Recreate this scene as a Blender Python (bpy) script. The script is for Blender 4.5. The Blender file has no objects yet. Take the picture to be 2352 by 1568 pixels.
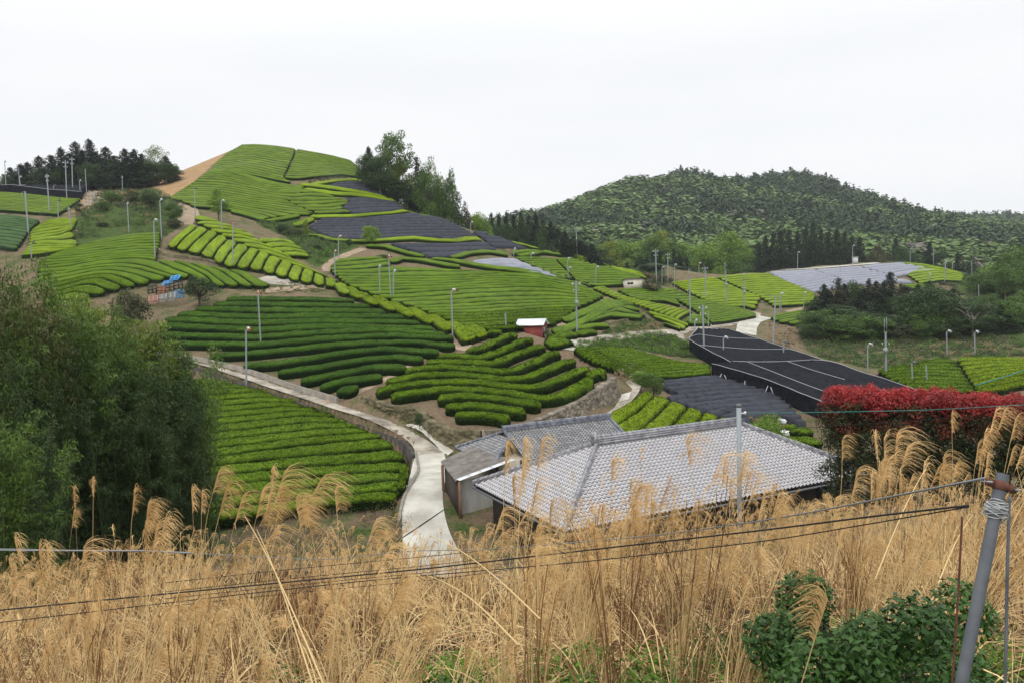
import bpy, math, random
import numpy as np
from mathutils import Matrix, Vector
S = bpy.context.scene
C = S.collection
rng = np.random.default_rng(7)
random.seed(7)
# ---------------------------------------------------------------- camera
F = 1846.0
PITCH, ROLL = math.radians(4.3), math.radians(1.8)
_s, _c = math.sin(PITCH), math.cos(PITCH)
_f = np.array([0, _c, -_s]); _u = np.array([0, _s, _c]); _r = np.array([1., 0, 0])
CU = _u*math.cos(ROLL)+_r*math.sin(ROLL); CR = _r*math.cos(ROLL)-_u*math.sin(ROLL)
cd = bpy.data.cameras.new('camera'); cam = bpy.data.objects.new('camera', cd); C.objects.link(cam)
cd.sensor_width = 36.0; cd.lens = 36.0*F/2352.0; cd.clip_start = 0.05; cd.clip_end = 6000
M3 = Matrix(((CR[0], CU[0], -_f[0]), (CR[1], CU[1], -_f[1]), (CR[2], CU[2], -_f[2])))
cam.matrix_world = M3.to_4x4(); S.camera = cam
# ---------------------------------------------------------------- sky and sun
EL, AZ = 52.0, 200.0      # sun elevation, compass direction (behind and a little left of the camera)
W = bpy.data.worlds.new("World"); S.world = W; W.use_nodes = True
nt = W.node_tree; nt.nodes.clear()
def N(t, kind, **kw):
    n = t.nodes.new(kind)
    for k, v in kw.items():
        if k.startswith('i_'):
            key = k[2:]; key = int(key) if key.isdigit() else key.replace('_', ' ')
            n.inputs[key].default_value = v
        else: setattr(n, k, v)
    return n
out = N(nt, 'ShaderNodeOutputWorld'); 
sky = N(nt, 'ShaderNodeTexSky', sky_type='NISHITA', sun_disc=False, sun_elevation=math.radians(EL), sun_rotation=math.radians(AZ), air_density=1.0, dust_density=2.0)
b1 = N(nt, 'ShaderNodeBackground', i_Strength=0.09); nt.links.new(sky.outputs[0], b1.inputs[0])
# overcast layer: the cloud sheet, brighter overhead than at the skyline, faintly mottled
tc = N(nt, 'ShaderNodeTexCoord'); mp = N(nt, 'ShaderNodeMapping'); mp.inputs['Scale'].default_value = (1.0, 1.0, 5.0)
nt.links.new(tc.outputs['Generated'], mp.inputs[0])
nz = N(nt, 'ShaderNodeTexNoise', i_Scale=1.6, i_Detail=6.0, i_Roughness=0.55); nt.links.new(mp.outputs[0], nz.inputs[0])
cr = N(nt, 'ShaderNodeValToRGB'); cr.color_ramp.elements[0].position = .3; cr.color_ramp.elements[1].position = .7
cr.color_ramp.elements[0].color = (.955, .975, 1.0, 1); cr.color_ramp.elements[1].color = (1.04, 1.04, 1.05, 1)
nt.links.new(nz.outputs['Fac'], cr.inputs[0])
sp = N(nt, 'ShaderNodeSeparateXYZ'); nt.links.new(tc.outputs['Generated'], sp.inputs[0])
gm = N(nt, 'ShaderNodeMapRange', i_1=0.25, i_2=1.0, i_3=1.0, i_4=2.2); nt.links.new(sp.outputs[2], gm.inputs[0])
b2 = N(nt, 'ShaderNodeBackground'); nt.links.new(cr.outputs[0], b2.inputs[0]); nt.links.new(gm.outputs[0], b2.inputs[1])
mx = N(nt, 'ShaderNodeMixShader', i_0=0.93); nt.links.new(b1.outputs[0], mx.inputs[1]); nt.links.new(b2.outputs[0], mx.inputs[2])
nt.links.new(mx.outputs[0], out.inputs[0])
sl = bpy.data.lights.new('sun', 'SUN'); sl.energy = 1.2; sl.angle = math.radians(14); sl.color = (1, .96, .9)
so = bpy.data.objects.new('sun', sl); C.objects.link(so)
az = math.radians(AZ); el = math.radians(EL)
sd = Vector((math.sin(az)*math.cos(el), math.cos(az)*math.cos(el), math.sin(el)))
so.rotation_euler = sd.to_track_quat('Z', 'Y').to_euler(); so.location = (0, -20, 60)
S.view_settings.view_transform = 'Standard'; S.view_settings.look = 'None'; S.view_settings.exposure = 0.0; S.view_settings.gamma = 1.0
S.cycles.max_bounces = 5; S.cycles.diffuse_bounces = 3; S.cycles.glossy_bounces = 2; S.cycles.transmission_bounces = 3
S.cycles.volume_bounces = 0; S.cycles.transparent_max_bounces = 6
# ---------------------------------------------------------------- maths helpers
def ray(u, v):
    u = np.asarray(u, float); v = np.asarray(v, float)
    a = (u-1176)/F; b = (784-v)/F
    d = a[..., None]*CR+b[..., None]*CU+_f
    return d/d[..., 1:2]
def P(u, v, Y): return ray(u, v)*Y
def proj(p):
    p = np.asarray(p, float); w = p@_f
    return np.stack([1176+F*(p@CR)/w, 784-F*(p@CU)/w], -1)
TO = {1: (0, 294), 2: (588, 294), 3: (588, 551.25), 4: (1176, 490), 5: (1764, 490), 6: (823.2, 735), 7: (1352.4, 735)}
def T(k, pts):
    p = np.array(pts, float); 
    return p if k == 0 else p/4+np.array(TO[k])
# ---------------------------------------------------------------- terrain
img = [  # image position, distance ahead
 # road and lower left field
 (960,1250,43),(985,1080,56),(900,985,68),(770,930,74.5),(560,868,84),(400,815,93),(250,790,103),
 (640,1190,45),(900,1150,47),(935,1070,54),(500,1100,52),(480,1000,64),(700,980,66),(450,880,79),(300,1100,52),(300,900,80),
 # dark field above the road
 (790,900,78),(1040,790,93),(815,700,107),(450,690,115),(380,783,99),(375,735,108),(640,860,85),(560,780,99),
 # bright strip and big middle slope
 (1090,775,96),(950,725,106),(800,680,114),(650,640,123),(400,575,139),(440,520,150),(520,520,152),
 (765,600,140),(900,690,118),(1110,750,102),(1400,690,143),(1300,735,124),(1180,740,108),(1000,600,146),(1200,610,147),(1350,655,152),(1100,680,122),(1250,680,134),
 (1480,725,137),(1250,793,98),(1285,790,100),(1218,788,99),(1300,768,115),(1400,745,122),(1400,705,137),
 # netted rows
 (960,570,160),(1150,590,160),(720,530,172),(1000,500,182),(1060,530,176),(900,460,197),(750,480,186),
 # hill
 (400,460,185),(560,500,178),(690,495,179),(500,390,212),(700,400,212),(850,415,208),(600,440,196),
 (620,370,228),(760,395,222),
 (535,342,250),(400,398,240),(320,430,228),(400,445,205),(450,400,222),(250,432,225),
 # far left
 (200,450,190),(0,440,190),(100,490,165),(50,500,150),(50,560,132),(180,480,170),(-200,480,175),(-150,600,130),
 (200,560,136),(300,540,146),(330,470,165),(400,500,160),(250,470,166),(420,520,152),
 (350,545,141),(100,600,124),(370,580,134),(300,650,119),(110,690,110),(600,655,120),(200,620,122),(450,640,123),(400,695,117),(-100,700,112),
 (620,560,142),(700,590,138),(560,560,142),
 # ridge running right
 (1100,540,192),(1200,565,192),(1300,590,190),(1400,615,186),(1480,638,180),(1200,600,172),(1300,640,168),(1430,660,168),(1350,620,180),
 (1400,670,163),(1500,690,158),(1600,735,148),(1500,750,140),(1550,700,160),
 (1500,665,172),(1650,700,172),(1720,720,172),(1560,640,212),(1700,625,232),(1770,625,238),(1850,705,185),(1750,680,190),
 (1910,660,208),(2100,650,220),(2230,645,236),(2000,640,225),(2150,620,250),
 (1850,745,158),(1740,730,162),(1720,765,146),(1780,775,138),(1600,748,142),
 (1310,800,107),(1640,860,98),(1500,865,96),(1450,820,103),(1550,800,113),(1600,780,123),
 (1530,872,93),(1850,970,74),(1690,985,73),(1410,960,70),(1405,930,77),(1480,900,84),(1600,940,78),(1750,920,85),
 (1640,858,98),(1850,935,78),(1900,870,95),
 (2050,865,100),(2352,915,82),(2200,825,116),(2352,830,112),(2100,805,128),(2300,790,132),(2600,900,90),
 (1860,800,134),(2000,770,150),(2250,720,172),(2150,700,196),(2352,745,150),(2330,690,215),(2600,760,150),
]
cp = []
for (u, v, Y) in img:
    p = P(u, v, Y); cp.append((p[0], p[1], p[2]-0.45))
cp += [(-3,-4,-2.0),(4,-4,-2.0),(-3,1,-2.0),(3,1,-2.0),(-20,-4,-3.0),(30,-4,-3.0),(-6,5,-3.7),(0,5,-3.4),(7,5,-3.5),(-12,9,-5.2),(0,9,-4.5),(10,9,-4.5),
       (-14,18,-7.8),(0,18,-7.3),(14,18,-6.9),(-2,27,-10.2),(10,27,-10.4),(19,30,-9.6),(26,32,-9.6),(-10,30,-10.6),(-20,30,-11.0),(-25,42,-12.6),(-12,38,-13.0),
       (0,37,-13.4),(6,33,-13.6),(11,37,-13.6),(15,36,-10.8),(14.2,33,-10.8),(4,50,-13.6),(12,50,-13.4),(24,45,-12.6),(20,55,-13.4),(30,60,-13.4),(45,60,-12.5),
       (-60,40,-12),(-60,10,-8),(60,20,-9),(80,60,-12),(-90,100,-4),(120,110,-10)]
# behind the hill and out to the far country
for (x, Y, z) in [(-80,310,24),(0,310,16),(-160,300,14),(-80,380,2),(30,300,0),(20,240,14),(40,225,4),(110,320,-16),(60,350,-14),(0,420,-8),
                  (-220,300,10),(-260,220,10),(-300,500,-5),(-100,600,-10),(200,300,-12),(150,330,-12),(260,250,-10),(300,180,-6),(250,120,-6),
                  (-400,1000,-20),(-700,500,-20),(-500,1500,-40),(0,1500,-40),(700,1500,-40),(1300,1400,-20),(-300,0,-15),(300,0,-12)]:
    cp.append((x, Y, z))
# the wooded mountain (ground lies below the tree tops)
for (u, v, Y) in [(1240,503,640),(1320,474,640),(1380,452,660),(1440,424,680),(1500,430,690),(1575,400,720),(1645,438,715),(1710,424,730),(1770,414,735),(1850,410,740),(1900,424,735),(1950,450,720),(2050,485,700),(2150,522,690),
                  (2240,540,760),(2352,535,760),(2500,540,760),(1100,520,620),(2130,500,1000),(2230,508,1000),(2352,510,1000),(2500,508,1000),
                  (1300,570,420),(1500,530,470),(1650,540,470),(1850,520,500),(2000,560,460),(1400,600,330),(1550,605,330),(1700,600,345),(1900,600,345),
                  (2150,575,400),(2300,590,400),(2352,560,520),(2250,640,280),(2352,620,300),(2500,620,300)]:
    p = P(u, v, Y); cp.append((p[0], p[1], p[2]-4))
for (u, Y, z) in [(1240,760,20),(1440,850,30),(1580,900,35),(1850,920,35),(2050,860,20),(2240,1120,20),(2500,1120,20)]:
    cp.append((P(u, 500, Y)[0], Y, z))
for (u, v, Y, dz) in [(1770,622,243,0),(1870,612,250,0),(1960,605,258,0),(2060,600,265,0),(2150,612,260,0),(2200,622,250,0),(560,331,252,-.5),(620,334,252,-.5),(680,342,250,-.5),(740,352,248,-.5),(800,366,245,-.5)]:
    p = P(u, v, Y); cp.append((p[0], p[1], p[2]+dz)); p = P(u, v, Y+12); cp.append((p[0], p[1], p[2]-3.2))
# the raised stone-walled terrace in the middle
_a = P(1108, 968, 66.0); _b = P(1180, 790, 88.0); TG = (_b[2]-_a[2])/(_b[1]-_a[1])
def plane(x, y): return _a[2]-0.8+TG*(y-_a[1])
def onplane(uv):
    d = ray(uv[:, 0], uv[:, 1]); k = _a[2]-0.8-TG*_a[1]; Y = k/(d[:, 2]-TG); return np.stack([d[:, 0]*Y, Y], -1)
TERR_FRONT = T(6, [(60,690),(280,770),(560,800),(650,900),(760,960),(900,1005),(1130,1010),(1400,990),(1700,880),(2000,740),(2200,610),(2330,520)])
TERR_BACK = T(6, [(2330,440),(2190,340),(1900,240),(1700,160),(1500,90),(1350,75),(1150,82),(930,245),(690,300),(570,350),(390,430),(210,530),(60,630)])
tf = onplane(TERR_FRONT); tb = onplane(TERR_BACK)
TPOLY = np.concatenate([tf, tb])
for q in tb[1:]: cp.append((q[0], q[1], plane(*q)))
for i in range(len(tf)):
    a_, b_ = tf[max(i-1, 0)], tf[min(i+1, len(tf)-1)]; t_ = (b_-a_)/np.hypot(*(b_-a_)); o_ = np.array([t_[1], -t_[0]])
    q = tf[i]+o_*2.0; cp.append((q[0], q[1], plane(*tf[i])-(1.9 if i > 3 else 1.0))); q = tf[i]-o_*2.5; cp.append((q[0], q[1], plane(*q)))
for q in [(0, 76), (5, 80), (-4, 84), (2, 90), (-8, 80)]: cp.append((*q, plane(*q)))
for (u, v, Y) in [(1060,530,176),(1100,535,192),(1200,562,195),(1300,588,190),(1400,614,186),(1480,636,180)]:
    p = P(u, v, Y+28); cp.append((p[0], p[1], P(u, v, Y)[2]-8.0)); p = P(u, v, Y+60); cp.append((p[0], p[1], P(u, v, Y)[2]-14.0))
cp = np.array(cp)
MC = 3.0
def _phi(r2): return -np.sqrt(r2+MC*MC)
def _fit(c):
    n = len(c); d2 = ((c[:, None, :2]-c[None, :, :2])**2).sum(-1)
    A = np.zeros((n+3, n+3)); A[:n, :n] = _phi(d2)+np.eye(n)*0.35
    A[:n, n] = 1; A[:n, n+1:] = c[:, :2]/100; A[n, :n] = 1; A[n+1:, :n] = c[:, :2].T/100
    return np.linalg.solve(A, np.concatenate([c[:, 2], [0, 0, 0]]))
_w = _fit(cp)
def H0(x, y):
    sh = np.shape(x); x = np.ravel(x); y = np.ravel(y); o = np.empty(len(x)); n = len(cp)
    for i in range(0, len(x), 20000):
        xx = x[i:i+20000]; yy = y[i:i+20000]
        r2 = (xx[:, None]-cp[None, :, 0])**2+(yy[:, None]-cp[None, :, 1])**2
        o[i:i+20000] = _phi(r2)@_w[:n]+_w[n]+_w[n+1]*xx/100+_w[n+2]*yy/100
    return o.reshape(sh)
GS = np.linspace(-1.15, 1.15, 560); GL = np.linspace(math.log(24), math.log(1900), 860)
GY = np.exp(GL)-30; GX = GS[None, :]*(GY[:, None]+30); GYY = np.broadcast_to(GY[:, None], GX.shape)
GH = H0(GX, GYY)
def linedist(x, y, L):
    d = np.full(np.shape(x), 1e9)
    for i in range(len(L)-1):
        A_, B_ = L[i], L[i+1]; L2 = ((B_-A_)**2).sum(); t_ = np.clip(((x-A_[0])*(B_[0]-A_[0])+(y-A_[1])*(B_[1]-A_[1]))/L2, 0, 1)
        d = np.minimum(d, np.hypot(x-A_[0]-t_*(B_[0]-A_[0]), y-A_[1]-t_*(B_[1]-A_[1])))
    return d
def inpoly(x, y, poly):
    r = np.zeros(np.shape(x), bool); n = len(poly); j = n-1
    for i in range(n):
        xi, yi = poly[i]; xj, yj = poly[j]
        cnd = ((yi > y) != (yj > y)) & (x < (xj-xi)*(y-yi)/((yj-yi) if yj != yi else 1e-9)+xi)
        r ^= cnd; j = i
    return r
def H(x, y):
    x = np.asarray(x, float); y = np.asarray(y, float)
    s = np.clip((x/(y+30)-GS[0])/(GS[1]-GS[0]), 0, len(GS)-1.001); l = np.clip((np.log(np.maximum(y+30, 24.01))-GL[0])/(GL[1]-GL[0]), 0, len(GL)-1.001)
    i = s.astype(int); j = l.astype(int); a = s-i; b = l-j
    return (GH[j, i]*(1-a)+GH[j, i+1]*a)*(1-b)+(GH[j+1, i]*(1-a)+GH[j+1, i+1]*a)*b
def gp(u, v, h=0.0, y0=30.0, y1=900.0):
    """where the sight line through (u,v) meets the ground raised by h"""
    d = ray(np.ravel(u), np.ravel(v)); Ys = np.exp(np.linspace(math.log(y0), math.log(y1), 1300))
    Z = d[:, 2:3]*Ys; D = Z-H(d[:, 0:1]*Ys, np.broadcast_to(Ys, Z.shape))-h
    hit = D < 0; k = np.argmax(hit, 1); any_ = hit.any(1)
    near = np.argmin(np.where(Ys[None, :] < 300, np.abs(D)/Ys, 9), 1)
    k = np.where(any_, np.maximum(k, 1), near); r = np.arange(len(k)); kk = np.maximum(k-1, 0)
    t = np.where(any_, D[r, kk]/np.where(D[r, kk]-D[r, k] == 0, 1, D[r, kk]-D[r, k]), 1.0); t = np.clip(t, 0, 1)
    Y = Ys[kk]*(1-t)+Ys[k]*t
    return np.stack([d[:, 0]*Y, Y], -1)
def g3(u, v, h=0.0, **k):
    q = gp([u], [v], h, **k)[0]; return np.array([q[0], q[1], float(H(q[0], q[1]))+h])
ins = inpoly(GX, GYY, TPOLY)
_bw = np.clip(linedist(GX, GYY, tb)/2.5, 0, 1)
GH = np.where(ins, plane(GX, GYY)*_bw+GH*(1-_bw), GH)
# field below the road: a step down behind the dark retaining wall
WALL_A = T(0, [(330,818),(412,834),(487,852),(562,878),(637,901),(700,924),(760,946),(823,960),(880,982),(931,1009),(953,1037),(961,1064),(956,1092),(931,1142),(926,1200),(928,1260)])
wa = gp(WALL_A[:, 0], WALL_A[:, 1])
APOLY = np.concatenate([wa, [(-8, 38), (-40, 36), (-60, 60), (-60, 100), (wa[0, 0]-8, wa[0, 1]+1)]])
_d = linedist(GX, GYY, wa)
insA = inpoly(GX, GYY, APOLY)
GH = np.where(insA, GH-1.0*np.clip(1.2-_d/30, 0, 1), GH)
# ---------------------------------------------------------------- mesh + material helpers
def mesh(name, V, Q, mat, tint=None, smooth=True, attrs=None, mats=None, midx=None):
    """V: n x 3, Q: m x 4 (or m x 3) index array, one mesh"""
    me = bpy.data.meshes.new(name); V = np.asarray(V, np.float32); Q = np.asarray(Q, np.int32)
    k = Q.shape[1]
    me.vertices.add(len(V)); me.vertices.foreach_set('co', V.ravel())
    me.loops.add(Q.size); me.loops.foreach_set('vertex_index', Q.ravel())
    me.polygons.add(len(Q)); me.polygons.foreach_set('loop_start', np.arange(0, Q.size, k, dtype=np.int32))
    if smooth: me.polygons.foreach_set('use_smooth', np.ones(len(Q), bool))
    me.update(calc_edges=True)
    if tint is not None:
        a = me.attributes.new('tint', 'FLOAT', 'FACE' if len(tint) == len(Q) else 'POINT'); a.data.foreach_set('value', np.asarray(tint, np.float32))
    for n_, arr in (attrs or {}).items():
        a = me.attributes.new(n_, 'FLOAT', 'POINT'); a.data.foreach_set('value', np.asarray(arr, np.float32))
    for m_ in (mats or [mat]): me.materials.append(m_)
    if midx is not None: me.polygons.foreach_set('material_index', np.asarray(midx, np.int32))
    return me
def tag(o, label=None, cat=None, group=None, kind=None):
    if label: o['label'] = label
    if cat: o['category'] = cat
    if group: o['group'] = group
    if kind: o['kind'] = kind
    return o
def link(name, me, parent=None, loc=None):
    o = bpy.data.objects.new(name, me); C.objects.link(o)
    if parent is not None: o.parent = parent
    if loc is not None: o.location = loc
    return o
def empty(name, loc, rz=0.0, label=None, cat=None, group=None):
    o = bpy.data.objects.new(name, None); C.objects.link(o); o.location = [float(q) for q in loc]; o.rotation_euler[2] = rz
    o.empty_display_size = .3
    return tag(o, label, cat, group)
def copy_tree(o, parent=None):
    c = o.copy(); C.objects.link(c); c.parent = parent
    for ch in list(o.children): copy_tree(ch, c)
    return c
class MB:
    """collects quads/boxes/tubes into one mesh"""
    def __init__(s): s.V = []; s.Q = []; s.n = 0; s.t = []
    def add(s, V, Q, t=0.5):
        V = np.asarray(V, float); Q = np.asarray(Q, int); s.V.append(V); s.Q.append(Q+s.n); s.n += len(V); s.t.append(np.full(len(Q), t) if np.isscalar(t) else t)
    def box(s, c, d, M=None, t=.5):
        v = np.array([[x, y, z] for z in (-.5, .5) for y in (-.5, .5) for x in (-.5, .5)])*np.array(d)
        if M is not None: v = v@np.asarray(M).T
        s.add(v+np.array(c), [[0,2,3,1],[4,5,7,6],[0,1,5,4],[1,3,7,5],[3,2,6,7],[2,0,4,6]], t)
    def hexa(s, b, t_, t=.5):
        """b, t_: 4 bottom and 4 top corners"""
        s.add(np.concatenate([b, t_]), [[3,2,1,0],[4,5,6,7],[0,1,5,4],[1,2,6,5],[2,3,7,6],[3,0,4,7]], t)
    def tube(s, pts, r, k=8, t=.5, cap=True):
        pts = np.asarray(pts, float); n = len(pts); r = np.broadcast_to(r, (n,))
        tg = np.gradient(pts, axis=0); tg /= np.linalg.norm(tg, axis=1)[:, None]+1e-9
        up = np.array([0, 0, 1.]) if abs(tg[0, 2]) < .9 else np.array([1., 0, 0])
        V = []
        for i in range(n):
            a = np.cross(tg[i], up); a /= np.linalg.norm(a)+1e-9; b = np.cross(a, tg[i]); th = np.arange(k)*2*math.pi/k
            V.append(pts[i]+r[i]*(np.cos(th)[:, None]*a+np.sin(th)[:, None]*b))
        V = np.concatenate(V); Q = []
        for i in range(n-1):
            for j in range(k): j2 = (j+1) % k; Q.append([i*k+j, i*k+j2, (i+1)*k+j2, (i+1)*k+j])
        if cap:
            for base, sgn in ((0, 1), ((n-1)*k, -1)):
                for j in range(1, k-2, 2):
                    q = [base, base+j, base+j+1, base+j+2]; Q.append(q if sgn < 0 else q[::-1])
        s.add(V, Q, t)
    def sheet(s, G, t=.5):
        """grid n x m x 3"""
        n, m = G.shape[:2]; i = np.arange(n*m).reshape(n, m)
        s.add(G.reshape(-1, 3), np.stack([i[:-1, :-1], i[:-1, 1:], i[1:, 1:], i[1:, :-1]], -1).reshape(-1, 4), t)
    def build(s, name, mat, parent=None, loc=None, smooth=False, link_=True):
        V = np.concatenate(s.V); Q = np.concatenate(s.Q); t = np.concatenate(s.t)
        if loc is not None and parent is None: V = V-np.array(loc)
        me = mesh(name, V, Q, mat, tint=t, smooth=smooth)
        if not link_: return me
        return link(name, me, parent, loc if parent is None else None)
MATS = {}
def mat(name, col=(.5,.5,.5), rough=.8, metal=0.0, spec=.3, col2=None, scale=5.0, bump=0.0, bscale=None, detail=4.0, tintmix=0.0, stretch=None, transl=0.0, sheen=0.0):
    m = bpy.data.materials.new(name); m.use_nodes = True; t = m.node_tree; bs = t.nodes['Principled BSDF']
    bs.inputs['Roughness'].default_value = rough; bs.inputs['Metallic'].default_value = metal; bs.inputs['Specular IOR Level'].default_value = spec
    geo = N(t, 'ShaderNodeNewGeometry'); src = geo.outputs['Position']
    if stretch:
        mp_ = N(t, 'ShaderNodeMapping'); mp_.inputs['Scale'].default_value = stretch; t.links.new(src, mp_.inputs[0]); src = mp_.outputs[0]
    cur = None
    if col2 is not None:
        n1 = N(t, 'ShaderNodeTexNoise', i_Scale=scale, i_Detail=detail, i_Roughness=.6); t.links.new(src, n1.inputs[0])
        mr = N(t, 'ShaderNodeMapRange', i_1=.35, i_2=.65); t.links.new(n1.outputs['Fac'], mr.inputs[0]); f_ = mr.outputs[0]
        if tintmix:
            at = N(t, 'ShaderNodeAttribute', attribute_name='tint'); ma = N(t, 'ShaderNodeMix', data_type='FLOAT', i_0=tintmix)
            t.links.new(f_, ma.inputs[2]); t.links.new(at.outputs['Fac'], ma.inputs[3]); f_ = ma.outputs[0]
        mixn = N(t, 'ShaderNodeMix', data_type='RGBA'); mixn.inputs[6].default_value = (*col, 1); mixn.inputs[7].default_value = (*col2, 1)
        t.links.new(f_, mixn.inputs[0]); cur = mixn.outputs[2]; t.links.new(cur, bs.inputs['Base Color'])
    else: bs.inputs['Base Color'].default_value = (*col, 1)
    if bump:
        n2 = N(t, 'ShaderNodeTexNoise', i_Scale=bscale or scale*3, i_Detail=3.0); t.links.new(src, n2.inputs[0])
        bp = N(t, 'ShaderNodeBump', i_Strength=1.0, i_Distance=bump); t.links.new(n2.outputs['Fac'], bp.inputs['Height']); t.links.new(bp.outputs[0], bs.inputs['Normal'])
    if transl:
        o_ = t.nodes['Material Output']; tr = N(t, 'ShaderNodeBsdfTranslucent'); ms = N(t, 'ShaderNodeMixShader', i_0=transl)
        if cur is not None: t.links.new(cur, tr.inputs[0])
        else: tr.inputs[0].default_value = (*col, 1)
        t.links.new(bs.outputs[0], ms.inputs[1]); t.links.new(tr.outputs[0], ms.inputs[2]); t.links.new(ms.outputs[0], o_.inputs[0])
    MATS[name] = m; return m
def leafmat(name, dark, light, transl=.15, rough=.55):
    """leaf colour runs with the per-leaf 'tint' and a slow drift through the plant"""
    return mat(name, dark, rough=rough, spec=.25, col2=light, scale=.35, detail=2.0, tintmix=.75, transl=transl)
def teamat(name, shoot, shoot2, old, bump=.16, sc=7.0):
    """clipped tea: fresh shoots on the plucked top, older leaves on the flanks, darkened further to paint in furrow shade"""
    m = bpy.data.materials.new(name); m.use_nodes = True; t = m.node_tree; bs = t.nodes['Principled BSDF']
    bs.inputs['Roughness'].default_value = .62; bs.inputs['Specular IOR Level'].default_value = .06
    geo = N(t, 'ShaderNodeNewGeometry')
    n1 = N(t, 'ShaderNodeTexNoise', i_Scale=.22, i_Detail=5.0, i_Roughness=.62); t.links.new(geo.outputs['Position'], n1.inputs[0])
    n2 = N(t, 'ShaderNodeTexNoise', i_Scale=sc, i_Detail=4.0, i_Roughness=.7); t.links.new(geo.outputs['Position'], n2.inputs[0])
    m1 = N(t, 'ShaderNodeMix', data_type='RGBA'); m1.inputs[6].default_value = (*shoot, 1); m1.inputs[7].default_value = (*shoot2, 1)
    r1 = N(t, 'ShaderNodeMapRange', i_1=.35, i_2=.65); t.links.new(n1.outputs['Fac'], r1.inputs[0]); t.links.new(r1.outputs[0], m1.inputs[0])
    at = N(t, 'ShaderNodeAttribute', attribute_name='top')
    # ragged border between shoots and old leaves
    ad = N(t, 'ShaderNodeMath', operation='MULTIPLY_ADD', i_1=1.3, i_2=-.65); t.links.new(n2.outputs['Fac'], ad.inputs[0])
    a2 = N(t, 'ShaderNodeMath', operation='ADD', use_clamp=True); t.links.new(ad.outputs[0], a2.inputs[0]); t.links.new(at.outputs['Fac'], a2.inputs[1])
    m2 = N(t, 'ShaderNodeMix', data_type='RGBA'); m2.inputs[6].default_value = (*old, 1); t.links.new(a2.outputs[0], m2.inputs[0]); t.links.new(m1.outputs[2], m2.inputs[7])  # old leaf colour, darkened past its own tone to shade the furrows
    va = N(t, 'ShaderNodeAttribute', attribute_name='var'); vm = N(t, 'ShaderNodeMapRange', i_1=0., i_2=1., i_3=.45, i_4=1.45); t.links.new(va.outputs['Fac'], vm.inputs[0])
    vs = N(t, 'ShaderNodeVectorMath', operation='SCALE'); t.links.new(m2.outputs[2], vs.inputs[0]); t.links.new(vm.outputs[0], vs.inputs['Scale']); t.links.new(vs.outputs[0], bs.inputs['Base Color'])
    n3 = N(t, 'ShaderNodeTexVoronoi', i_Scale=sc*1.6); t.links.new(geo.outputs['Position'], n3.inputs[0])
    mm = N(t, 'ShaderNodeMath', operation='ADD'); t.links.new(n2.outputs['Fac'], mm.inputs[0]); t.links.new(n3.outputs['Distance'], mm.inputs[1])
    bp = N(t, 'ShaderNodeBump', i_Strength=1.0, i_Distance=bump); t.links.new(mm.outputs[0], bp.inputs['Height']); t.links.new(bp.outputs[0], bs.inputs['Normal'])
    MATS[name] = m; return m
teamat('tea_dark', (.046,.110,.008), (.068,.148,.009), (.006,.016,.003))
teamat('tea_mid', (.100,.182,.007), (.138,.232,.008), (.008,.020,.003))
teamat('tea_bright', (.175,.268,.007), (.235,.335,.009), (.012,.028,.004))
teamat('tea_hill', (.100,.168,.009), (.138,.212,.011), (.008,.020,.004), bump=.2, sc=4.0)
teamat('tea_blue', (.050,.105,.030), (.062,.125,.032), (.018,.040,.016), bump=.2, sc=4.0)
mat('net_grey', (.030,.032,.041), rough=.85, spec=.08, col2=(.050,.053,.066), scale=1.2, bump=.06, bscale=3.0)
mat('net_pale', (.15,.16,.20), rough=.5, spec=.4, col2=(.20,.21,.25), scale=1.0, bump=.05, bscale=2.5)
mat('net_black', (.008,.009,.012), rough=.95, spec=.03, col2=(.020,.021,.027), scale=1.5, bump=.08, bscale=3.0)
# ---------------------------------------------------------------- road beds, levelled from side to side
def resamp(p, n):
    p = np.asarray(p, float)
    d = np.r_[0, np.cumsum(np.hypot(*np.diff(p, axis=0).T))]
    x = np.linspace(0, d[-1], 160); q = np.stack([np.interp(x, d, p[:, k]) for k in range(p.shape[1])], -1)
    w = 9; pad = np.concatenate([2*q[:1]-q[w:0:-1], q, 2*q[-1:]-q[-2:-w-2:-1]]); ker = np.hanning(2*w+3)[1:-1]; ker /= ker.sum()
    q = np.stack([np.convolve(pad[:, k], ker, 'valid') for k in range(p.shape[1])], -1)
    d = np.r_[0, np.cumsum(np.hypot(*np.diff(q, axis=0).T))]; x = np.linspace(0, d[-1], n)
    return np.stack([np.interp(x, d, q[:, k]) for k in range(p.shape[1])], -1)
LA = [(330,818),(412,834),(487,852),(562,878),(637,901),(700,924),(760,946),(823,960),(880,982),(931,1009),(950,1035),(957,1064)]
RA = [(330,806),(412,822),(487,835),(562,855),(637,881),(690,900),(745,917),(823,940),(873,955),(931,975),(983,1007),(1020,1050)]
LB = [(957,1062),(952,1092),(932,1140),(924,1200),(926,1265),(930,1350)]; RB = [(1020,1048),(1027,1078),(1024,1105),(1015,1130),(1020,1180),(1032,1230),(1062,1290),(1075,1350)]
BEDS = []
def _sm(z, k=9):
    pz = np.concatenate([np.full(k, z[0]), z, np.full(k, z[-1])]); return np.convolve(pz, np.ones(2*k+1)/(2*k+1), 'valid')
def _bed(L, R, z0=None):
    a = resamp(gp(*np.array(resamp(L, 90)).T), 90); b = resamp(gp(*np.array(resamp(R, 90)).T), 90); c = (a+b)/2; z = _sm((H(a[:, 0]*.3+b[:, 0]*.7, a[:, 1]*.3+b[:, 1]*.7)))
    if z0 is not None: z = np.interp(np.arange(90), [0, 12], [z0-z[0], 0])+z
    BEDS.append((a, b, z)); return z[-1]
_z = _bed(LA, RA); _bed(LB, RB, _z)
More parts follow.
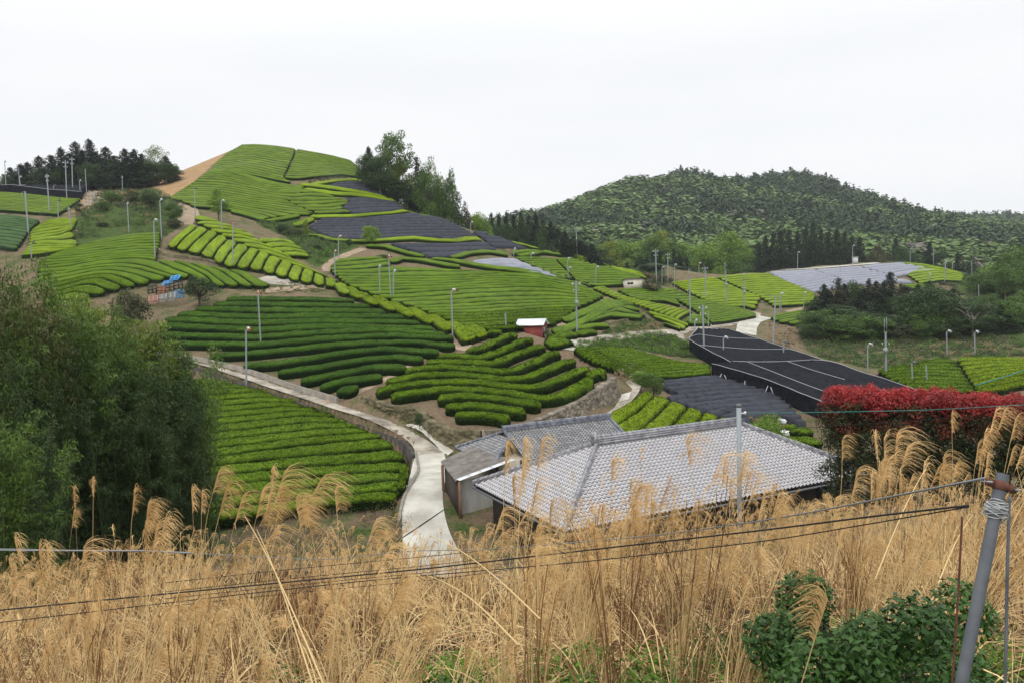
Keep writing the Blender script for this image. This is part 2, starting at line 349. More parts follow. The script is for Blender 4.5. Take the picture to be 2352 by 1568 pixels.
for a, b, z in BEDS:
    pp = np.concatenate([a+(a-b)*.12, (b+(b-a)*.10)[::-1]]); m_ = inpoly(GX, GYY, pp); jj = np.argwhere(m_); c = (a+b)/2
    d2 = (GX[m_][:, None]-c[:, 0])**2+(GYY[m_][:, None]-c[:, 1])**2; GH[m_] = z[np.argmin(d2, 1)]
# ---------------------------------------------------------------- ground sheet
# soil, scrub and bare slope areas are real differences of ground cover, stored per vertex
veg = np.full(GX.shape, .50); bare = np.zeros(GX.shape); wood = np.zeros(GX.shape)
def region(k, pts, arr, val, y0=30, y1=900):
    p = T(k, pts); q = gp(p[:, 0], p[:, 1], y0=y0, y1=y1); arr[inpoly(GX, GYY, q)] = val; return q
veg[GY < 34] = .42
wood[(GYY > 285)] = 1.0; wood[(GYY > 245) & (GX > 120)] = 1.0
wood[(GYY > 200) & (GX/np.maximum(GYY, 1) < .192) & (GX > -5)] = 1.0
region(1, [(1620,365),(2150,180),(1950,340),(1870,420),(1780,510),(1700,570),(1530,640),(1480,580),(1260,545),(1340,480)], bare, 1.0)
region(1, [(820,560),(1240,545),(1240,600),(900,700),(840,740),(560,800),(720,690)], bare, .75)
region(1, [(950,560),(1480,570),(1700,700),(1660,900),(1500,1010),(950,1020),(700,1090),(640,960),(840,720)], veg, .95)
region(4, [(560,1190),(1000,1130),(1400,1095),(1600,1180),(1810,1350),(1080,1240),(560,1235)], veg, 1.0)
region(4, [(780,1130),(900,1060),(1250,960),(1400,1060),(900,1130)], veg, .8)
region(2, [(0,850),(430,850),(700,1020),(1000,1060),(700,1200),(560,1280),(380,1180),(300,1010)], veg, 1.0)
region(2, [(640,1310),(600,1270),(700,1220),(1000,1110),(1200,1150),(1250,1200),(760,1210)], veg, .15)
region(5, [(0,1000),(120,990),(270,1050),(320,1240),(130,1230),(0,1180)], veg, .12)
region(5, [(430,1290),(900,1300),(1700,1180),(2352,1250),(2352,1310),(1500,1330),(950,1430),(500,1330)], veg, .75)
region(5, [(1700,600),(2352,560),(2352,1250),(1900,900)], veg, .9)
veg[ins] = .05
litter_shade = np.zeros(GX.shape)  # leaf litter, darkened further to paint shade into furrows and under near grass
msk = inpoly(GX, GYY, np.concatenate([wa[:4], [(-60, 100)], [(-60, 60)]]))
i = np.arange(GX.size).reshape(GX.shape)
Q = np.stack([i[:-1, :-1], i[:-1, 1:], i[1:, 1:], i[1:, :-1]], -1).reshape(-1, 4)
gmat = bpy.data.materials.new('ground'); gmat.use_nodes = True; t = gmat.node_tree; bs = t.nodes['Principled BSDF']; bs.inputs['Roughness'].default_value = .95; bs.inputs['Specular IOR Level'].default_value = .1
geo = N(t, 'ShaderNodeNewGeometry'); n1 = N(t, 'ShaderNodeTexNoise', i_Scale=.45, i_Detail=7.0, i_Roughness=.7); n2 = N(t, 'ShaderNodeTexNoise', i_Scale=3.5, i_Detail=5.0, i_Roughness=.7)
for n_ in (n1, n2): t.links.new(geo.outputs['Position'], n_.inputs[0])
def rgbmix(t, f, a, b):
    m_ = N(t, 'ShaderNodeMix', data_type='RGBA')
    for k_, q in ((0, f), (6, a), (7, b)):
        if isinstance(q, tuple): m_.inputs[k_].default_value = (*q, 1)
        else: t.links.new(q, m_.inputs[k_])
    return m_.outputs[2]
def mr(t, f, a, b, c=0., d=1.):
    m_ = N(t, 'ShaderNodeMapRange', i_1=a, i_2=b, i_3=c, i_4=d); t.links.new(f, m_.inputs[0]); return m_.outputs[0]
def attr(t, n_): return N(t, 'ShaderNodeAttribute', attribute_name=n_).outputs['Fac']
soil = rgbmix(t, mr(t, n2.outputs['Fac'], .3, .7), (.115,.082,.050), (.235,.178,.115))
green = rgbmix(t, mr(t, n2.outputs['Fac'], .3, .7), (.030,.055,.014), (.085,.125,.030))
ad = N(t, 'ShaderNodeMath', operation='ADD'); t.links.new(attr(t, 'veg'), ad.inputs[0]); t.links.new(n1.outputs['Fac'], ad.inputs[1])
g1 = rgbmix(t, mr(t, ad.outputs[0], .95, 1.15), soil, green)
wv = N(t, 'ShaderNodeTexNoise', i_Scale=.5, i_Detail=6.0, i_Roughness=.65); mp2 = N(t, 'ShaderNodeMapping'); mp2.inputs['Scale'].default_value = (.6, 3.0, 3.0)
t.links.new(geo.outputs['Position'], mp2.inputs[0]); t.links.new(mp2.outputs[0], wv.inputs[0])
brn = rgbmix(t, mr(t, wv.outputs['Fac'], .35, .65), (.27,.165,.075), (.40,.27,.15))
g2 = rgbmix(t, attr(t, 'litter_shade'), rgbmix(t, attr(t, 'bare'), g1, brn), (.022,.019,.011))
g4 = rgbmix(t, attr(t, 'wood'), g2, (.034,.058,.022)); t.links.new(g4, bs.inputs['Base Color'])
bp = N(t, 'ShaderNodeBump', i_Strength=1.0, i_Distance=.25); t.links.new(n2.outputs['Fac'], bp.inputs['Height']); t.links.new(bp.outputs[0], bs.inputs['Normal'])
# ---------------------------------------------------------------- tea rows
ORD = ['topmost','second','third','fourth','fifth','sixth','seventh','eighth','ninth','tenth','eleventh','twelfth','thirteenth','fourteenth','fifteenth','sixteenth','seventeenth','eighteenth','nineteenth','twentieth',
       'twenty-first','twenty-second','twenty-third','twenty-fourth','twenty-fifth','twenty-sixth','twenty-seventh','twenty-eighth','twenty-ninth','thirtieth','thirty-first','thirty-second','thirty-third','thirty-fourth','thirty-fifth']
ROWS = []     # every row of the place: dict(E0, E1 world edge lines, h, mat, net, label parts)
def resamp(p, n):
    p = np.asarray(p, float)
    d = np.r_[0, np.cumsum(np.hypot(*np.diff(p, axis=0).T))]
    # smooth the hand-read polyline a little
    x = np.linspace(0, d[-1], 160); q = np.stack([np.interp(x, d, p[:, k]) for k in range(p.shape[1])], -1)
    w = 9; pad = np.concatenate([2*q[:1]-q[w:0:-1], q, 2*q[-1:]-q[-2:-w-2:-1]]); ker = np.hanning(2*w+3)[1:-1]; ker /= ker.sum()
    q = np.stack([np.convolve(pad[:, k], ker, 'valid') for k in range(p.shape[1])], -1)
    d = np.r_[0, np.cumsum(np.hypot(*np.diff(q, axis=0).T))]; x = np.linspace(0, d[-1], n)
    return np.stack([np.interp(x, d, q[:, k]) for k in range(p.shape[1])], -1)
NP_ = 30
def field(phrase, k, guides, counts, m, h=.75, net=False, where='top', gap=.06, first=0, jag=.0):
    """rows lofted between hand-read separators; guides run from far to near"""
    g = [resamp(T(k, c), NP_) for c in guides]; seps = [g[0]]
    for a, b, n in zip(g[:-1], g[1:], counts):
        for j in range(1, n+1): seps.append(a+(b-a)*j/n)
    seps = np.array(seps); q = gp(seps[..., 0].ravel(), seps[..., 1].ravel(), h*.85).reshape(len(seps), NP_, 2)
    n = len(seps)-1
    for i in range(n):
        ROWS.append(dict(E0=q[i], E1=q[i+1], h=h, m=m, net=net, phrase=phrase, i=i+first, n=n, gap=gap, where=where))
def seps(phrase, k, lines, m, **kw): field(phrase, k, lines, [1]*(len(lines)-1), m, **kw)
def lines(phrase, k, cl, m, w=1.45, h=.75, net=False, rough=0.0, where='top', first=0):
    """free-standing rows given by the middle of their top"""
    for i, c in enumerate(cl):
        p = resamp(T(k, c), NP_); q = gp(p[:, 0], p[:, 1], h)
        if k == 6: q = onplane_h(p, h)
        t_ = np.gradient(q, axis=0); t_ /= np.linalg.norm(t_, axis=1)[:, None]+1e-9; nn = np.stack([-t_[:, 1], t_[:, 0]], -1)
        s_ = np.ones((NP_, 1))*w/2
        ROWS.append(dict(E0=q+nn*s_, E1=q-nn*s_, h=h, m=m, net=net, phrase=phrase, i=i+first, n=len(cl), gap=0.0, where=where, rough=rough, cap=.5))
def onplane_h(uv, h):
    d = ray(uv[:, 0], uv[:, 1]); k = _a[2]-0.8+h-TG*_a[1]; Y = k/(d[:, 2]-TG); return np.stack([d[:, 0]*Y, Y], -1)
def rowmesh(r):
    E0, E1 = r['E0'], r['E1']; mid = (E0+E1)/2; L = np.r_[0, np.cumsum(np.hypot(*np.diff(mid, axis=0).T))]; tot = L[-1]
    wid = np.median(np.hypot(*(E1-E0).T)); Yc = mid[:, 1].mean()
    step = .45 if Yc < 75 else .6 if Yc < 110 else 1.0 if Yc < 160 else 1.6
    n = int(max(10, tot/step)); capl = min(max(r.get('cap', .30)*wid, .4), tot*.3)
    s = np.linspace(0, tot, n); e = np.array([0, .06, .2, .45, .8])*capl
    s = np.unique(np.concatenate([e, s[(s > capl) & (s < tot-capl)], tot-e])); n = len(s)
    a = np.stack([np.interp(s, L, E0[:, k]) for k in (0, 1)], -1); b = np.stack([np.interp(s, L, E1[:, k]) for k in (0, 1)], -1)
    g = r['gap']; a, b = a+(b-a)*g, b+(a-b)*g; c = (a+b)/2
    se = np.minimum(s, tot-s); f = np.where(se < capl, np.sqrt(np.maximum(1-((capl-se)/capl)**2, 0)), 1.0); f = np.maximum(f, .12)
    ph = rng.uniform(0, 6.28, 6); wv = 1+.035*np.sin(s*.9+ph[0])+.03*np.sin(s*2.3+ph[1]); hv = 1+.03*np.sin(s*.7+ph[2])+.03*np.sin(s*1.9+ph[3])
    if r['net']: prof = np.array([(.03, -.15), (.0, .38), (.10, .74), (.30, .93), (.5, 1.0), (.70, .93), (.90, .74), (1.0, .38), (.97, -.15)])
    else: prof = np.array([(.10, -.2), (.02, .30), (.0, .64), (.05, .84), (.17, .95), (.36, .99), (.5, 1.0), (.64, .99), (.83, .95), (.95, .84), (1.0, .64), (.98, .30), (.90, -.2)])
    ro = r.get('rough', 0) or (.05 if Yc < 110 else .03)
    if ro > .06: prof = np.array([(.12, -.2), (.0, .28), (-.02, .55), (.05, .78), (.17, .93), (.34, 1.0), (.5, 1.02), (.66, 1.0), (.83, .93), (.95, .78), (1.02, .55), (1.0, .28), (.88, -.2)])
    m = len(prof); hl = r['h']*hv*(.5+.5*np.sqrt(f)); V = np.zeros((n, m, 3))
    lat = (prof[:, 0]-.5)
    V[:, :, :2] = c[:, None]+(b-a)[:, None]*(lat[None, :, None]*(f*wv)[:, None, None])
    V[:, :, 2] = H(V[:, :, 0], V[:, :, 1])+prof[None, :, 1]*hl[:, None]
    jz = rng.normal(0, 1, (n, m)); jx = rng.normal(0, 1, (n, m, 2)); V[:, 1:-1, 2] += jz[:, 1:-1]*ro*.45; V[:, 1:-1, :2] += jx[:, 1:-1]*ro*.7
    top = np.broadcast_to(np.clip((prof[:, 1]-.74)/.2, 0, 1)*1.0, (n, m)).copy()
    ix = np.arange(n*m).reshape(n, m); Q = np.stack([ix[:-1, :-1], ix[1:, :-1], ix[1:, 1:], ix[:-1, 1:]], -1).reshape(-1, 4)
    # close both ends
    for k in (0, n-1):
        for j in range(m//2):
            if j == m//2-1 and m % 2: qd = [ix[k, j], ix[k, j+1], ix[k, m-1-j], ix[k, m-1-j]]; continue
            qd = [ix[k, j], ix[k, j+1], ix[k, m-2-j], ix[k, m-1-j]]; Q = np.concatenate([Q, [qd if k else qd[::-1]]])
    d = (b-a); cr_ = (c[-1]-c[0])[0]*d[n//2][1]-(c[-1]-c[0])[1]*d[n//2][0]
    if cr_ < 0: Q = Q[:, ::-1]
    o = np.array([c[n//2][0], c[n//2][1], float(H(c[n//2][0], c[n//2][1]))])
    V = V.reshape(-1, 3); var = .52+rng.normal(0, .14, (n, m)); var = var+.08*np.sin(s*.35+ph[4])[:, None]; nv = n*m
    if not r['net'] and Yc < 118:
        dens = 46 if Yc < 80 else 30; sz = .070 if Yc < 80 else .090; cnt = int(tot*wid*1.9*dens*(1.35 if ro > .06 else 1)); ii = rng.uniform(0, n-1.001, cnt)
        jj = rng.uniform(1, m-2.001, cnt); i0 = ii.astype(int); j0 = jj.astype(int); fa = (ii-i0)[:, None]; fb = (jj-j0)[:, None]; G3 = V.reshape(n, m, 3)
        # spread evenly by arc length along the row
        i0 = np.clip(np.searchsorted(s, rng.uniform(0, tot, cnt))-1, 0, n-2); pa = (G3[i0, j0]*(1-fa)+G3[i0+1, j0]*fa)*(1-fb)+(G3[i0, j0+1]*(1-fa)+G3[i0+1, j0+1]*fa)*fb
        nv_ = rng.normal(0, .75, (cnt, 3)); nv_[:, 2] += .5; nv_ /= np.linalg.norm(nv_, axis=1)[:, None]; aa = rng.normal(0, 1, (cnt, 3)); aa -= nv_*(aa*nv_).sum(1)[:, None]; aa /= np.linalg.norm(aa, axis=1)[:, None]; bb = np.cross(nv_, aa); ss = sz*rng.uniform(.6, 1.4, cnt)[:, None]*(1.25 if ro > .06 else 1)
        pa = pa+[0, 0, .015]; LV = np.stack([pa-aa*ss, pa+bb*ss*.5, pa+aa*ss, pa-bb*ss*.5], 1).reshape(-1, 3); Q = np.concatenate([Q, np.arange(cnt*4).reshape(-1, 4)+nv]); lt = np.repeat(np.clip(top[i0, j0]+rng.normal(0, .25, cnt), 0, 1), 4); lv = np.repeat(np.clip(.5+rng.normal(0, .42, cnt), 0, 1.2), 4)
        V = np.concatenate([V, LV]); topv = np.concatenate([top.ravel(), lt]); var = np.concatenate([var.ravel(), lv])
    else: topv = top.ravel(); var = var.ravel()
    r['var'] = var
    pr = proj(V[:nv].reshape(n, m, 3)[:, m//2]); pr2 = proj(np.stack([a[:, 0], a[:, 1], H(a[:, 0], a[:, 1])+r['h']], -1)); pr3 = proj(np.stack([b[:, 0], b[:, 1], H(b[:, 0], b[:, 1])+r['h']*.4], -1))
    inside = (pr[:, 0] > 0) & (pr[:, 0] < 2352) & (pr[:, 1] < 1568); r['area'] = float((np.hypot(*(pr2-pr3).T)*inside).mean()*np.hypot(*np.diff(pr, axis=0).T).sum())
    return V, Q, o, topv
# --- fields, read off the photograph in order from far to near
field('far-left field under the black shelter', 1, [[(-300,600),(0,585),(300,610),(560,640),(745,650)],[(-300,770),(0,752),(300,773),(530,790)]], [12], 'tea_hill')
field('dull field at the left edge', 1, [[(-200,780),(0,790),(200,812),(370,845)],[(-200,920),(0,900),(270,935)],[(-200,1120),(0,1090),(150,1110)]], [6, 6], 'tea_blue')
field('small bright field left of the scrub mound', 1, [[(430,845),(570,825),(710,838)],[(275,945),(450,915),(690,885)],[(270,1020),(400,1000),(560,975),(660,935)],[(255,1080),(400,1060),(560,1070),(720,1082)],[(190,1170),(320,1160),(480,1140),(600,1120)]], [5, 3, 2, 4], 'tea_bright')
field('broad left field below the scrub mound', 1, [[(730,1085),(850,1045),(1000,1010),(1190,972),(1470,955)],[(480,1160),(900,1100),(1250,1060),(1470,1055)],[(360,1215),(700,1190),(1000,1160),(1250,1140),(1440,1130)],[(345,1290),(600,1275),(850,1225),(1150,1195),(1330,1195),(1430,1215)]], [4, 3, 3], 'tea_mid')
seps('curving field above the plastic crates', 1, [
 [(345,1290),(600,1275),(850,1225),(1150,1195),(1330,1195),(1430,1215),(1600,1290),(1760,1350)],
 [(345,1325),(600,1310),(850,1265),(1060,1240),(1230,1245),(1300,1260),(1560,1340),(1660,1372)],
 [(350,1360),(560,1345),(760,1300),(950,1270),(1130,1275),(1300,1300),(1545,1368)],
 [(360,1400),(560,1375),(760,1335),(985,1300),(1150,1320),(1300,1360),(1400,1400)],
 [(370,1440),(560,1410),(730,1370),(900,1335),(1050,1345),(1150,1375),(1270,1435)],
 [(380,1480),(560,1450),(700,1410),(850,1375),(950,1375),(1140,1455)],
 [(390,1520),(560,1490),(700,1450),(850,1430),(1010,1490)],
 [(400,1568),(560,1530),(700,1500),(860,1530)],[(400,1620),(560,1580),(760,1570)]], 'tea_mid', first=0)
seps('slanting plots right of the crates', 1, [
 [(2240,1312),(2352,1360),(2500,1440)],[(2070,1295),(2200,1350),(2340,1450)],[(1895,1262),(2050,1320),(2210,1440)],[(1720,1230),(1900,1310),(2085,1445)],[(1565,1213),(1720,1265),(1900,1360),(1960,1430)],[(1430,1215),(1600,1290),(1760,1350),(1800,1400)]], 'tea_mid', gap=.05, where='right')
seps('stubby bright plots on the ridge', 1, [
 [(1745,888),(1620,980),(1530,1075)],[(1815,905),(1700,1000),(1610,1095)],[(1920,930),(1790,1040),(1710,1120)],[(2010,965),(1900,1070),(1835,1150)],[(2100,1010),(2010,1100),(1950,1195)],[(2190,1050),(2100,1150),(2040,1245)],
 [(2290,1095),(2210,1190),(2160,1270)],[(2387,1120),(2330,1200),(2285,1280)],[(2482,1160),(2442,1210),(2402,1300)],[(2592,1200),(2542,1270),(2517,1335)],[(2692,1250),(2652,1320),(2637,1365)],[(2787,1285),(2752,1380),(2752,1400)],[(2887,1320),(2872,1400),(2872,1415)],[(2984,1370),(2984,1440)],[(3092,1395),(3094,1450)]], 'tea_bright', gap=.045, where='left', h=.85)
lines('bulging bright rows down the ridge', 3, [[(760,385),(825,470)],[(850,420),(950,510)],[(960,470),(1095,570)],[(1120,510),(1250,625)],[(1250,560),(1420,675)],[(1420,610),(1610,735)],[(1600,670),(1770,800)],[(1770,735),(1880,800),(1960,890)],[(1920,775),(2000,810),(2070,860)]], 'tea_bright', w=2.0, h=.95, where='left')
seps('fan of bright rows behind the ridge strip', 1, [[(1800,785),(1960,828)],[(1780,850),(1940,850),(2100,890)],[(1850,880),(2000,890),(2200,930)],[(1900,915),(2100,930),(2300,960)],[(2000,960),(2200,975),(2352,1010)],[(2090,1000),(2250,1010),(2440,1070)],[(2200,1050),(2352,1060),(2560,1120)],[(2290,1095),(2440,1110),(2740,1220)],[(2480,1160),(2680,1220),(2900,1310)],[(2690,1250),(2860,1310),(3060,1390)],[(2890,1320),(3060,1390),(3200,1450)]], 'tea_bright')
seps('small oval field over the fern bank', 2, [[(0,1008),(160,1010),(300,1025),(330,1045)],[(60,1055),(250,1038),(380,1075)],[(130,1100),(280,1085),(440,1120)],[(220,1140),(360,1130),(495,1155)],[(300,1175),(400,1170),(470,1180)]], 'tea_bright')
# big middle slope
seps('upper left corner of the middle slope', 3, [[(760,165),(900,158),(1080,150)],[(690,215),(900,190),(1190,165)],[(680,245),(1000,222),(1230,190)],[(685,275),(1000,262),(1240,228)]], 'tea_mid')
field('broad middle slope behind the ridge', 3, [[(685,275),(1000,265),(1240,235),(1600,262),(2145,298)],[(745,330),(1100,335),(1300,335),(1700,330),(2000,325),(2300,300),(2672,330),(2952,380)],[(830,400),(1200,400),(1700,400),(2200,370),(2600,385),(3130,480)],
 [(1100,500),(1500,480),(1900,450),(2400,430),(2700,435),(3200,510)],[(1420,600),(1800,590),(2200,560),(2700,545),(3120,548)],[(1620,670),(1950,670),(2300,650),(2700,620),(2950,615)],[(1900,780),(2200,770),(2500,745),(2820,715)],[(2070,815),(2300,810),(2500,800),(2730,765)]], [2,3,3,3,3,4,2], 'tea_mid')
lines('broad hedges edging the middle slope', 3, [[(1250,190),(1320,155),(1500,170),(1700,205),(1870,235)],[(1610,160),(1800,172),(1950,205),(2140,235),(2352,258),(2500,280),(2640,300)],[(1010,40),(1200,50),(1350,95),(1530,140)],[(1810,150),(1950,110),(2100,95),(2290,115)]], 'tea_mid', w=2.2)
# netted rows on the hillside
N1 = 'grey netting high on the hillside'
seps('upper netted patch by the hill trees', 2, [[(860,490),(1000,485),(1100,500)],[(610,525),(800,510),(1000,512),(1170,540)],[(740,540),(900,535),(1100,548),(1230,590)],[(950,560),(1100,578),(1290,635)],[(1070,592),(1200,620),(1380,675)]], 'net_grey', net=True)
seps('second netted patch down the hillside', 2, [[(790,635),(1000,632),(1200,660),(1400,690)],[(860,672),(1000,665),(1250,685),(1460,710)],[(790,708),(1020,702),(1300,700),(1520,735)],[(810,742),(1000,725),(1300,722),(1540,748)],[(900,778),(1100,760),(1350,745),(1480,745)]], 'net_grey', net=True)
field('largest netted patch above the lone tree', 2, [[(610,825),(940,822),(1180,800),(1470,768),(1620,775)],[(475,905),(900,898),(1300,880),(1650,880),(1860,890)],[(690,1000),(900,1008),(1200,1005),(1300,998),(1700,990),(2030,985)]], [4,4], 'net_grey', net=True)
lines('short netted row in the gap of the largest patch', 2, [[(1710,1000),(1800,992),(1910,998)]], 'net_grey', net=True)
seps('netted patch right of the lone tree', 2, [[(1200,1050),(1500,1050),(1800,1052),(2060,1030),(2130,1050)],[(1330,1085),(1600,1085),(1900,1080),(2170,1085)],[(1480,1120),(1700,1130),(2000,1112),(2230,1115)],[(1560,1170),(1700,1175),(1830,1168),(1900,1145)]], 'net_grey', net=True)
seps('pale netted strip running down to the valley', 4, [[(-280,420),(-100,405),(0,405)],[(-410,447),(-100,430),(120,450)],[(-220,472),(0,465),(200,490)],[(-50,502),(100,495),(320,530)],[(60,528),(250,530),(400,570)],[(200,548),(300,560),(480,595)]], 'net_pale', net=True)
seps('netted patch on the shoulder of the ridge', 4, [[(-362,146),(-230,172),(0,262)],[(-330,185),(-150,205),(60,290)],[(-270,220),(-100,235),(100,305)],[(-220,260),(-50,268),(140,318)],[(-170,300),(0,302),(145,327)]], 'net_grey', net=True)
lines('bright hedge bands between the netted patches', 2, [[(500,512),(700,482),(900,466),(1090,490)],[(400,510),(640,532),(900,572),(1080,602),(1200,635)],[(440,552),(700,592),(900,602),(1100,628),(1340,682)],[(500,805),(900,800),(1200,775),(1450,747),(1610,772)],[(350,885),(440,860),(520,818)],[(480,970),(600,985),(700,1018)],[(710,1018),(1000,1030),(1250,1012),(1450,1000),(1650,1020),(1850,1030),(1950,1002),(2060,1012)]], 'tea_bright', w=1.9)
# the hill
field('face of the hill under the summit', 2, [[(-430,395),(-250,415),(0,480),(180,525)],[(-540,470),(-300,475),(0,540),(220,590),(440,572)],[(-640,540),(-300,550),(0,600),(280,665)],[(-720,590),(-400,600),(0,660),(350,700),(410,730)],[(-800,640),(-400,650),(0,715),(300,760),(540,785)],[(-700,662),(-400,690),(0,760),(210,810)],[(-560,720),(-300,740),(0,800),(60,830)]], [4,3,3,3,2,2], 'tea_hill')
seps('right part of the hill face beside the nets', 2, [[(200,515),(300,540),(440,560)],[(250,560),(400,570),(545,585)],[(360,598),(550,590),(650,605)],[(300,640),(500,625),(750,640)],[(290,665),(500,668),(820,655)],[(350,700),(600,700),(870,668)],[(420,730),(700,730),(790,712)],[(520,760),(700,755),(800,742)],[(550,787),(700,782),(900,772)]], 'tea_hill')
lines('bright hedge bands across the hill', 2, [[(-412,382),(-200,400),(0,460),(200,512),(430,542)],[(-230,752),(-100,780),(0,810),(60,832)],[(100,842),(250,822),(400,792)]], 'tea_mid', w=2.0)
field('summit field left of the dark footpath', 2, [[(-130,153),(0,149),(150,160),(365,190)],[(-280,240),(0,250),(200,285),(322,300)],[(-395,345),(-200,365),(0,400),(150,440),(250,460)],[(-400,375),(-200,395),(0,440),(150,470),(330,500)]], [7,7,2], 'tea_hill')
field('summit field right of the dark footpath', 2, [[(378,194),(600,232),(800,278),(870,300)],[(335,300),(600,318),(930,345)],[(262,458),(400,465),(600,440),(800,425),(1050,465)]], [7,8], 'tea_hill')
# ridge running right, behind
lines('bright band along the crest of the right ridge', 4, [[(0,255),(200,305),(500,378)],[(500,378),(700,428),(900,482)],[(900,482),(1060,522),(1210,578)]], 'tea_bright', w=2.2)
seps('upper end of the right ridge field', 4, [[(0,345),(150,325),(300,350)],[(0,378),(160,348),(400,372),(500,385)],[(180,385),(300,362),(520,392),(600,400)]], 'tea_mid')
field('right ridge field left of the dark path', 4, [[(20,398),(200,398),(385,410)],[(230,500),(350,500),(470,500)],[(430,588),(500,592),(560,595)]], [5,4], 'tea_mid')
field('right ridge field behind the small hut', 4, [[(400,410),(620,405),(720,430)],[(480,490),(800,480),(960,505)],[(560,582),(900,562),(1200,582)],[(620,642),(800,665),(1010,655)]], [5,5,4], 'tea_mid')
# small fields in the middle right
lines('hedges beside the sloping dirt path', 4, [[(490,972),(600,920),(750,860),(925,790)],[(400,1080),(500,1045),(700,955),(870,850),(1000,805),(1100,815)]], 'tea_mid', w=2.0)
seps('leaf-shaped field above the utility pole', 4, [[(990,850),(1070,838),(1150,860)],[(890,890),(1000,862),(1190,902)],[(780,950),(950,897),(1240,942)],[(680,1010),(900,942),(1190,962)]], 'tea_mid')
lines('short rows at the foot of the utility pole', 4, [[(600,1045),(750,1015),(890,1012)],[(420,1112),(500,1097),(590,1088)],[(600,1092),(700,1072),(780,1072)]], 'tea_mid', w=1.9)
field('bright diagonal strip below the small hut', 4, [[(845,668),(790,672),(740,682)],[(1060,768),(1000,765),(950,772)],[(1340,828),(1270,838),(1200,852)],[(1660,900),(1590,930),(1530,975)]], [6,6,7], 'tea_bright', where='left')
seps('bright wedge above the stone bank', 4, [[(1240,885),(1400,930),(1630,1012)],[(1280,925),(1400,955),(1600,1030)],[(1340,960),(1450,1000),(1550,1048)],[(1370,1000),(1450,1030),(1540,1062)]], 'tea_bright')
field('dark field in front of the small hut', 4, [[(960,695),(1200,680),(1380,682)],[(1100,770),(1300,745),(1500,762)],[(1250,800),(1400,800),(1550,842)]], [4,3], 'tea_mid')
field('long slanting field above the valley road', 4, [[(1390,690),(1430,685),(1470,682)],[(1520,790),(1620,782),(1720,785)],[(1660,870),(1900,850),(2080,860)],[(1790,960),(2000,920),(2240,915)],[(1840,1002),(2000,985),(2240,940)]], [4,4,5,3], 'tea_mid')
field('little patch beside the tall slim pole', 4, [[(1650,918),(1760,937)],[(1580,972),(1790,978)],[(1640,1012),(1830,1012)]], [2,2], 'tea_mid')
lines('small plot right of the red shed', 4, [[(370,1200),(420,1160),(450,1130)]], 'tea_mid', w=3.0)
field('far field left of the zigzag path', 4, [[(1460,632),(1700,600),(1850,582)],[(1600,710),(1900,690),(2090,690)],[(1800,800),(2000,780),(2290,762)],[(2000,850),(2150,852),(2230,880)]], [6,5,3], 'tea_bright')
field('far field right of the zigzag path', 5, [[(-480,580),(-250,555),(0,548),(30,562)],[(-300,660),(0,640),(220,642)],[(-120,740),(100,732),(430,728)],[(-10,800),(200,790),(430,780)],[(60,850),(200,842),(380,830)]], [5,5,3,2], 'tea_bright')
field('far field beside the white road', 5, [[(20,945),(150,912),(330,885)],[(70,982),(200,960),(340,930)],[(260,1015),(340,988)]], [3,2], 'tea_mid')
field('left block of the pale far netting', 5, [[(5,535),(250,520),(420,511)],[(110,590),(400,570),(520,545)],[(230,648),(450,610),(620,580)],[(420,715),(600,680),(740,640)]], [3,3,4], 'net_pale', net=True)
field('middle block of the pale far netting', 5, [[(430,511),(640,495),(830,480)],[(530,550),(800,530),(960,520)],[(630,580),(900,560),(1080,550)],[(740,640),(1000,620),(1200,590)],[(950,650),(1200,622),(1370,635)]], [2,2,3,1], 'net_pale', net=True)
field('right block of the pale far netting', 5, [[(840,478),(1000,462),(1190,448)],[(980,520),(1200,490),(1380,480)],[(1090,550),(1300,512),(1540,515)],[(1190,570),(1350,545),(1540,519)]], [2,2,1], 'net_pale', net=True)
field('bright field right of the pale netting', 5, [[(1210,448),(1400,460),(1560,488),(1650,515)],[(1400,490),(1600,510),(1780,545)],[(1280,560),(1550,525),(1800,562)],[(1400,642),(1600,612),(1790,622)]], [2,2,4], 'tea_bright')
field('low green field behind the dark trees', 5, [[(1240,650),(1400,645),(1500,660)],[(1300,695),(1450,680),(1570,692)],[(1570,720),(1700,740),(1880,815)],[(1680,840),(1780,850),(1900,880)]], [2,2,3], 'tea_mid')
# valley floor and right
field('right-hand valley field left of its path', 5, [[(1480,1345),(1600,1325),(1710,1335)],[(1000,1430),(1350,1400),(1760,1400)],[(1100,1500),(1400,1480),(1820,1500)],[(1230,1560),(1500,1560),(1870,1568)],[(1400,1640),(1700,1640),(1900,1630)]], [2,3,2,2], 'tea_mid')
field('right-hand valley field right of its path', 5, [[(1720,1320),(2000,1315),(2352,1325),(2700,1350)],[(1780,1400),(2000,1370),(2352,1372),(2700,1390)],[(1830,1480),(2050,1440),(2352,1415),(2700,1400)],[(1900,1580),(2100,1530),(2352,1475),(2700,1430)],[(1930,1640),(2150,1620),(2400,1560),(2700,1500)]], [2,2,3,2], 'tea_bright')
field('valley field beside the black shelters', 4, [[(560,1240),(800,1225),(1080,1237)],[(640,1300),(1000,1280),(1330,1312)],[(800,1380),(1200,1352),(1560,1362)],[(960,1425),(1300,1412),(1820,1385)],[(1080,1465),(1400,1440),(1820,1425)],[(1250,1505),(1500,1495),(1830,1468)]], [4,4,3,2,2], 'tea_mid')
field('charcoal netted rows before the black shelter', 7, [[(690,545),(900,520),(1170,490)],[(690,602),(1000,580),(1400,570)],[(850,672),(1200,632),(1600,620)],[(1000,742),(1300,702),(1750,682)],[(1200,802),(1500,780),(1840,752)],[(1330,832),(1600,818),(1870,800)],[(1420,880),(1700,860),(1930,848)]], [2,2,2,2,1,1], 'net_grey', net=True)
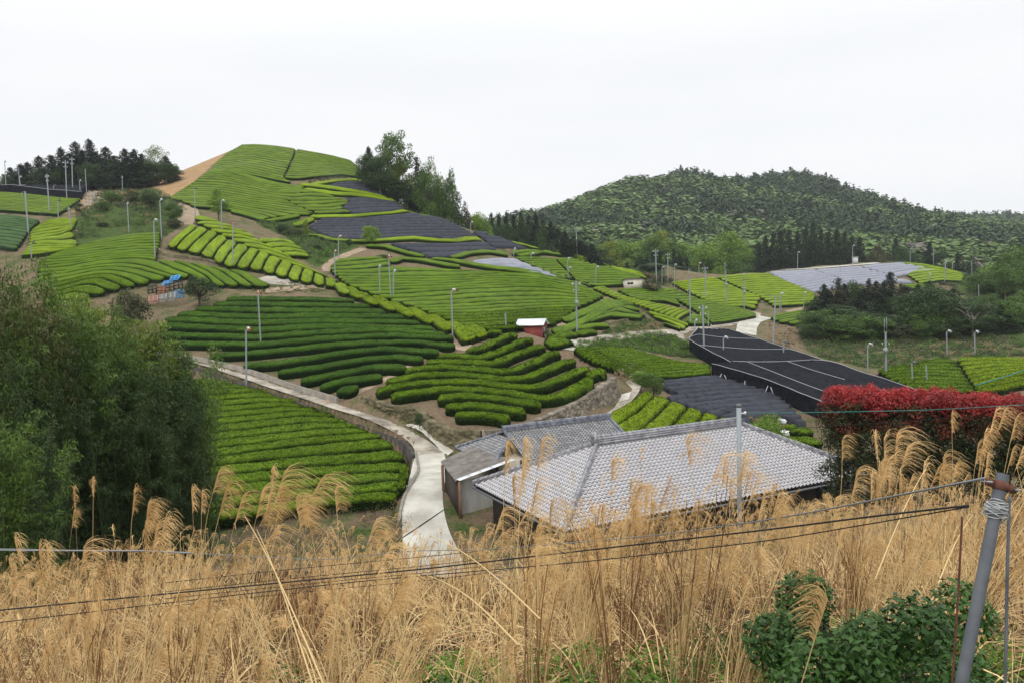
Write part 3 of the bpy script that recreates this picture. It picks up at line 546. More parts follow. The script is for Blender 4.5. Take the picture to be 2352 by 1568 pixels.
seps('short charcoal netted rows left of the gap', 7, [[(700,682),(850,665)],[(780,732),(930,700)],[(860,755),(1020,740)],[(950,792),(1110,768)],[(1050,832),(1210,790)],[(1180,865),(1320,822)],[(1290,900),(1480,858)],[(1390,950),(1500,935)]], 'net_grey', net=True)
seps('last charcoal netted patch by the red hedge', 7, [[(1700,862),(1930,850)],[(1870,900),(1970,895)],[(1890,940),(2010,950)]], 'net_grey', net=True)
seps('plump plots behind the tiled roofs', 7, [[(100,900),(380,745),(510,645)],[(190,1000),(450,830),(605,688)],[(340,1110),(600,890),(755,735)],[(620,1100),(790,930),(905,798)],[(900,1090),(1030,890),(1050,835)],[(1150,1060),(1185,920),(1190,878)],[(1340,1020),(1330,940),(1320,905)]], 'tea_bright', gap=.03, where='left', h=.9)
lines('little round-topped hedges by the red hedge', 7, [[(1800,960),(1910,958)],[(1860,1000),(2010,980)],[(1930,1012),(2060,1005)],[(1860,1060),(1960,1100)],[(1970,1060),(2080,1110)],[(1820,1150),(1890,1152)],[(1960,1165),(2050,1200)]], 'tea_mid', w=1.4)
# lower left, in front of the wall
field('bright field below the dark retaining wall', 0, [[(400,868),(450,869),(500,872)],[(340,902),(487,892),(560,890),(596,894)],[(330,985),(487,974),(700,953),(776,958)],[(320,1060),(487,1047),(700,1020),(885,1003)],[(310,1110),(487,1090),(700,1070),(938,1054)],[(310,1160),(487,1140),(700,1118),(937,1102)],[(330,1215),(500,1195),(700,1165),(905,1146)]], [2,6,4,2,2,2], 'tea_mid', gap=.09)
lines('dark green field above the curving road', 3, [[(-268,528),(400,528),(900,542)],[(-388,572),(300,578),(1040,592)],[(-552,616),(300,633),(1180,640)],[(-712,662),(0,692),(500,682),(1355,690)],[(-824,708),(0,748),(600,728),(1500,740)],[(-868,766),(0,812),(600,778),(1625,795)],[(-868,850),(0,878),(600,832),(1200,808),(1735,852)],[(-840,930),(0,945),(600,892),(1200,858),(1810,882)],
 [(-424,1045),(0,1022),(600,958),(1100,922),(1500,922),(1815,955)],[(-116,1135),(300,1105),(800,1015),(1200,982),(1680,1012)],[(200,1200),(500,1162),(900,1092),(1300,1052),(1530,1078)],[(410,1275),(800,1202),(1100,1142),(1380,1158)],[(590,1335),(850,1262),(1160,1232)],[(740,1368),(830,1350),(920,1348)]], 'tea_dark', w=1.6, h=.85)
lines('zigzag rows on the stone-walled terrace', 6, [[(1180,92),(1240,88),(1310,98)],[(1000,270),(1150,230),(1300,160),(1400,115),(1440,128)],[(730,315),(900,310),(1100,330),(1250,290),(1400,222),(1520,162),(1600,170)],[(620,370),(900,360),(1150,378),(1260,382),(1400,312),(1600,242),(1710,222)],[(430,455),(600,422),(800,412),(1100,432),(1350,462),(1450,432),(1700,325),(1790,275),(1850,292)],[(260,548),(450,502),(700,478),(1000,482),(1300,522),(1500,525),(1700,445),(1900,365),(1990,350)],
 [(170,635),(400,572),(700,548),(1000,545),(1400,588),(1620,602),(1800,545),(2000,455),(2110,415)],[(300,675),(500,650),(750,612),(1000,612),(1400,652),(1700,702),(1800,690),(2000,605),(2130,520)],[(730,700),(900,678),(1100,682),(1400,712),(1670,758)],[(800,775),(1000,758),(1200,772),(1530,822)],[(890,848),(1100,842),(1390,872)],[(2120,500),(2190,440),(2250,475)]], 'tea_mid', w=1.3, h=.9, rough=.09)
for r in ROWS: r['d'] = rowmesh(r)
litter_shade[GY < 29] = .9
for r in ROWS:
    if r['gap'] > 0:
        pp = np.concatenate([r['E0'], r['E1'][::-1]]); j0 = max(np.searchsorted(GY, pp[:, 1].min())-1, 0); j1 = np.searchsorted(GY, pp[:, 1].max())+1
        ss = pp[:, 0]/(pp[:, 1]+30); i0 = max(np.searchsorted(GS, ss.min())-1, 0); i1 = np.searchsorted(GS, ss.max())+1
        litter_shade[j0:j1, i0:i1][inpoly(GX[j0:j1, i0:i1], GYY[j0:j1, i0:i1], pp)] = 1.0
me = mesh('ground', np.stack([GX, GYY, GH], -1).reshape(-1, 3), Q, gmat, attrs={'veg': veg.ravel(), 'bare': bare.ravel(), 'wood': wood.ravel(), 'litter_shade': litter_shade.ravel()})
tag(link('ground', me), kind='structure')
green = sorted([r for r in ROWS if not r['net']], key=lambda r: -r['area']); keep = set(id(r) for r in green[:298])
rest = []
seen = {}
for r in ROWS:
    V, Q, o, top = r['d']
    if not r['net'] and id(r) not in keep: rest.append(r); continue
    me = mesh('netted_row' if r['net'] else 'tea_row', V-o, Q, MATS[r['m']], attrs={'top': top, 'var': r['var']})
    ob = link('netted_tea_row' if r['net'] else 'tea_row', me, loc=o)
    left = r['where'] != 'top'
    w_ = ORD[r['i']] if not (left and r['i'] == 0) else r['where']+'most'
    lab = ('netted tea row, ' if r['net'] else 'clipped tea row, ')+(f"{w_} {'in' if r['i'] == 0 else 'down in' if not left else 'from the '+r['where']+' in'} the {r['phrase']}")
    if r['n'] == 1: lab = ('netted tea row, ' if r['net'] else 'clipped tea row, ')+r['phrase']
    seen[lab] = seen.get(lab, 0)+1
    if len(lab.split()) > 16: print('LONG', lab)
    tag(ob, lab, 'netted tea row' if r['net'] else 'tea row', ('tea rows under shade nets, ' if r['net'] else 'tea rows, ')+r['phrase'])
print('rows', len(ROWS), 'green', len(green), 'stuff', len(rest), 'dup labels', [k for k, v in seen.items() if v > 1])
if rest:
    mats_ = sorted({r['m'] for r in rest}); off = 0; VV = []; QQ = []; TT = []; MI = []; VR = []
    for r in rest:
        V, Q, o, top = r['d']; VV.append(V); QQ.append(Q+off); TT.append(top); VR.append(r['var']); MI.append(np.full(len(Q), mats_.index(r['m']))); off += len(V)
    me = mesh('far_tea_rows', np.concatenate(VV), np.concatenate(QQ), None, attrs={'top': np.concatenate(TT), 'var': np.concatenate(VR)}, mats=[MATS[m_] for m_ in mats_], midx=np.concatenate(MI))
    tag(link('far_tea_rows', me), 'smallest and farthest clipped tea rows between the larger ones on the slopes', 'tea rows', kind='stuff')
# ---------------------------------------------------------------- roads, paths
mat('concrete_old', (.16,.14,.11), rough=.9, col2=(.40,.36,.29), scale=.55, bump=.02, bscale=9, stretch=(1,1,1))
mat('concrete_new', (.31,.295,.245), rough=.85, col2=(.50,.485,.425), scale=.45, bump=.01, bscale=8)
mat('asphalt_worn', (.20,.18,.155), rough=.9, col2=(.40,.36,.30), scale=.35, bump=.02, bscale=12)
mat('dirt', (.22,.16,.10), rough=.95, col2=(.33,.255,.18), scale=1.2, bump=.05, bscale=6)
def ribbon(name, L, R, m, k=0, lift=.05, kind='structure', n=60, across=6, pl=False):
    L = resamp(T(k, L), n); R = resamp(T(k, R), n); f_ = onplane if pl else (lambda q: gp(q[:, 0], q[:, 1]))
    a, b = f_(L), f_(R); w = np.linspace(0, 1, across); G = np.zeros((n, across, 3)); G[:, :, :2] = a[:, None]*(1-w)[None, :, None]+b[:, None]*w[None, :, None]
    # a bed that is level from side to side
    hz = np.maximum(H(G[:, :, 0], G[:, :, 1]), 0*G[:, :, 0]-99); G[:, :, 2] = (hz[:, 2:5].mean(1)+lift)[:, None]+(w-.5)[None]*.15
    mb = MB(); mb.sheet(G); o = mb.build(name, MATS[m], smooth=True); tag(o, kind=kind); return a, b
def bed(name, i, m, lift):
    a, b, z = BEDS[i]; w = np.linspace(0, 1, 6); G = np.zeros((90, 6, 3)); G[:, :, :2] = a[:, None]*(1-w)[None, :, None]+b[:, None]*w[None, :, None]; G[:, :, 2] = (z+lift)[:, None]
    mb = MB(); mb.sheet(G); tag(mb.build(name, MATS[m], smooth=True), kind='structure')
bed('farm_road', 0, 'concrete_old', .05); bed('concrete_lane', 1, 'concrete_new', .07); ra, rb, rz = BEDS[0]
# joint cut across the lane, the expansion gap in the slab
a_, b_, z_ = BEDS[1]; mb = MB(); mb.tube([[*a_[52], z_[52]+.07], [*(b_[44]), z_[44]+.07]], .035, 5); tag(mb.build('lane_joint', MATS['tile_edge_shade'] if 'tile_edge_shade' in MATS else MATS['net_black']), kind='structure')
ribbon('concrete_apron', [(931,977),(960,990),(985,1010),(1023,1046)], [(945,976),(990,985),(1020,1010),(1044,1031)], 'concrete_new', lift=.08)
ribbon('side_lane', [(1416,876),(1424,905),(1392,930),(1360,957)], [(1452,878),(1474,900),(1442,932),(1404,962)], 'concrete_old')
ribbon('concrete_patch', [(1428,905),(1420,925)], [(1450,903),(1444,918)], 'concrete_new', lift=.08)
def path(name, k, pts, w, m, h=0, lift=.05):
    p = resamp(T(k, pts), 50); q = gp(p[:, 0], p[:, 1], h); t_ = np.gradient(q, axis=0); t_ /= np.linalg.norm(t_, axis=1)[:, None]; nn = np.stack([-t_[:, 1], t_[:, 0]], -1)
    ws = np.linspace(-.5, .5, 5)*w; G = np.zeros((50, 5, 3)); G[:, :, :2] = q[:, None]+nn[:, None]*ws[None, :, None]; G[:, :, 2] = H(G[:, :, 0], G[:, :, 1])+lift
    mb = MB(); mb.sheet(G[:, ::-1]); o = mb.build(name, MATS[m], smooth=True); tag(o, kind='structure')
path('valley_road', 4, [(560,1215),(640,1178),(760,1155),(1000,1128),(1350,1097),(1550,1088),(1700,1050),(1900,1025),(2100,995),(2220,955),(2240,910)], 2.4, 'concrete_old')
path('road_apron', 4, [(440,1250),(520,1205),(610,1180)], 4.0, 'concrete_new', lift=.08)
path('white_road', 4, [(2340,955),(2260,968),(2200,985),(2160,1040),(2150,1110)], 3.6, 'concrete_new', lift=.08)
path('hillside_path', 4, [(1010,780),(930,795),(800,862),(600,962),(400,1030)], 2.2, 'dirt')
path('bank_track', 2, [(990,1110),(850,1160),(720,1220),(650,1280),(660,1320)], 1.6, 'dirt')
path('ridge_track', 1, [(1640,690),(1740,730),(1760,790),(1700,860),(1690,890)], 3.2, 'dirt')
path('far_field_track', 5, [(0,522),(250,518),(420,508),(640,490),(830,475),(1000,460),(1150,445)], 2.0, 'concrete_new', lift=.12)
path('footpath_right_fields', 5, [(170,905),(260,885),(345,872)], 1.2, 'dirt')
path('terrace_footpath', 3, [(600,1500),(900,1420),(1180,1290),(1400,1170),(1580,1060),(1740,1000)], 1.1, 'dirt', lift=.06)
path('work_yard', 3, [(60,345),(180,380),(330,395),(400,390)], 3.0, 'asphalt_worn', lift=.06)
path('yard_strip', 3, [(90,470),(300,455),(500,430),(640,440)], 2.4, 'dirt', lift=.07)
path('field_edge_strip', 3, [(1700,870),(1850,960),(1900,980),(1840,1010)], 2.2, 'dirt', lift=.05)
mat('earth_wet', (.16,.12,.085), rough=.95, col2=(.26,.20,.145), scale=1.5, bump=.06, bscale=7)
# ---------------------------------------------------------------- walls
def stonewall(name, line, ztop, out, thick=.45, cell=.32, m='stone', label=None, depth=.10, base=.35, seed=1):
    """dry-stone facing: cushions of irregular stones with deep joints; line is the upper edge, out = side of the face"""
    r = np.random.default_rng(seed); line = resamp(line, 400); L = np.r_[0, np.cumsum(np.hypot(*np.diff(line, axis=0).T))]; tot = L[-1]
    n = int(tot/.11); s = np.linspace(0, tot, n); c = np.stack([np.interp(s, L, line[:, k]) for k in (0, 1)], -1); t_ = np.gradient(c, axis=0); t_ /= np.linalg.norm(t_, axis=1)[:, None]
    nn = np.stack([t_[:, 1], -t_[:, 0]], -1)*out; zt = ztop(c[:, 0], c[:, 1])+.04; foot = c+nn*(thick+.5)
    zb = H(c[:, 0]+nn[:, 0]*1.0, c[:, 1]+nn[:, 1]*1.0)-base; zb = np.minimum(zb, zt-.3)
    m_ = 26; w = np.linspace(0, 1, m_); hgt = (zt-zb)
    sd = np.stack([r.uniform(0, tot, int(tot*3.2/cell/cell*.9)), r.uniform(0, 3.2, int(tot*3.2/cell/cell*.9))], -1); sd = sd[np.argsort(sd[:, 0])]
    Z = zt[:, None]-hgt[:, None]*w[None]; Y_ = np.broadcast_to(hgt[:, None]*w[None], Z.shape); X_ = np.broadcast_to(s[:, None], Z.shape)
    f1 = np.full(Z.shape, 9.); f2 = np.full(Z.shape, 9.); idn = np.zeros(Z.shape, int)
    for i0 in range(0, n, 50):
        sl_ = slice(i0, min(n, i0+50)); lo, hi = s[i0]-1, s[min(n, i0+50)-1]+1; cc = sd[(sd[:, 0] > lo) & (sd[:, 0] < hi)]; base_i = np.searchsorted(sd[:, 0], lo)
        d_ = np.hypot((X_[sl_][..., None]-cc[:, 0])*.8, (Y_[sl_][..., None]-cc[:, 1])*1.15); o_ = np.argpartition(d_, 1, -1); v_ = np.take_along_axis(d_, o_, -1); f1[sl_] = v_[..., 0]; f2[sl_] = v_[..., 1]; idn[sl_] = o_[..., 0]+base_i
    bump = np.clip((f2-f1)/.09, 0, 1); off = depth*(bump**.5-1)+r.uniform(-.05, .05, len(sd)+5)[idn]*bump; off[:, 0] = np.minimum(off[:, 0], 0)
    G = np.zeros((n, m_+2, 3)); slope = w*.28
    G[:, 1:m_+1, :2] = c[:, None]+nn[:, None]*(thick+slope[None]*np.minimum(hgt, 2)[:, None]+off)[..., None]; G[:, 1:m_+1, 2] = Z
    G[:, 0, :2] = c-nn*.25; G[:, 0, 2] = zt-.02; G[:, -1] = G[:, -2]; G[:, -1, 2] -= .3
    tt = r.uniform(0, 1, len(sd)+5)[idn]*.8*bump+.1; tint = np.concatenate([tt[:, :1], tt, tt[:, -1:]], 1)
    ix = np.arange(n*(m_+2)).reshape(n, m_+2); Q = np.stack([ix[:-1, :-1], ix[:-1, 1:], ix[1:, 1:], ix[1:, :-1]], -1).reshape(-1, 4)
    if out < 0: Q = Q[:, ::-1]
    o0 = np.array([*c[n//2], zb[n//2]]); me = mesh(name, G.reshape(-1, 3)-o0, Q, MATS[m], tint=tint.ravel()); o = link(name, me, loc=o0); tag(o, label, 'wall'); return o
mat('stone', (.055,.045,.034), rough=.92, spec=.1, col2=(.34,.30,.235), scale=2.2, bump=.04, bscale=10, tintmix=.7)
mat('stone_mossy', (.050,.045,.025), rough=.95, spec=.1, col2=(.22,.19,.115), scale=1.6, bump=.05, bscale=9, tintmix=.6)
iR = slice(4, None)
stonewall('stone_retaining_wall', tf[6:], lambda x, y: plane(x, y), 1, label='long rough stone retaining wall under the zigzag tea terrace, right of its corner', seed=3)
stonewall('stone_retaining_wall', tf[:7], lambda x, y: plane(x, y), 1, m='stone_mossy', label='mossy stone bank under the left front of the zigzag terrace, beside the road', seed=5, cell=.4, depth=.16)
mat('wall_dark', (.030,.027,.023), rough=.9, col2=(.075,.068,.058), scale=1.3, bump=.05, bscale=5)
mat('kerb', (.17,.155,.13), rough=.9, col2=(.27,.245,.20), scale=2, bump=.04, bscale=6)
def slab(name, line, zt, zb, thick, m, label, cat='wall'):
    line = resamp(line, 80); t_ = np.gradient(line, axis=0); t_ /= np.linalg.norm(t_, axis=1)[:, None]; nn = np.stack([-t_[:, 1], t_[:, 0]], -1)*thick/2
    a, b = line-nn, line+nn; G = np.zeros((80, 5, 3)); 
    for j, (q, z) in enumerate([(a, zb), (a, zt), (b, zt), (b, zb), (a, zb)]): G[:, j, :2] = q; G[:, j, 2] = z
    mb = MB(); mb.sheet(G); mb.add(G[0, :4], [[0,1,2,3]]); mb.add(G[-1, :4], [[3,2,1,0]]); o0 = (*line[40], float(np.min(zb))); o = mb.build(name, MATS[m], loc=o0); tag(o, label, cat); return o
_l = ra; _q = rb; zt_ = rz+.12
slab('retaining_wall', resamp(_l+(_l-_q)*.06, 80), resamp(np.stack([zt_, zt_], -1), 80)[:, 0], -14.9, .35, 'wall_dark', 'dark grey block retaining wall below the outer edge of the curving road')
kb = (_q+(_q-_l)*.10)[:62]
slab('kerb_wall', resamp(kb, 80), np.interp(np.linspace(0, 61, 80), np.arange(62), rz[:62])+.60, np.interp(np.linspace(0, 61, 80), np.arange(62), rz[:62])-.4, .30, 'kerb', 'low mossy block wall between the curving road and the dark green field')
KZ = H(*(resamp(gp(*T(0, [(955,1050),(962,1075),(950,1108),(926,1150),(916,1200)]).T), 80)+[.8, 0]).T)
slab('lane_kerb', gp(*T(0, [(955,1050),(962,1075),(950,1108),(926,1150),(916,1200)]).T), KZ+.25, KZ-.5, .18, 'kerb', 'narrow dark kerb along the left edge of the white concrete lane', 'kerb')
stonewall('stone_bank', gp(*T(4, [(420,975),(520,965),(600,930),(700,890)]).T), lambda x, y: H(x, y)+.35, 1, m='stone_mossy', thick=.2, label='short stone bank on the upper side of the sloping dirt path', seed=8, cell=.4)
stonewall('stone_bank', gp(*T(4, [(800,1070),(900,1020),(1050,985),(1190,965)]).T), lambda x, y: H(x, y)+.3, 1, m='stone_mossy', thick=.2, label='low stone bank under the leaf-shaped tea field', seed=9, cell=.4)
stonewall('stone_bank', gp(*T(4, [(600,1125),(700,1112),(790,1108)]).T), lambda x, y: H(x, y)+.35, 1, m='stone', thick=.2, label='broken stone bank at the foot of the utility pole by the road', seed=10, cell=.4)
stonewall('stone_bank', gp(*T(1, [(1460,1130),(1520,1180),(1680,1200),(1850,1220),(1990,1250)]).T), lambda x, y: H(x, y)+.45, 1, m='stone_mossy', thick=.2, label='rocky bank below the stubby bright plots on the ridge', seed=11, cell=.5)
# ---------------------------------------------------------------- black shelters of shade net
mat('pipe', (.42,.44,.46), rough=.45, metal=.6)
mat('pipe_white', (.42,.43,.45), rough=.5)
def nethouse(name, L, R, label, h=1.85, ribs=(), edges=(0, 1), k=0, n=26, posts=True, hem=True, braces=()):
    L = resamp(T(k, L), n); R = resamp(T(k, R), n); a = gp(L[:, 0], L[:, 1], h); b = gp(R[:, 0], R[:, 1], h); c = (a.mean(0)+b.mean(0))/2; z0 = float(H(*c)); root = empty(name, (*c, z0), 0, label, 'shade shelter')
    o0 = np.array([*c, z0]); m_ = 30; w = np.linspace(0, 1, m_); G = np.zeros((n, m_, 3)); G[:, :, :2] = a[:, None]*(1-w)[None, :, None]+b[:, None]*w[None, :, None]
    G[:, :, 2] = H(G[:, :, 0], G[:, :, 1])+h+rng.normal(0, .035, (n, m_))-.16*np.abs(np.sin(np.arange(m_)*math.pi/5))[None]; mb = MB(); mb.sheet(G-o0); mb.build('net_roof', MATS['net_black'], root, smooth=True)
    ed = [G[:, 0], G[:, -1], G[0], G[-1]]
    for e in ed:
        E = resamp(e, 40); B_ = E.copy(); B_[:, 2] = H(E[:, 0], E[:, 1])+.05; S_ = np.stack([E+[0, 0, -.01], (E+B_)/2+rng.normal(0, .05, (40, 1))*[1, 1, 0], B_], 1); mb = MB(); mb.sheet(S_-o0); mb.build('net_curtain', MATS['net_black'], root, smooth=True)
    mb = MB(); 
    for e in [ed[i] for i in edges]: mb.tube(resamp(e, 30)+[0, 0, .04]-o0, .035, 5)
    mb.build('edge_pipe', MATS['pipe_white'], root, smooth=True)
    for (p, kk) in ribs:
        q = resamp(T(kk, p), 24); g_ = gp(q[:, 0], q[:, 1], h); mb = MB(); mb.tube(np.concatenate([g_, (H(g_[:, 0], g_[:, 1])+h+.07)[:, None]], 1)-o0, .032, 5); mb.build('roof_pipe', MATS['pipe_white'], root, smooth=True)
    for (p, q) in braces:
        pa, pb = T(7, [p])[0], T(7, [q])[0]; A_ = g3(pa[0], pa[1], h); B_ = P(pb[0], pb[1], A_[1]-.5); mb = MB(); mb.tube([A_-o0, B_-o0], .04, 5); mb.build('brace', MATS['pipe'], root)
    return root
nethouse('shade_net_shelter', [(1604,753),(1580,779),(1630,806),(1678,831)], [(1672,753),(1752,780),(1890,824),(1895,826)], 'larger far shelter of black shade net beside the valley road', ribs=[([(900,170),(1000,132),(1200,160),(1400,172),(1590,175)], 7), ([(1005,230),(1150,245),(1400,265),(1600,272),(1830,270)], 7)], edges=(0, 1, 2))
nethouse('shade_net_shelter', [(1635,834),(1700,853),(1780,878),(1852,907),(2010,968)], [(1682,829),(1806,829),(1892,823),(2074,882),(2160,910)], 'near shelter of black shade net behind the red-topped hedge', ribs=[([(1450,383),(1700,480),(1980,590),(2200,670)], 7), ([(1820,380),(2050,460),(2352,548)], 7)], braces=[((1220,490),(1205,520)),((1245,500),(1262,540)),((1435,555),(1432,590)),((1645,600),(1622,660)),((1670,610),(1695,680))])
nethouse('shade_net_shelter', [(-60,500),(0,508),(200,535),(450,565),(750,588)], [(-60,440),(0,446),(250,462),(520,490),(800,515)], 'black shade net shelter in front of the left treeline', k=1, ribs=[([(0,455),(30,485),(60,520)], 1), ([(235,462),(205,490),(190,530)], 1), ([(515,488),(497,530),(488,562)], 1)], edges=(0,))
# ---------------------------------------------------------------- poles
mat('galv', (.27,.30,.32), rough=.6, metal=.15, spec=.4); mat('galv_dark', (.13,.14,.15), rough=.6); mat('rust', (.30,.07,.03), rough=.8); mat('white_paint', (.55,.55,.53), rough=.5); mat('insul', (.68,.68,.66), rough=.35)
mat('blade_dark', (.05,.04,.04), rough=.6)
def cylmesh():
    mb = MB(); mb.tube([(0,0,0),(0,0,1)], 1.0, 10); return mb.build('pole', MATS['galv'], smooth=True, link_=False)
POLEME = cylmesh()
def fanhead(kind):
    """motor with three tilted blades on a short arm"""
    mb = MB(); mb.tube([(.05,0,-.1),(.32,0,.12)], .05, 6); mb.tube([(.18,-.05,.2),(.30,-.12,.2),(.62,-.42,.12)], [.12,.20,.13], 10); mot = mb.build('motor', MATS['white_paint' if kind != 'dark' else 'galv_dark'], smooth=True, link_=False)
    bl = []
    c = np.array([.66,-.46,.11]); ax = np.array([.62,-.76,-.16]); ax /= np.linalg.norm(ax); e1 = np.cross(ax, [0,0,1]); e1 /= np.linalg.norm(e1); e2 = np.cross(ax, e1)
    for i in range(3):
        th = .5+i*2.094; d = math.cos(th)*e1+math.sin(th)*e2; n_ = np.cross(ax, d); mb = MB(); w_ = .09; tw = ax*.05
        G = np.array([[c+d*r_+n_*w_*s_*(1 if r_ > .1 else .4)+tw*s_ for s_ in (-1, 0, 1)] for r_ in (.03, .15, .3, .46)]); mb.sheet(G); mb.sheet(G[:, ::-1]+ax*.01); bl.append(mb.build('fan_blade', MATS['rust' if kind == 'red' else 'blade_dark' if kind == 'dark' else 'galv'], link_=False))
    return mot, bl
HEADS = {k: fanhead(k) for k in ('red', 'dark', 'grey')}
def xarm(w, z): 
    mb = MB(); mb.box((0, 0, z), (w, .10, .10)); 
    return mb.build('crossarm', MATS['galv'], link_=False)
_mb = MB()
for x_ in (-.5, .5): _mb.tube([(x_, 0, .05), (x_, 0, .16), (x_, 0, .28)], [.06, .09, .04], 6)
INSME = _mb.build('insulator', MATS['insul'], smooth=True, link_=False); XME = xarm(1.5, 0)
_mb = MB(); _mb.tube([(0, -.35, -.35), (0, -.35, .35)], .26, 10); _mb.box((0, -.1, 0), (.5, .1, .12)); TRME = _mb.build('transformer', MATS['galv'], link_=False)
_mb = MB(); _mb.tube([(-.13, 0, 0), (-.13, 0, 1.8)], .035, 6); _mb.tube([(.13, 0, 0), (.13, 0, 2.0)], .035, 6); _mb.box((0, 0, .05), (.4, .12, .1)); TWME = _mb.build('twin_rod', MATS['galv'], link_=False)
_mb = MB(); _mb.box((-.55, 0, 0), (1.1, .05, .05)); _mb.box((-.55, 0, -.9), (1.1, .05, .05)); _mb.box((-1.1, 0, -.45), (.05, .05, .9)); FRME = _mb.build('bracket_frame', MATS['galv'], link_=False)
def pole(k, top, base, kind, label, Y=None, r=None):
    (ut, vt), (ub, vb) = T(k, [top, base])
    if Y is None: q = gp([ub], [vb])[0]
    else: q = P(ub, vb, Y)[:2]
    z0 = float(H(*q)); B_ = np.array([q[0], q[1], z0]); Tp = P(ut, vt, q[1]); L = np.linalg.norm(Tp-B_); ax = (Tp-B_)/L
    if r is None: r = .085 if kind in ('fan_red', 'fan_dark', 'fan_grey', 'plain') else .12
    cat = 'frost fan' if kind.startswith('fan') else 'utility pole' if kind in ('utility', 'trans') else 'pole'
    nm = 'frost_fan' if cat == 'frost fan' else 'utility_pole' if cat == 'utility pole' else 'field_pole'
    o = empty(nm, B_, 0, label, cat, {'frost fan': 'frost fans on poles over the tea', 'utility pole': 'utility poles with crossarms', 'pole': 'bare metal poles in the fields'}[cat])
    rz = random.uniform(-.6, .6); Z = Vector(ax); X = Vector((math.cos(rz), math.sin(rz), 0)); X = (X-Z*X.dot(Z)).normalized(); Yv = Z.cross(X)
    o.rotation_euler = Matrix((X, Yv, Z)).transposed().to_euler()
    c = link('pole', POLEME, o); c.scale = (r, r, L)
    def ch(n_, me, z, sc=1.0): 
        c = link(n_, me, o); c.location = (0, 0, z); c.scale = (sc, sc, sc); return c
    if kind.startswith('fan'):
        mot, bl = HEADS[kind[4:]]; m_ = ch('motor', mot, L, .8)
        for b in bl: c = link('fan_blade', b, o); c.location = (0, 0, L); c.scale = (.8, .8, .8)
    if kind in ('utility', 'trans'):
        ch('crossarm', XME, L*.93); ch('insulator', INSME, L*.93); ch('crossarm', XME, L*.82, .7); ch('insulator', INSME, L*.82, .7)
    if kind in ('trans', 'mast_trans'): ch('transformer', TRME, L*.60, .9)
    if kind in ('mast', 'mast_trans'): ch('twin_rod', TWME, L-.1); ch('insulator', INSME, L*.72, .8)
    if kind == 'frame': ch('bracket_frame', FRME, L-.05)
    return o
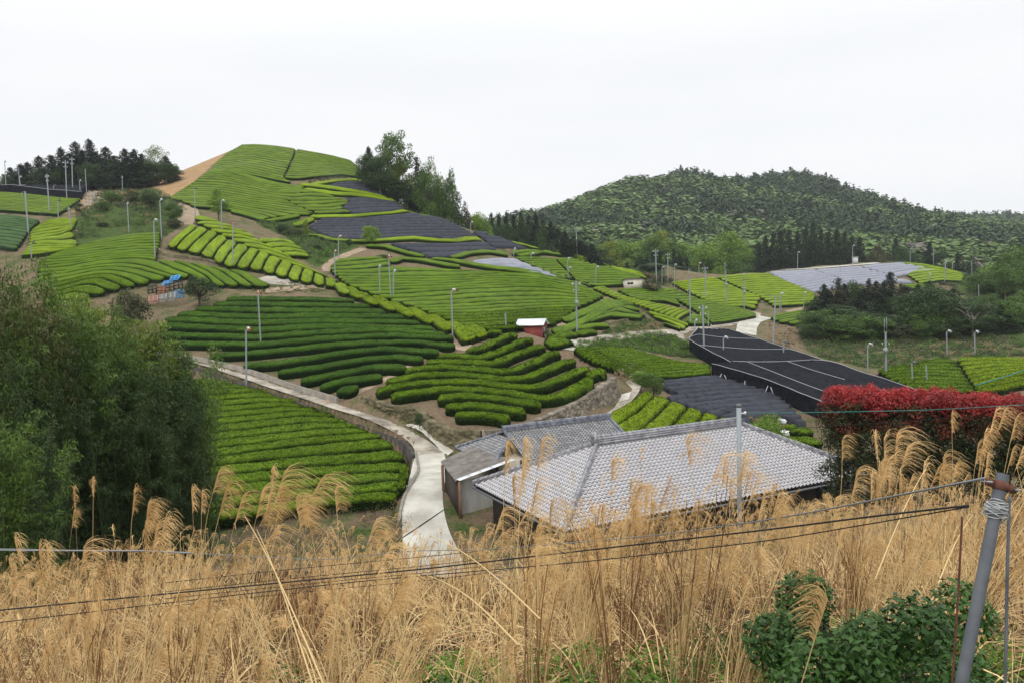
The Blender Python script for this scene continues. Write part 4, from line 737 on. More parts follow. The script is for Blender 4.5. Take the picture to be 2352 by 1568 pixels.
PL = [
 (1,(43,315),(45,442),'fan_grey','frost fan at the far left edge against the sky, behind the black shelter',205),
 (1,(170,365),(172,450),'plain','thin bare pole behind the left end of the black shelter',205),
 (1,(180,455),(190,600),'fan_grey','frost fan in front of the black shelter, near its left end',None),
 (1,(430,425),(455,790),'utility','tall utility pole standing in the far-left field, its arms above the shelter',None),
 (1,(600,298),(608,570),'utility','left one of two tall crossarm poles against the left treeline',186),
 (1,(660,270),(660,495),'utility','right one of two tall crossarm poles against the left treeline',196),
 (1,(782,380),(790,512),'plain','thin pole at the right end of the black shelter',194),
 (1,(730,490),(740,642),'fan_grey','frost fan at the right corner of the far-left field',None),
 (1,(230,585),(262,985),'frame','tall pole with a square pipe bracket, left of the small bright field',None),
 (1,(533,672),(535,832),'fan_dark','short dark frost fan below the far-left field',None),
 (1,(632,752),(655,940),'fan_grey','frost fan behind the small bright field, beside the dark bush',None),
 (1,(1122,458),(1127,590),'fan_grey','frost fan on the pale plank terraces in front of the left treeline',None),
 (1,(1215,408),(1220,552),'plain','bare pole before the left treeline, where the brown slope begins',None),
 (1,(1410,428),(1412,458),'fan_grey','tiny frost fan at the upper edge of the brown slope',None),
 (1,(848,610),(852,708),'fan_grey','slim frost fan among the pale plank terraces',None),
 (1,(1170,700),(1185,972),'fan_grey','frost fan in the middle of the scrub mound',None),
 (1,(1468,665),(1485,1022),'fan_grey','tall frost fan at the right side of the scrub mound',None),
 (1,(1412,850),(1425,1228),'fan_grey','frost fan at the right end of the broad left field',None),
 (1,(290,1060),(288,1228),'fan_dark','dark-headed frost fan at the lower left of the small bright field',None),
 (1,(1786,560),(1795,822),'fan_dark','dark-headed frost fan beside the track, at the foot of the hill',None),
 (1,(2033,672),(2037,967),'fan_grey','frost fan beside the fresh green tree above the bright plots',None),
 (1,(2140,885),(2135,1292),'fan_red','frost fan with red blades among the stubby bright plots',None),
 (2,(757,1000),(757,1202),'fan_red','frost fan on the fern bank, right of the columnar shrub',None),
 (2,(720,1140),(728,1372),'fan_red','frost fan at the left tip of the broad middle slope',None),
 (2,(1218,1185),(1240,1578),'fan_red','tallest of three frost fans on the middle slope, with red blades',None),
 (2,(1133,1275),(1138,1562),'fan_grey','left one of three frost fans on the middle slope',None),
 (2,(1262,1318),(1262,1582),'fan_grey','right one of three frost fans on the middle slope',None),
 (3,(1793,468),(1808,917),'fan_red','frost fan with white motor at the right end of the dark green field',None),
 (3,(18,490),(45,977),'fan_red','frost fan standing inside the dark green field above the road',None),
 (0,(565,757),(566,893),'fan_red','red-bladed frost fan at the retaining wall below the road',None),
 (2,(1972,870),(1972,942),'fan_grey','short frost fan before the pale green tree right of the hill',None),
 (2,(2128,815),(2124,967),'plain','bare pole behind the shoulder netting, left of a matching fan',None),
 (2,(2208,840),(2211,998),'fan_grey','frost fan in front of the dark wood, right of the pale green tree',None),
 (3,(2290,672),(2297,826),'plain','short bare pole at the lower right of the broad middle slope',None),
 (4,(200,215),(200,302),'fan_grey','frost fan high on the right ridge before the dark wood',None),
 (4,(17,330),(15,402),'fan_grey','frost fan just right of the shoulder netting',None),
 (4,(178,372),(172,452),'fan_grey','frost fan at the upper end of the right ridge field',None),
 (4,(435,245),(437,387),'plain','bare pole before the dark wood on the right ridge',None),
 (4,(508,245),(515,412),'plain','left pole of the close pair on the right ridge',None),
 (4,(521,232),(527,412),'fan_grey','right one of the close pair on the right ridge, with a fan head',None),
 (4,(588,120),(600,416),'trans','utility pole with transformer on the crest of the right ridge',None),
 (4,(511,418),(507,547),'fan_grey','frost fan over the dark path in the right ridge field, farther one',None),
 (4,(518,502),(512,607),'fan_grey','frost fan over the dark path in the right ridge field, nearer one',None),
 (4,(772,495),(765,677),'fan_grey','frost fan in the right ridge field left of the small hut',None),
 (4,(716,325),(715,417),'fan_grey','frost fan on the ridge crest at the right end of the dark wood',None),
 (4,(588,620),(597,1122),'trans','tall utility pole with transformer beside the leaf-shaped field',None),
 (4,(1319,330),(1328,660),'utility','tallest crossarm pole by the dry brush beside the small hut',None),
 (4,(1378,500),(1377,655),'fan_grey','frost fan between the two crossarm poles near the small hut',None),
 (4,(1431,365),(1433,642),'utility','crossarm pole against the mid-distance trees, right of the small hut',None),
 (4,(1493,475),(1493,692),'fan_grey','frost fan at the top of the long slanting field',None),
 (4,(1717,462),(1720,592),'fan_grey','frost fan on the skyline of the far left bright field',None),
 (4,(1773,490),(1779,787),'utility','crossarm pole standing in the far field left of the zigzag path',None),
 (4,(1962,530),(1973,842),'mast_trans','twin-rod mast with transformer on the zigzag path',None),
 (4,(2129,620),(2133,882),'mast_trans','twin-rod mast with transformer right of the zigzag path',None),
 (4,(2077,375),(2086,552),'fan_grey','tall frost fan on the skyline behind the zigzag path',None),
 (4,(1631,600),(1640,1030),'mast','tall twin-rod mast at the lower end of the bright diagonal strip',None),
 (4,(1681,985),(1675,1117),'fan_grey','short frost fan beside the valley road, left of the far black shelter',None),
 (4,(1752,840),(1767,1337),'utility','utility pole at the left side of the far black shelter',None),
 (4,(1805,905),(1803,1047),'plain','short wooden post beside the little tea patch at the valley road',None),
 (4,(1942,1145),(1942,1372),'fan_grey','frost fan rising through the far black shelter, left one',None),
 (5,(272,362),(272,517),'fan_grey','frost fan in front of the row of dark cedars above the pale netting',None),
 (5,(778,300),(777,477),'fan_grey','frost fan beside the small white box above the pale netting',None),
 (5,(1100,240),(1097,442),'mast','twin-rod mast on the crest above the pale netting',None),
 (5,(1118,285),(1118,442),'fan_grey','frost fan next to the twin-rod mast above the pale netting',None),
 (5,(1306,330),(1306,452),'fan_grey','frost fan on the crest right of the pale netting',None),
 (5,(1521,325),(1521,408),'plain','faint pole before the dark trees at the far right field',262),
 (5,(1632,420),(1622,655),'trans','utility pole with transformer at the right end of the far bright field',None),
 (5,(1696,452),(1693,527),'fan_grey','frost fan on the right rim of the far bright field',None),
 (5,(1871,435),(1875,572),'plain','thin pole above the lone round bush at the far right',238),
 (5,(1475,562),(1475,672),'fan_grey','frost fan above the dark knoll trees in the far bright field',None),
 (5,(1935,655),(1938,848),'plain','thin pole on the scrubby slope at the right',None),
 (5,(661,478),(665,562),'plain','thin pole standing in the pale netting',None),
 (5,(70,760),(45,1217),'frame','leaning pole with a square pipe bracket at the edge of the far shelter',None),
 (5,(110,742),(107,907),'fan_grey','left one of two adjoining frost fans beside the white road',None),
 (5,(121,738),(120,907),'fan_grey','right one of two adjoining frost fans beside the white road',None),
 (5,(330,732),(326,888),'fan_grey','frost fan left of the dark knoll trees',None),
 (5,(143,1190),(141,1387),'fan_dark','dark-headed frost fan rising through the far black shelter, right one',None),
 (5,(915,1208),(916,1447),'fan_grey','frost fan on the bank behind the near black shelter',None),
 (5,(1080,1090),(1085,1502),'mast_trans','twin-rod mast with transformer by the right-hand valley field',None),
 (5,(1641,1088),(1645,1322),'fan_grey','frost fan on the bank above the right valley field, left one',None),
 (5,(1899,1092),(1901,1312),'fan_grey','frost fan on the bank above the right valley field, right one',None),
 (5,(1320,1375),(1328,1572),'fan_dark','dark-headed frost fan inside the right-hand valley field',None),
 (5,(1450,1390),(1465,1572),'plain','thick bare pole with a white box foot in the right-hand valley field',None),
]
for q in PL: pole(*q)
# ---------------------------------------------------------------- houses
mat('tile_silver', (.20,.197,.205), rough=.5, spec=.3, col2=(.50,.487,.497), scale=2.5, tintmix=.88, bump=.0)
mat('tile_old', (.035,.038,.048), rough=.5, spec=.4, col2=(.33,.33,.33), scale=2.5, tintmix=.85)
mat('ridge_tile', (.16,.16,.18), rough=.35, spec=.5, col2=(.33,.33,.35), scale=3)
mat('ridge_old', (.08,.09,.12), rough=.45, spec=.4, col2=(.24,.25,.28), scale=3)
mat('plaster_old', (.36,.31,.24), rough=.95, col2=(.48,.43,.35), scale=1.5); mat('wood_dark', (.030,.022,.017), rough=.8, col2=(.06,.045,.035), scale=4); mat('wood_orange', (.15,.085,.05), rough=.8, col2=(.27,.16,.10), scale=5, stretch=(1,1,.2))
mat('corr_grey', (.30,.30,.28), rough=.6, col2=(.40,.39,.36), scale=2, stretch=(1,1,.3)); mat('roof_brown', (.105,.092,.080), rough=.9, col2=(.20,.185,.165), scale=1.8, bump=.02, bscale=30)
mat('sheet_white', (.62,.64,.66), rough=.4, metal=.2, col2=(.74,.75,.76), scale=1.5); mat('glass_dark', (.02,.025,.03), rough=.12, spec=.6); mat('shed_red', (.16,.028,.020), rough=.7, col2=(.22,.045,.032), scale=3); mat('cream', (.55,.51,.41), rough=.85, col2=(.64,.60,.50), scale=2); mat('tile_edge_shade', (.012,.012,.014), rough=.9)
def tileplane(name, O, ex, ey, sl, W_, x0, x1, D, mt, root, o0, tw=.27, tc=.235, seed=0, flat=.25):
    """pantiles on a slope: O upper edge start, ex along the ridge, ey down-slope (plan), x0(d), x1(d) limits at plan distance d"""
    r = np.random.default_rng(seed); nr = int(D/tc*math.sqrt(1+sl*sl)); dc = D/nr; xa = min(x0(0), x0(D)); xb = max(x1(0), x1(D)); nc = int((xb-xa)/tw)+1; M = 6
    X = xa+np.arange(nc*M+1)*tw/M; ph = (np.arange(nc*M+1) % M)/M; prof = .070*np.where(ph < .4, np.sin(ph/.4*math.pi), -.35*np.sin((ph-.4)/.6*math.pi))
    V = []; Q = []; tt = []; mi = []; n = 0
    for j in range(nr):
        d0, d1 = j*dc, (j+1)*dc; lo, hi = x0(d1 if x0(d1) > x0(d0) else d0), x1(d1 if x1(d1) < x1(d0) else d0)
        lo, hi = min(x0(d0), x0(d1)), max(x1(d0), x1(d1))
        k = np.where((X[:-1] >= lo-.02) & (X[1:] <= hi+.02))[0]
        if len(k) == 0: continue
        Xs = np.append(X[k], X[k[-1]+1]); ps = np.append(prof[k], prof[k[-1]+1] if k[-1]+1 < len(prof) else 0); m = len(Xs)
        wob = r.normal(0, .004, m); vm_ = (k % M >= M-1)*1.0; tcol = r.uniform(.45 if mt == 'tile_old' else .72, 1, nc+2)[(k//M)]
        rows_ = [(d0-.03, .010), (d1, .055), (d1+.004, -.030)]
        for d_, dz in rows_: 
            p = O[None]+ex[None]*Xs[:, None]+ey[None]*d_; p = p+np.array([0, 0, 1.])*(-sl*d_+dz+ps+wob)[:, None]; V.append(p)
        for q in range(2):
            a = n+q*m+np.arange(m-1); Q.append(np.stack([a, a+m, a+m+1, a+1], -1)); tt.append(tcol*(1-.75*vm_) if q == 0 else np.zeros(m-1)); mi.append(np.full(m-1, q))  # butt faces and column valleys darkened, painting in the tiles' shadow lines
        n += 3*m
    me = mesh(name, np.concatenate(V)-o0, np.concatenate(Q)[:, ::1], None, tint=np.concatenate(tt), mats=[MATS[mt], MATS['tile_edge_shade']], midx=np.concatenate(mi), smooth=True)
    return link(name, me, root)
def ridge(name, a, b, o0, root, mt, w=.32, h=.30, caps=True):
    """stacked ridge: straight courses below a row of round caps"""
    a, b = np.array(a), np.array(b); d = b-a; L = np.linalg.norm(d); d /= L; s_ = np.cross(d, [0, 0, 1]); s_ /= np.linalg.norm(s_); u_ = np.cross(s_, d); M = np.stack([d, s_, u_], 1); mb = MB()
    for i in range(3): mb.box(a+(b-a)/2+u_*(h*(i+.5)/4)-o0, (L, w*(1-.06*i)-(.03 if i % 2 else 0), h/4), M)
    n = int(L/.33)
    for i in range(n):
        c0 = a+d*(i*L/n); c1 = a+d*((i+1)*L/n-.01); mb.tube([c0+u_*h*.80-o0, c1+u_*h*.80-o0], [.095, .085], 8)
        mb.tube([c0+u_*h*.80-o0, c0+d*.04+u_*h*.80-o0], .115, 8)
    return mb.build(name, MATS[mt], root)
def solidroof(name, pts, thick, mt, root, o0):
    mb = MB(); p = np.array(pts)-o0; mb.hexa(p-[0, 0, thick], p); return mb.build(name, MATS[mt], root)
Zv = np.array([0, 0, 1.])
# --- near house: hip roof of silver pantiles
ph = .461; ex = np.array([math.cos(ph), math.sin(ph), 0]); ey = np.array([math.sin(ph), -math.cos(ph), 0]); SL, D_, LR = .503, 5.15, 10.0
A0 = np.array([4.447, 43.0, -8.96]); B0 = A0+ex*LR; gz = -13.7; o0 = np.array([*(A0+ex*LR/2)[:2], gz])
root = empty('tiled_house', o0, 0, 'nearer house with a broad silver-grey pantile hip roof behind the dry grass', 'house')
E_ = lambda a, b: a+b
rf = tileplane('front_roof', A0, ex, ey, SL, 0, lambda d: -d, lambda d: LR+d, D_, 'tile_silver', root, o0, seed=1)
# left hip end: upper edge shrinks to the point A
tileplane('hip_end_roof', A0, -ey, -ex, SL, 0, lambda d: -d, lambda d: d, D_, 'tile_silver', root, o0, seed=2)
cn = lambda sx, sy: (A0 if sx < 0 else B0)+ex*D_*sx+ey*D_*sy-Zv*SL*D_
solid = MB(); p_ = [cn(-1, 1), cn(1, 1), cn(1, -1), cn(-1, -1)]; up = [A0-Zv*.06, B0-Zv*.06, B0-Zv*.06, A0-Zv*.06]; solid.hexa(np.array(p_)-[0, 0, .18]-o0, np.array(up)-[0, 0, .1]-o0); solid.build('roof_deck', MATS['wood_dark'], root)
bk = MB(); bk.add(np.array([A0-Zv*.02, B0-Zv*.02, cn(1, -1)-Zv*.02, cn(-1, -1)-Zv*.02])-o0, [[0, 1, 2, 3]]); bk.add(np.array([B0-Zv*.02, B0-Zv*.02, cn(1, 1)-Zv*.02, cn(1, -1)-Zv*.02])-o0, [[0, 1, 2, 3]]); bk.build('rear_roof', MATS['tile_silver'], root)
ridge('main_ridge', A0-ex*.1+Zv*.02, B0+ex*.1+Zv*.02, o0, root, 'ridge_tile', .38, .48)
for sx, sy in ((-1, 1), (-1, -1), (1, 1), (1, -1)):
    top = A0 if sx < 0 else B0; ridge('hip_ridge', top+Zv*.0+(cn(sx, sy)-top)*.02, cn(sx, sy)+Zv*.02, o0, root, 'ridge_tile', .26, .20)
mb = MB(); mb.box(A0-ex*.22+Zv*.30-o0, (.14, .42, .62), np.stack([ex, ey, Zv], 1)); mb.tube([A0-ex*.30+Zv*.5-o0, A0-ex*.1+Zv*.5-o0], .2, 10); mb.build('ridge_end_tile', MATS['ridge_tile'], root)
wl = [A0+ex*(-D_+.8)+ey*(D_-.8), B0+ex*(D_-.8)+ey*(D_-.8), B0+ex*(D_-.8)-ey*(D_-.8), A0-ex*(D_-.8)-ey*(D_-.8)]
lo = [np.array([q[0], q[1], gz-.3]) for q in wl]; hi = [np.array([q[0], q[1], A0[2]-SL*D_-.05]) for q in wl]
mb = MB(); mb.hexa(np.array(lo)-o0, np.array(hi)-o0); mb.build('wall', MATS['wood_dark'], root)
for i in range(5): mb = MB(); c = wl[0]+(wl[1]-wl[0])*((i+.5)/5); mb.box(np.array([c[0], c[1], gz+1.0])+ey*.03-o0, (1.7, .05, 1.6), np.stack([ex, ey, Zv], 1)); mb.build('window', MATS['glass_dark'], root)
# gutter along the front eave
mb = MB(); mb.tube([cn(-1, 1)+ey*.06-Zv*.16-o0, cn(1, 1)+ey*.06-Zv*.16-o0], .06, 6); mb.build('gutter', MATS['galv_dark'], root)
mb = MB(); mb.tube([cn(-1, 1)+ey*.02-Zv*.16-o0, cn(-1, -1)-ex*.05-Zv*.16-o0], .06, 6); mb.build('gutter', MATS['galv_dark'], root)
# small lower roof of silver tiles in front
Lo = A0+ey*(D_+.0)-Zv*(SL*D_+.45)+ex*1.2
if False: lowr = tileplane('porch_roof', Lo, ex, ey, .35, 0, lambda d: 0, lambda d: 8.5, 1.2, 'tile_silver', root, o0, seed=5)
# --- rear house: old dark pantiles, gable with a skirt roof on the left
ph2 = .46; A1 = P(1158, 990, 53.); LR2, D2, S2 = 8.35, 3.1, .46; B1 = A1+ex*LR2; o1 = np.array([*(A1+ex*4)[:2], -13.9])
root = empty('tiled_house', o1, 0, 'farther house with an older dark speckled pantile roof below the stone wall', 'house')
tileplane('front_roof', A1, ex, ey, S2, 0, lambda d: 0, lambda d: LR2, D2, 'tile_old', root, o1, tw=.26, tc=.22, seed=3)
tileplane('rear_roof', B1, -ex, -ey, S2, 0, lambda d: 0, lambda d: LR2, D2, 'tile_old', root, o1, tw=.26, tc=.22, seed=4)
sk = 2.3; k0 = D2-sk; So = A1-Zv*S2*k0
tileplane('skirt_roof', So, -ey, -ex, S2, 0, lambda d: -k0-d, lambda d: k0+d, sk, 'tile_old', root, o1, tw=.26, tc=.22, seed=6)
mb = MB(); f_ = A1-ex*.02; mb.add(np.array([f_-Zv*.12, f_+ey*k0-Zv*(S2*k0+.05), f_-Zv*(S2*k0+.05), f_-ey*k0-Zv*(S2*k0+.05)])-o1, [[0, 1, 2, 3]]); mb.build('gable', MATS['wood_dark'], root)
ridge('main_ridge', A1-ex*.15+Zv*.02, B1+ex*.1+Zv*.02, o1, root, 'ridge_old', .30, .36)
for sy in (1, -1):
    ridge('hip_ridge', So+ey*k0*sy, So-ex*sk+ey*D2*sy-Zv*S2*sk, o1, root, 'ridge_old', .22, .14)
    for c_, s_ in ((A1, 0.0), (B1, 0.0)): ridge('verge_tile', c_, c_+ey*(D2 if c_ is B1 else k0)*sy-Zv*S2*(D2 if c_ is B1 else k0), o1, root, 'ridge_old', .22, .10)
mb = MB(); c4 = [A1-ex*(sk-.5)+ey*(D2-.5), B1-ex*.2+ey*(D2-.5), B1-ex*.2-ey*(D2-.5), A1-ex*(sk-.5)-ey*(D2-.5)]
mb.hexa(np.array([[q[0], q[1], -14.3] for q in c4])-o1, np.array([[q[0], q[1], A1[2]-S2*D2+.0] for q in c4])-o1); mb.build('wall', MATS['plaster_old'], root)
mb = MB()
for i in range(7): c = c4[0]+(c4[1]-c4[0])*(i/6); mb.box(np.array([c[0], c[1], A1[2]-S2*D2-.9])+ey*.04-o1, (.12, .06, 1.8), np.stack([ex, ey, Zv], 1))
mb.box(np.array([*(c4[0]+c4[1])[:2]/2, A1[2]-S2*D2-.75])+ey*.05-o1, (8.5, .05, .12), np.stack([ex, ey, Zv], 1)); mb.build('timber_frame', MATS['wood_dark'], root)
# --- lean-to with a weathered sheet roof
q = [P(1012, 1059, 51.0), P(1047, 1105, 46.6), P(1178, 1056, 49.2), P(1080, 1026, 53.2)]; c = sum(q)/4; o2 = np.array([c[0], c[1], -14.0])
root = empty('lean_to_shed', o2, 0, 'open lean-to shed with a weathered grey-brown sheet roof beside the lane', 'shed')
n_ = 70; G = np.zeros((n_, 8, 3))
for i in range(n_):
    w = i/(n_-1)
    for j in range(8): v = j/7; G[i, j] = (q[0]*(1-v)+q[3]*v)*(1-w)+(q[1]*(1-v)+q[2]*v)*w; G[i, j, 2] += .035*(i % 2)+rng.normal(0, .008)
mb = MB(); mb.sheet(G-o2); mb.sheet((G-[0, 0, .06])[:, ::-1]-o2); mb.build('roof', MATS['roof_brown'], root)
mb = MB(); e_ = (q[2]-q[1]); e_ /= np.linalg.norm(e_); 
for i in range(5): c = q[1]+e_*(.55+i*.85)+Zv*.05; mb.box(c-o2, (.80, .42, .03), np.stack([e_, np.cross(Zv, e_), Zv], 1))
mb.build('eave_sheet', MATS['sheet_white'], root)
mb = MB(); w0 = q[1]+e_*.45-Zv*.15; w1 = q[2]-Zv*.15; nW = 46
Gw = np.zeros((nW, 2, 3)); pn = np.cross(Zv, e_)
for i in range(nW):
    for j in range(2): Gw[i, j] = w0+(w1-w0)*i/(nW-1)+pn*(.25+.03*(i % 2)); Gw[i, j, 2] = (w0[2] if j == 0 else -14.3)
mb.sheet(Gw-o2); mb.build('corrugated_wall', MATS['corr_grey'], root)
mb = MB(); 
for c in (q[1]+e_*.25, q[0]+(q[1]-q[0])*.12): mb.hexa(np.array([[c[0]-.08, c[1]-.1, -14.3],[c[0]+.08, c[1]-.1, -14.3],[c[0]+.08, c[1]+.1, -14.3],[c[0]-.08, c[1]+.1, -14.3]])-o2, np.array([[c[0]-.08, c[1]-.1, c[2]-.08],[c[0]+.08, c[1]-.1, c[2]-.08],[c[0]+.08, c[1]+.1, c[2]-.08],[c[0]-.08, c[1]+.1, c[2]-.08]])-o2)
mb.build('post', MATS['wood_orange'], root)
mb = MB(); d_ = (q[1]-q[0]); a_, b_ = q[0]+d_*.1+[.15, 0, -.1], q[1]-d_*.04+[.15, 0, -.1]
mb.hexa(np.array([[a_[0], a_[1], -14.3],[b_[0], b_[1], -14.3],[b_[0]+.1, b_[1], -14.3],[a_[0]+.1, a_[1], -14.3]])-o2, np.array([a_, b_, b_+[.1, 0, 0], a_+[.1, 0, 0]])-[0, 0, .1]-o2); mb.build('side_wall', MATS['wood_dark'], root)
# --- red shed
def box_house(name, c, w, d, h, yaw, label, wall, roof, over=.25, rise=.55, mono=False):
    z0 = float(H(c[0], c[1])); o_ = np.array([c[0], c[1], z0]); root = empty(name, o_, yaw, label, 'shed'); mb = MB()
    if mono: mb.hexa([(-w/2,-d/2,-.4),(w/2,-d/2,-.4),(w/2,d/2,-.4),(-w/2,d/2,-.4)], [(-w/2,-d/2,h+rise),(w/2,-d/2,h+rise),(w/2,d/2,h),(-w/2,d/2,h)])
    else:
        mb.hexa([(-w/2,-d/2,-1.4),(w/2,-d/2,-1.4),(w/2,d/2,-1.4),(-w/2,d/2,-1.4)], [(-w/2,-d/2,h),(w/2,-d/2,h),(w/2,d/2,h),(-w/2,d/2,h)])
        for s_ in (-1, 1): mb.add([(s_*w/2,-d/2,h),(s_*w/2,d/2,h),(s_*w/2,0,h+rise),(s_*w/2,0,h+rise)], [[0,1,2,3]])
    mb.build('wall', MATS[wall], root); mb = MB()
    if mono: mb.hexa([(-w/2-over,-d/2-over,h+rise+.02),(w/2+over,-d/2-over,h+rise+.02),(w/2+over,d/2+over,h+.02),(-w/2-over,d/2+over,h+.02)], [(-w/2-over,-d/2-over,h+rise+.12),(w/2+over,-d/2-over,h+rise+.12),(w/2+over,d/2+over,h+.12),(-w/2-over,d/2+over,h+.12)])
    else:
        for s_ in (-1, 1):
            a = [(-w/2-over, s_*(d/2+over), h-rise*over/(d/2)), (w/2+over, s_*(d/2+over), h-rise*over/(d/2)), (w/2+over, 0, h+rise), (-w/2-over, 0, h+rise)]; a = np.array(a if s_ < 0 else a[::-1]); mb.hexa(a+[0,0,.015], a+[0, 0, .06])
    mb.build('roof', MATS[roof], root); return root
sh = P(1224, 790, 98.0)
r_ = box_house('red_shed', sh, 3.1, 2.4, 1.5, -.30, 'dark red wooden shed with a white metal roof behind the zigzag terrace', 'shed_red', 'sheet_white', rise=.6)
r_.location.z += .75
mb = MB(); mb.box((1.555, 0, .5), (.03, 1.9, 1.2)); mb.build('doorway', MATS['glass_dark'], r_); mb = MB(); mb.box((1.57, -.3, 1.3), (.03, 2.0, .06)); mb.build('beam', MATS['wood_dark'], r_)
hq = gp([1452], [663])[0]
r_ = box_house('field_hut', hq, 3.7, 2.6, 1.75, .12, 'small cream hut with a flat slanted grey roof among the tea rows', 'cream', 'roof_brown', rise=.25, mono=True)
mb = MB(); mb.box((-.75, -1.31, 1.15), (1.25, .04, .45)); mb.build('window', MATS['glass_dark'], r_); mb = MB(); mb.box((-.75, -1.34, 1.15), (.05, .03, .45)); mb.build('window_bar', MATS['cream'], r_)
# white control box by the crest
wb = gp([1964], [607])[0]; r_ = MB(); z0 = float(H(*wb)); r_.box((wb[0], wb[1], z0+1.0), (1.4, 1.0, 2.2)); r_.box((wb[0], wb[1], z0+2.15), (1.7, 1.3, .12)); o = r_.build('control_cabinet', MATS['white_paint'], loc=(wb[0], wb[1], z0)); tag(o, 'small white box cabinet on the crest above the pale netting', 'cabinet')
# grey slab stair by the bank
a_ = gp(*T(4, [(1505,1118),(1572,1112),(1600,1185),(1530,1185)]).T); zz = H(a_[:, 0], a_[:, 1]); mb = MB(); P4 = np.concatenate([a_, zz[:, None]], 1); o_ = P4.mean(0); mb.hexa(P4-[0,0,.3], P4+[0,0,.25]); mb.build
ob = mb.build('concrete_ramp', MATS['concrete_old'], loc=o_); tag(ob, 'short concrete ramp running down the grassy bank to the black shelter', 'ramp')
# --- pallets stood up as a fence, and loose crates
def pallet(cm):
    root = empty('plastic_pallet', (0, 0, 0)); mb = MB(); w, h, t_ = 1.45, 1.15, .14
    for x in (-w/2+.05, 0, w/2-.05): mb.box((x, 0, h/2), (.10, t_, h))
    for z in (.05, h/2, h-.05): mb.box((0, 0, z), (w-.003, t_-.01, .10))
    mb.build('frame', MATS[cm], root); mb = MB()
    for x in np.linspace(-w/2+.14, w/2-.14, 7): mb.box((x, -t_/2+.015, h/2), (.05, .02, h-.06))
    mb.build('deck_slats', MATS[cm], root); return root
for n_, c_ in (('p_blue', (.06,.30,.62)), ('p_black', (.015,.015,.018)), ('p_red', (.24,.05,.03)), ('p_pink', (.48,.24,.21)), ('p_grey', (.35,.36,.37)), ('p_white', (.60,.62,.63))): mat(n_, c_, rough=.5)
PROT = {}
def put_pallet(k, uv, c, label, Y, rot=0.0, tilt=-.1, roll=0.0, lift=0.0):
    (u, v), = T(k, [uv]); p = P(u, v, Y)
    if c not in PROT: PROT[c] = pallet(c); o = PROT[c]
    else: o = copy_tree(PROT[c])
    o.location = [float(x) for x in p]; o.rotation_euler = (tilt, roll, rot); tag(o, label, 'pallet', 'plastic pallets holding back the tea bank')
PP = [((1595,1402),'p_blue','bright blue pallet lying on top at the right end of the pallet pile'),((1525,1450),'p_blue','light blue pallet on top, second from the right in the pallet pile'),
 ((1640,1480),'p_black','black pallet under the bright blue one'),((1560,1500),'p_black','black pallet below the light blue one'),((1400,1520),'p_black','black pallet at the left of the pallet pile'),
 ((1480,1530),'p_red','rusty red pallet in the middle of the pallet pile'),((1650,1560),'p_blue','blue pallet at the lower right corner of the pallet pile'),((1570,1590),'p_grey','light grey pallet beside the lower blue pallet'),
 ((1490,1600),'p_grey','grey pallet between the pink one and the light grey one'),((1410,1615),'p_pink','faded pink pallet at the lower left of the pallet pile')]
for i, (uv, c, lb) in enumerate(PP): put_pallet(1, (uv[0], uv[1]), c, lb, 116.0-.35*(i > 1)-.35*(i > 5)+.01*i, rot=-.15, tilt=-.25 if i > 1 else -.9, roll=-.12)
for i, (uv, c, lb) in enumerate([((505,1690),'p_blue','blue pallet half hidden behind the bamboo at the left'),((570,1685),'p_white','white pallet half hidden behind the bamboo at the left'),((535,1650),'p_black','black pallet half hidden behind the bamboo at the left')]): put_pallet(1, uv, c, lb, 112.0+.1*i)
mat('bag', (.70,.72,.74), rough=.45, col2=(.80,.81,.82), scale=3, bump=.05, bscale=5)
for i, ((u, v), lb) in enumerate([((1815,905),'white sheet bundled at the edge of the charcoal netting'),((1805,1020),'upper of two white sacks beside the green bush by the hedge'),((1800,1110),'lower of two white sacks beside the green bush by the hedge')]):
    (uu, vv), = T(7, [(u, v)]); p = g3(uu, vv+6); mb = MB(); th = np.linspace(0, math.pi*2, 13); G = np.array([[[p[0]+math.cos(a)*r*(1+.12*math.sin(3*a+i)), p[1]+math.sin(a)*r*.7, p[2]+z+.04*math.sin(5*a)] for a in th] for r, z in ((.75, -.1), (.8, .12), (.7, .28), (.4, .36), (.05, .38))]); mb.sheet(G)
    o = mb.build('white_sack', MATS['bag'], loc=p, smooth=True); tag(o, lb, 'sack', 'white sacks near the red hedge')
# --- pipe standing behind the near roof, with its insulator and line
pt = P(1697, 930, 33.0); pb = P(1699, 1250, 33.0); zb = float(H(pb[0], pb[1])); root = empty('steel_post', (pb[0], pb[1], zb), 0, 'grey steel pipe post rising before the silver tiled roof, wire at its top', 'post'); o_ = np.array([pb[0], pb[1], zb])
mb = MB(); mb.tube([[pb[0]-o_[0], 0, 0], pt-o_], .10, 12); mb.build('pole', MATS['galv'], root, smooth=True); mb = MB(); mb.tube([pt-o_-Zv*.08, pt-o_+Zv*.05], .105, 12); mb.build('cap', MATS['galv_dark'], root)
wi = pt-Zv*.33; mb = MB(); mb.tube([wi+[.08, 0, 0]-o_, wi+[.25, 0, -.02]-o_], [.03, .03], 6); mb.tube([wi+[.22, 0, 0]-o_, wi+[.29, 0, 0]-o_], .07, 8); mb.build('insulator', MATS['insul'], root)
mat('cord_green', (.04,.22,.20), rough=.6); mat('cable_black', (.014,.012,.012), rough=.6); mat('wire_grey', (.22,.23,.24), rough=.5, metal=.4)
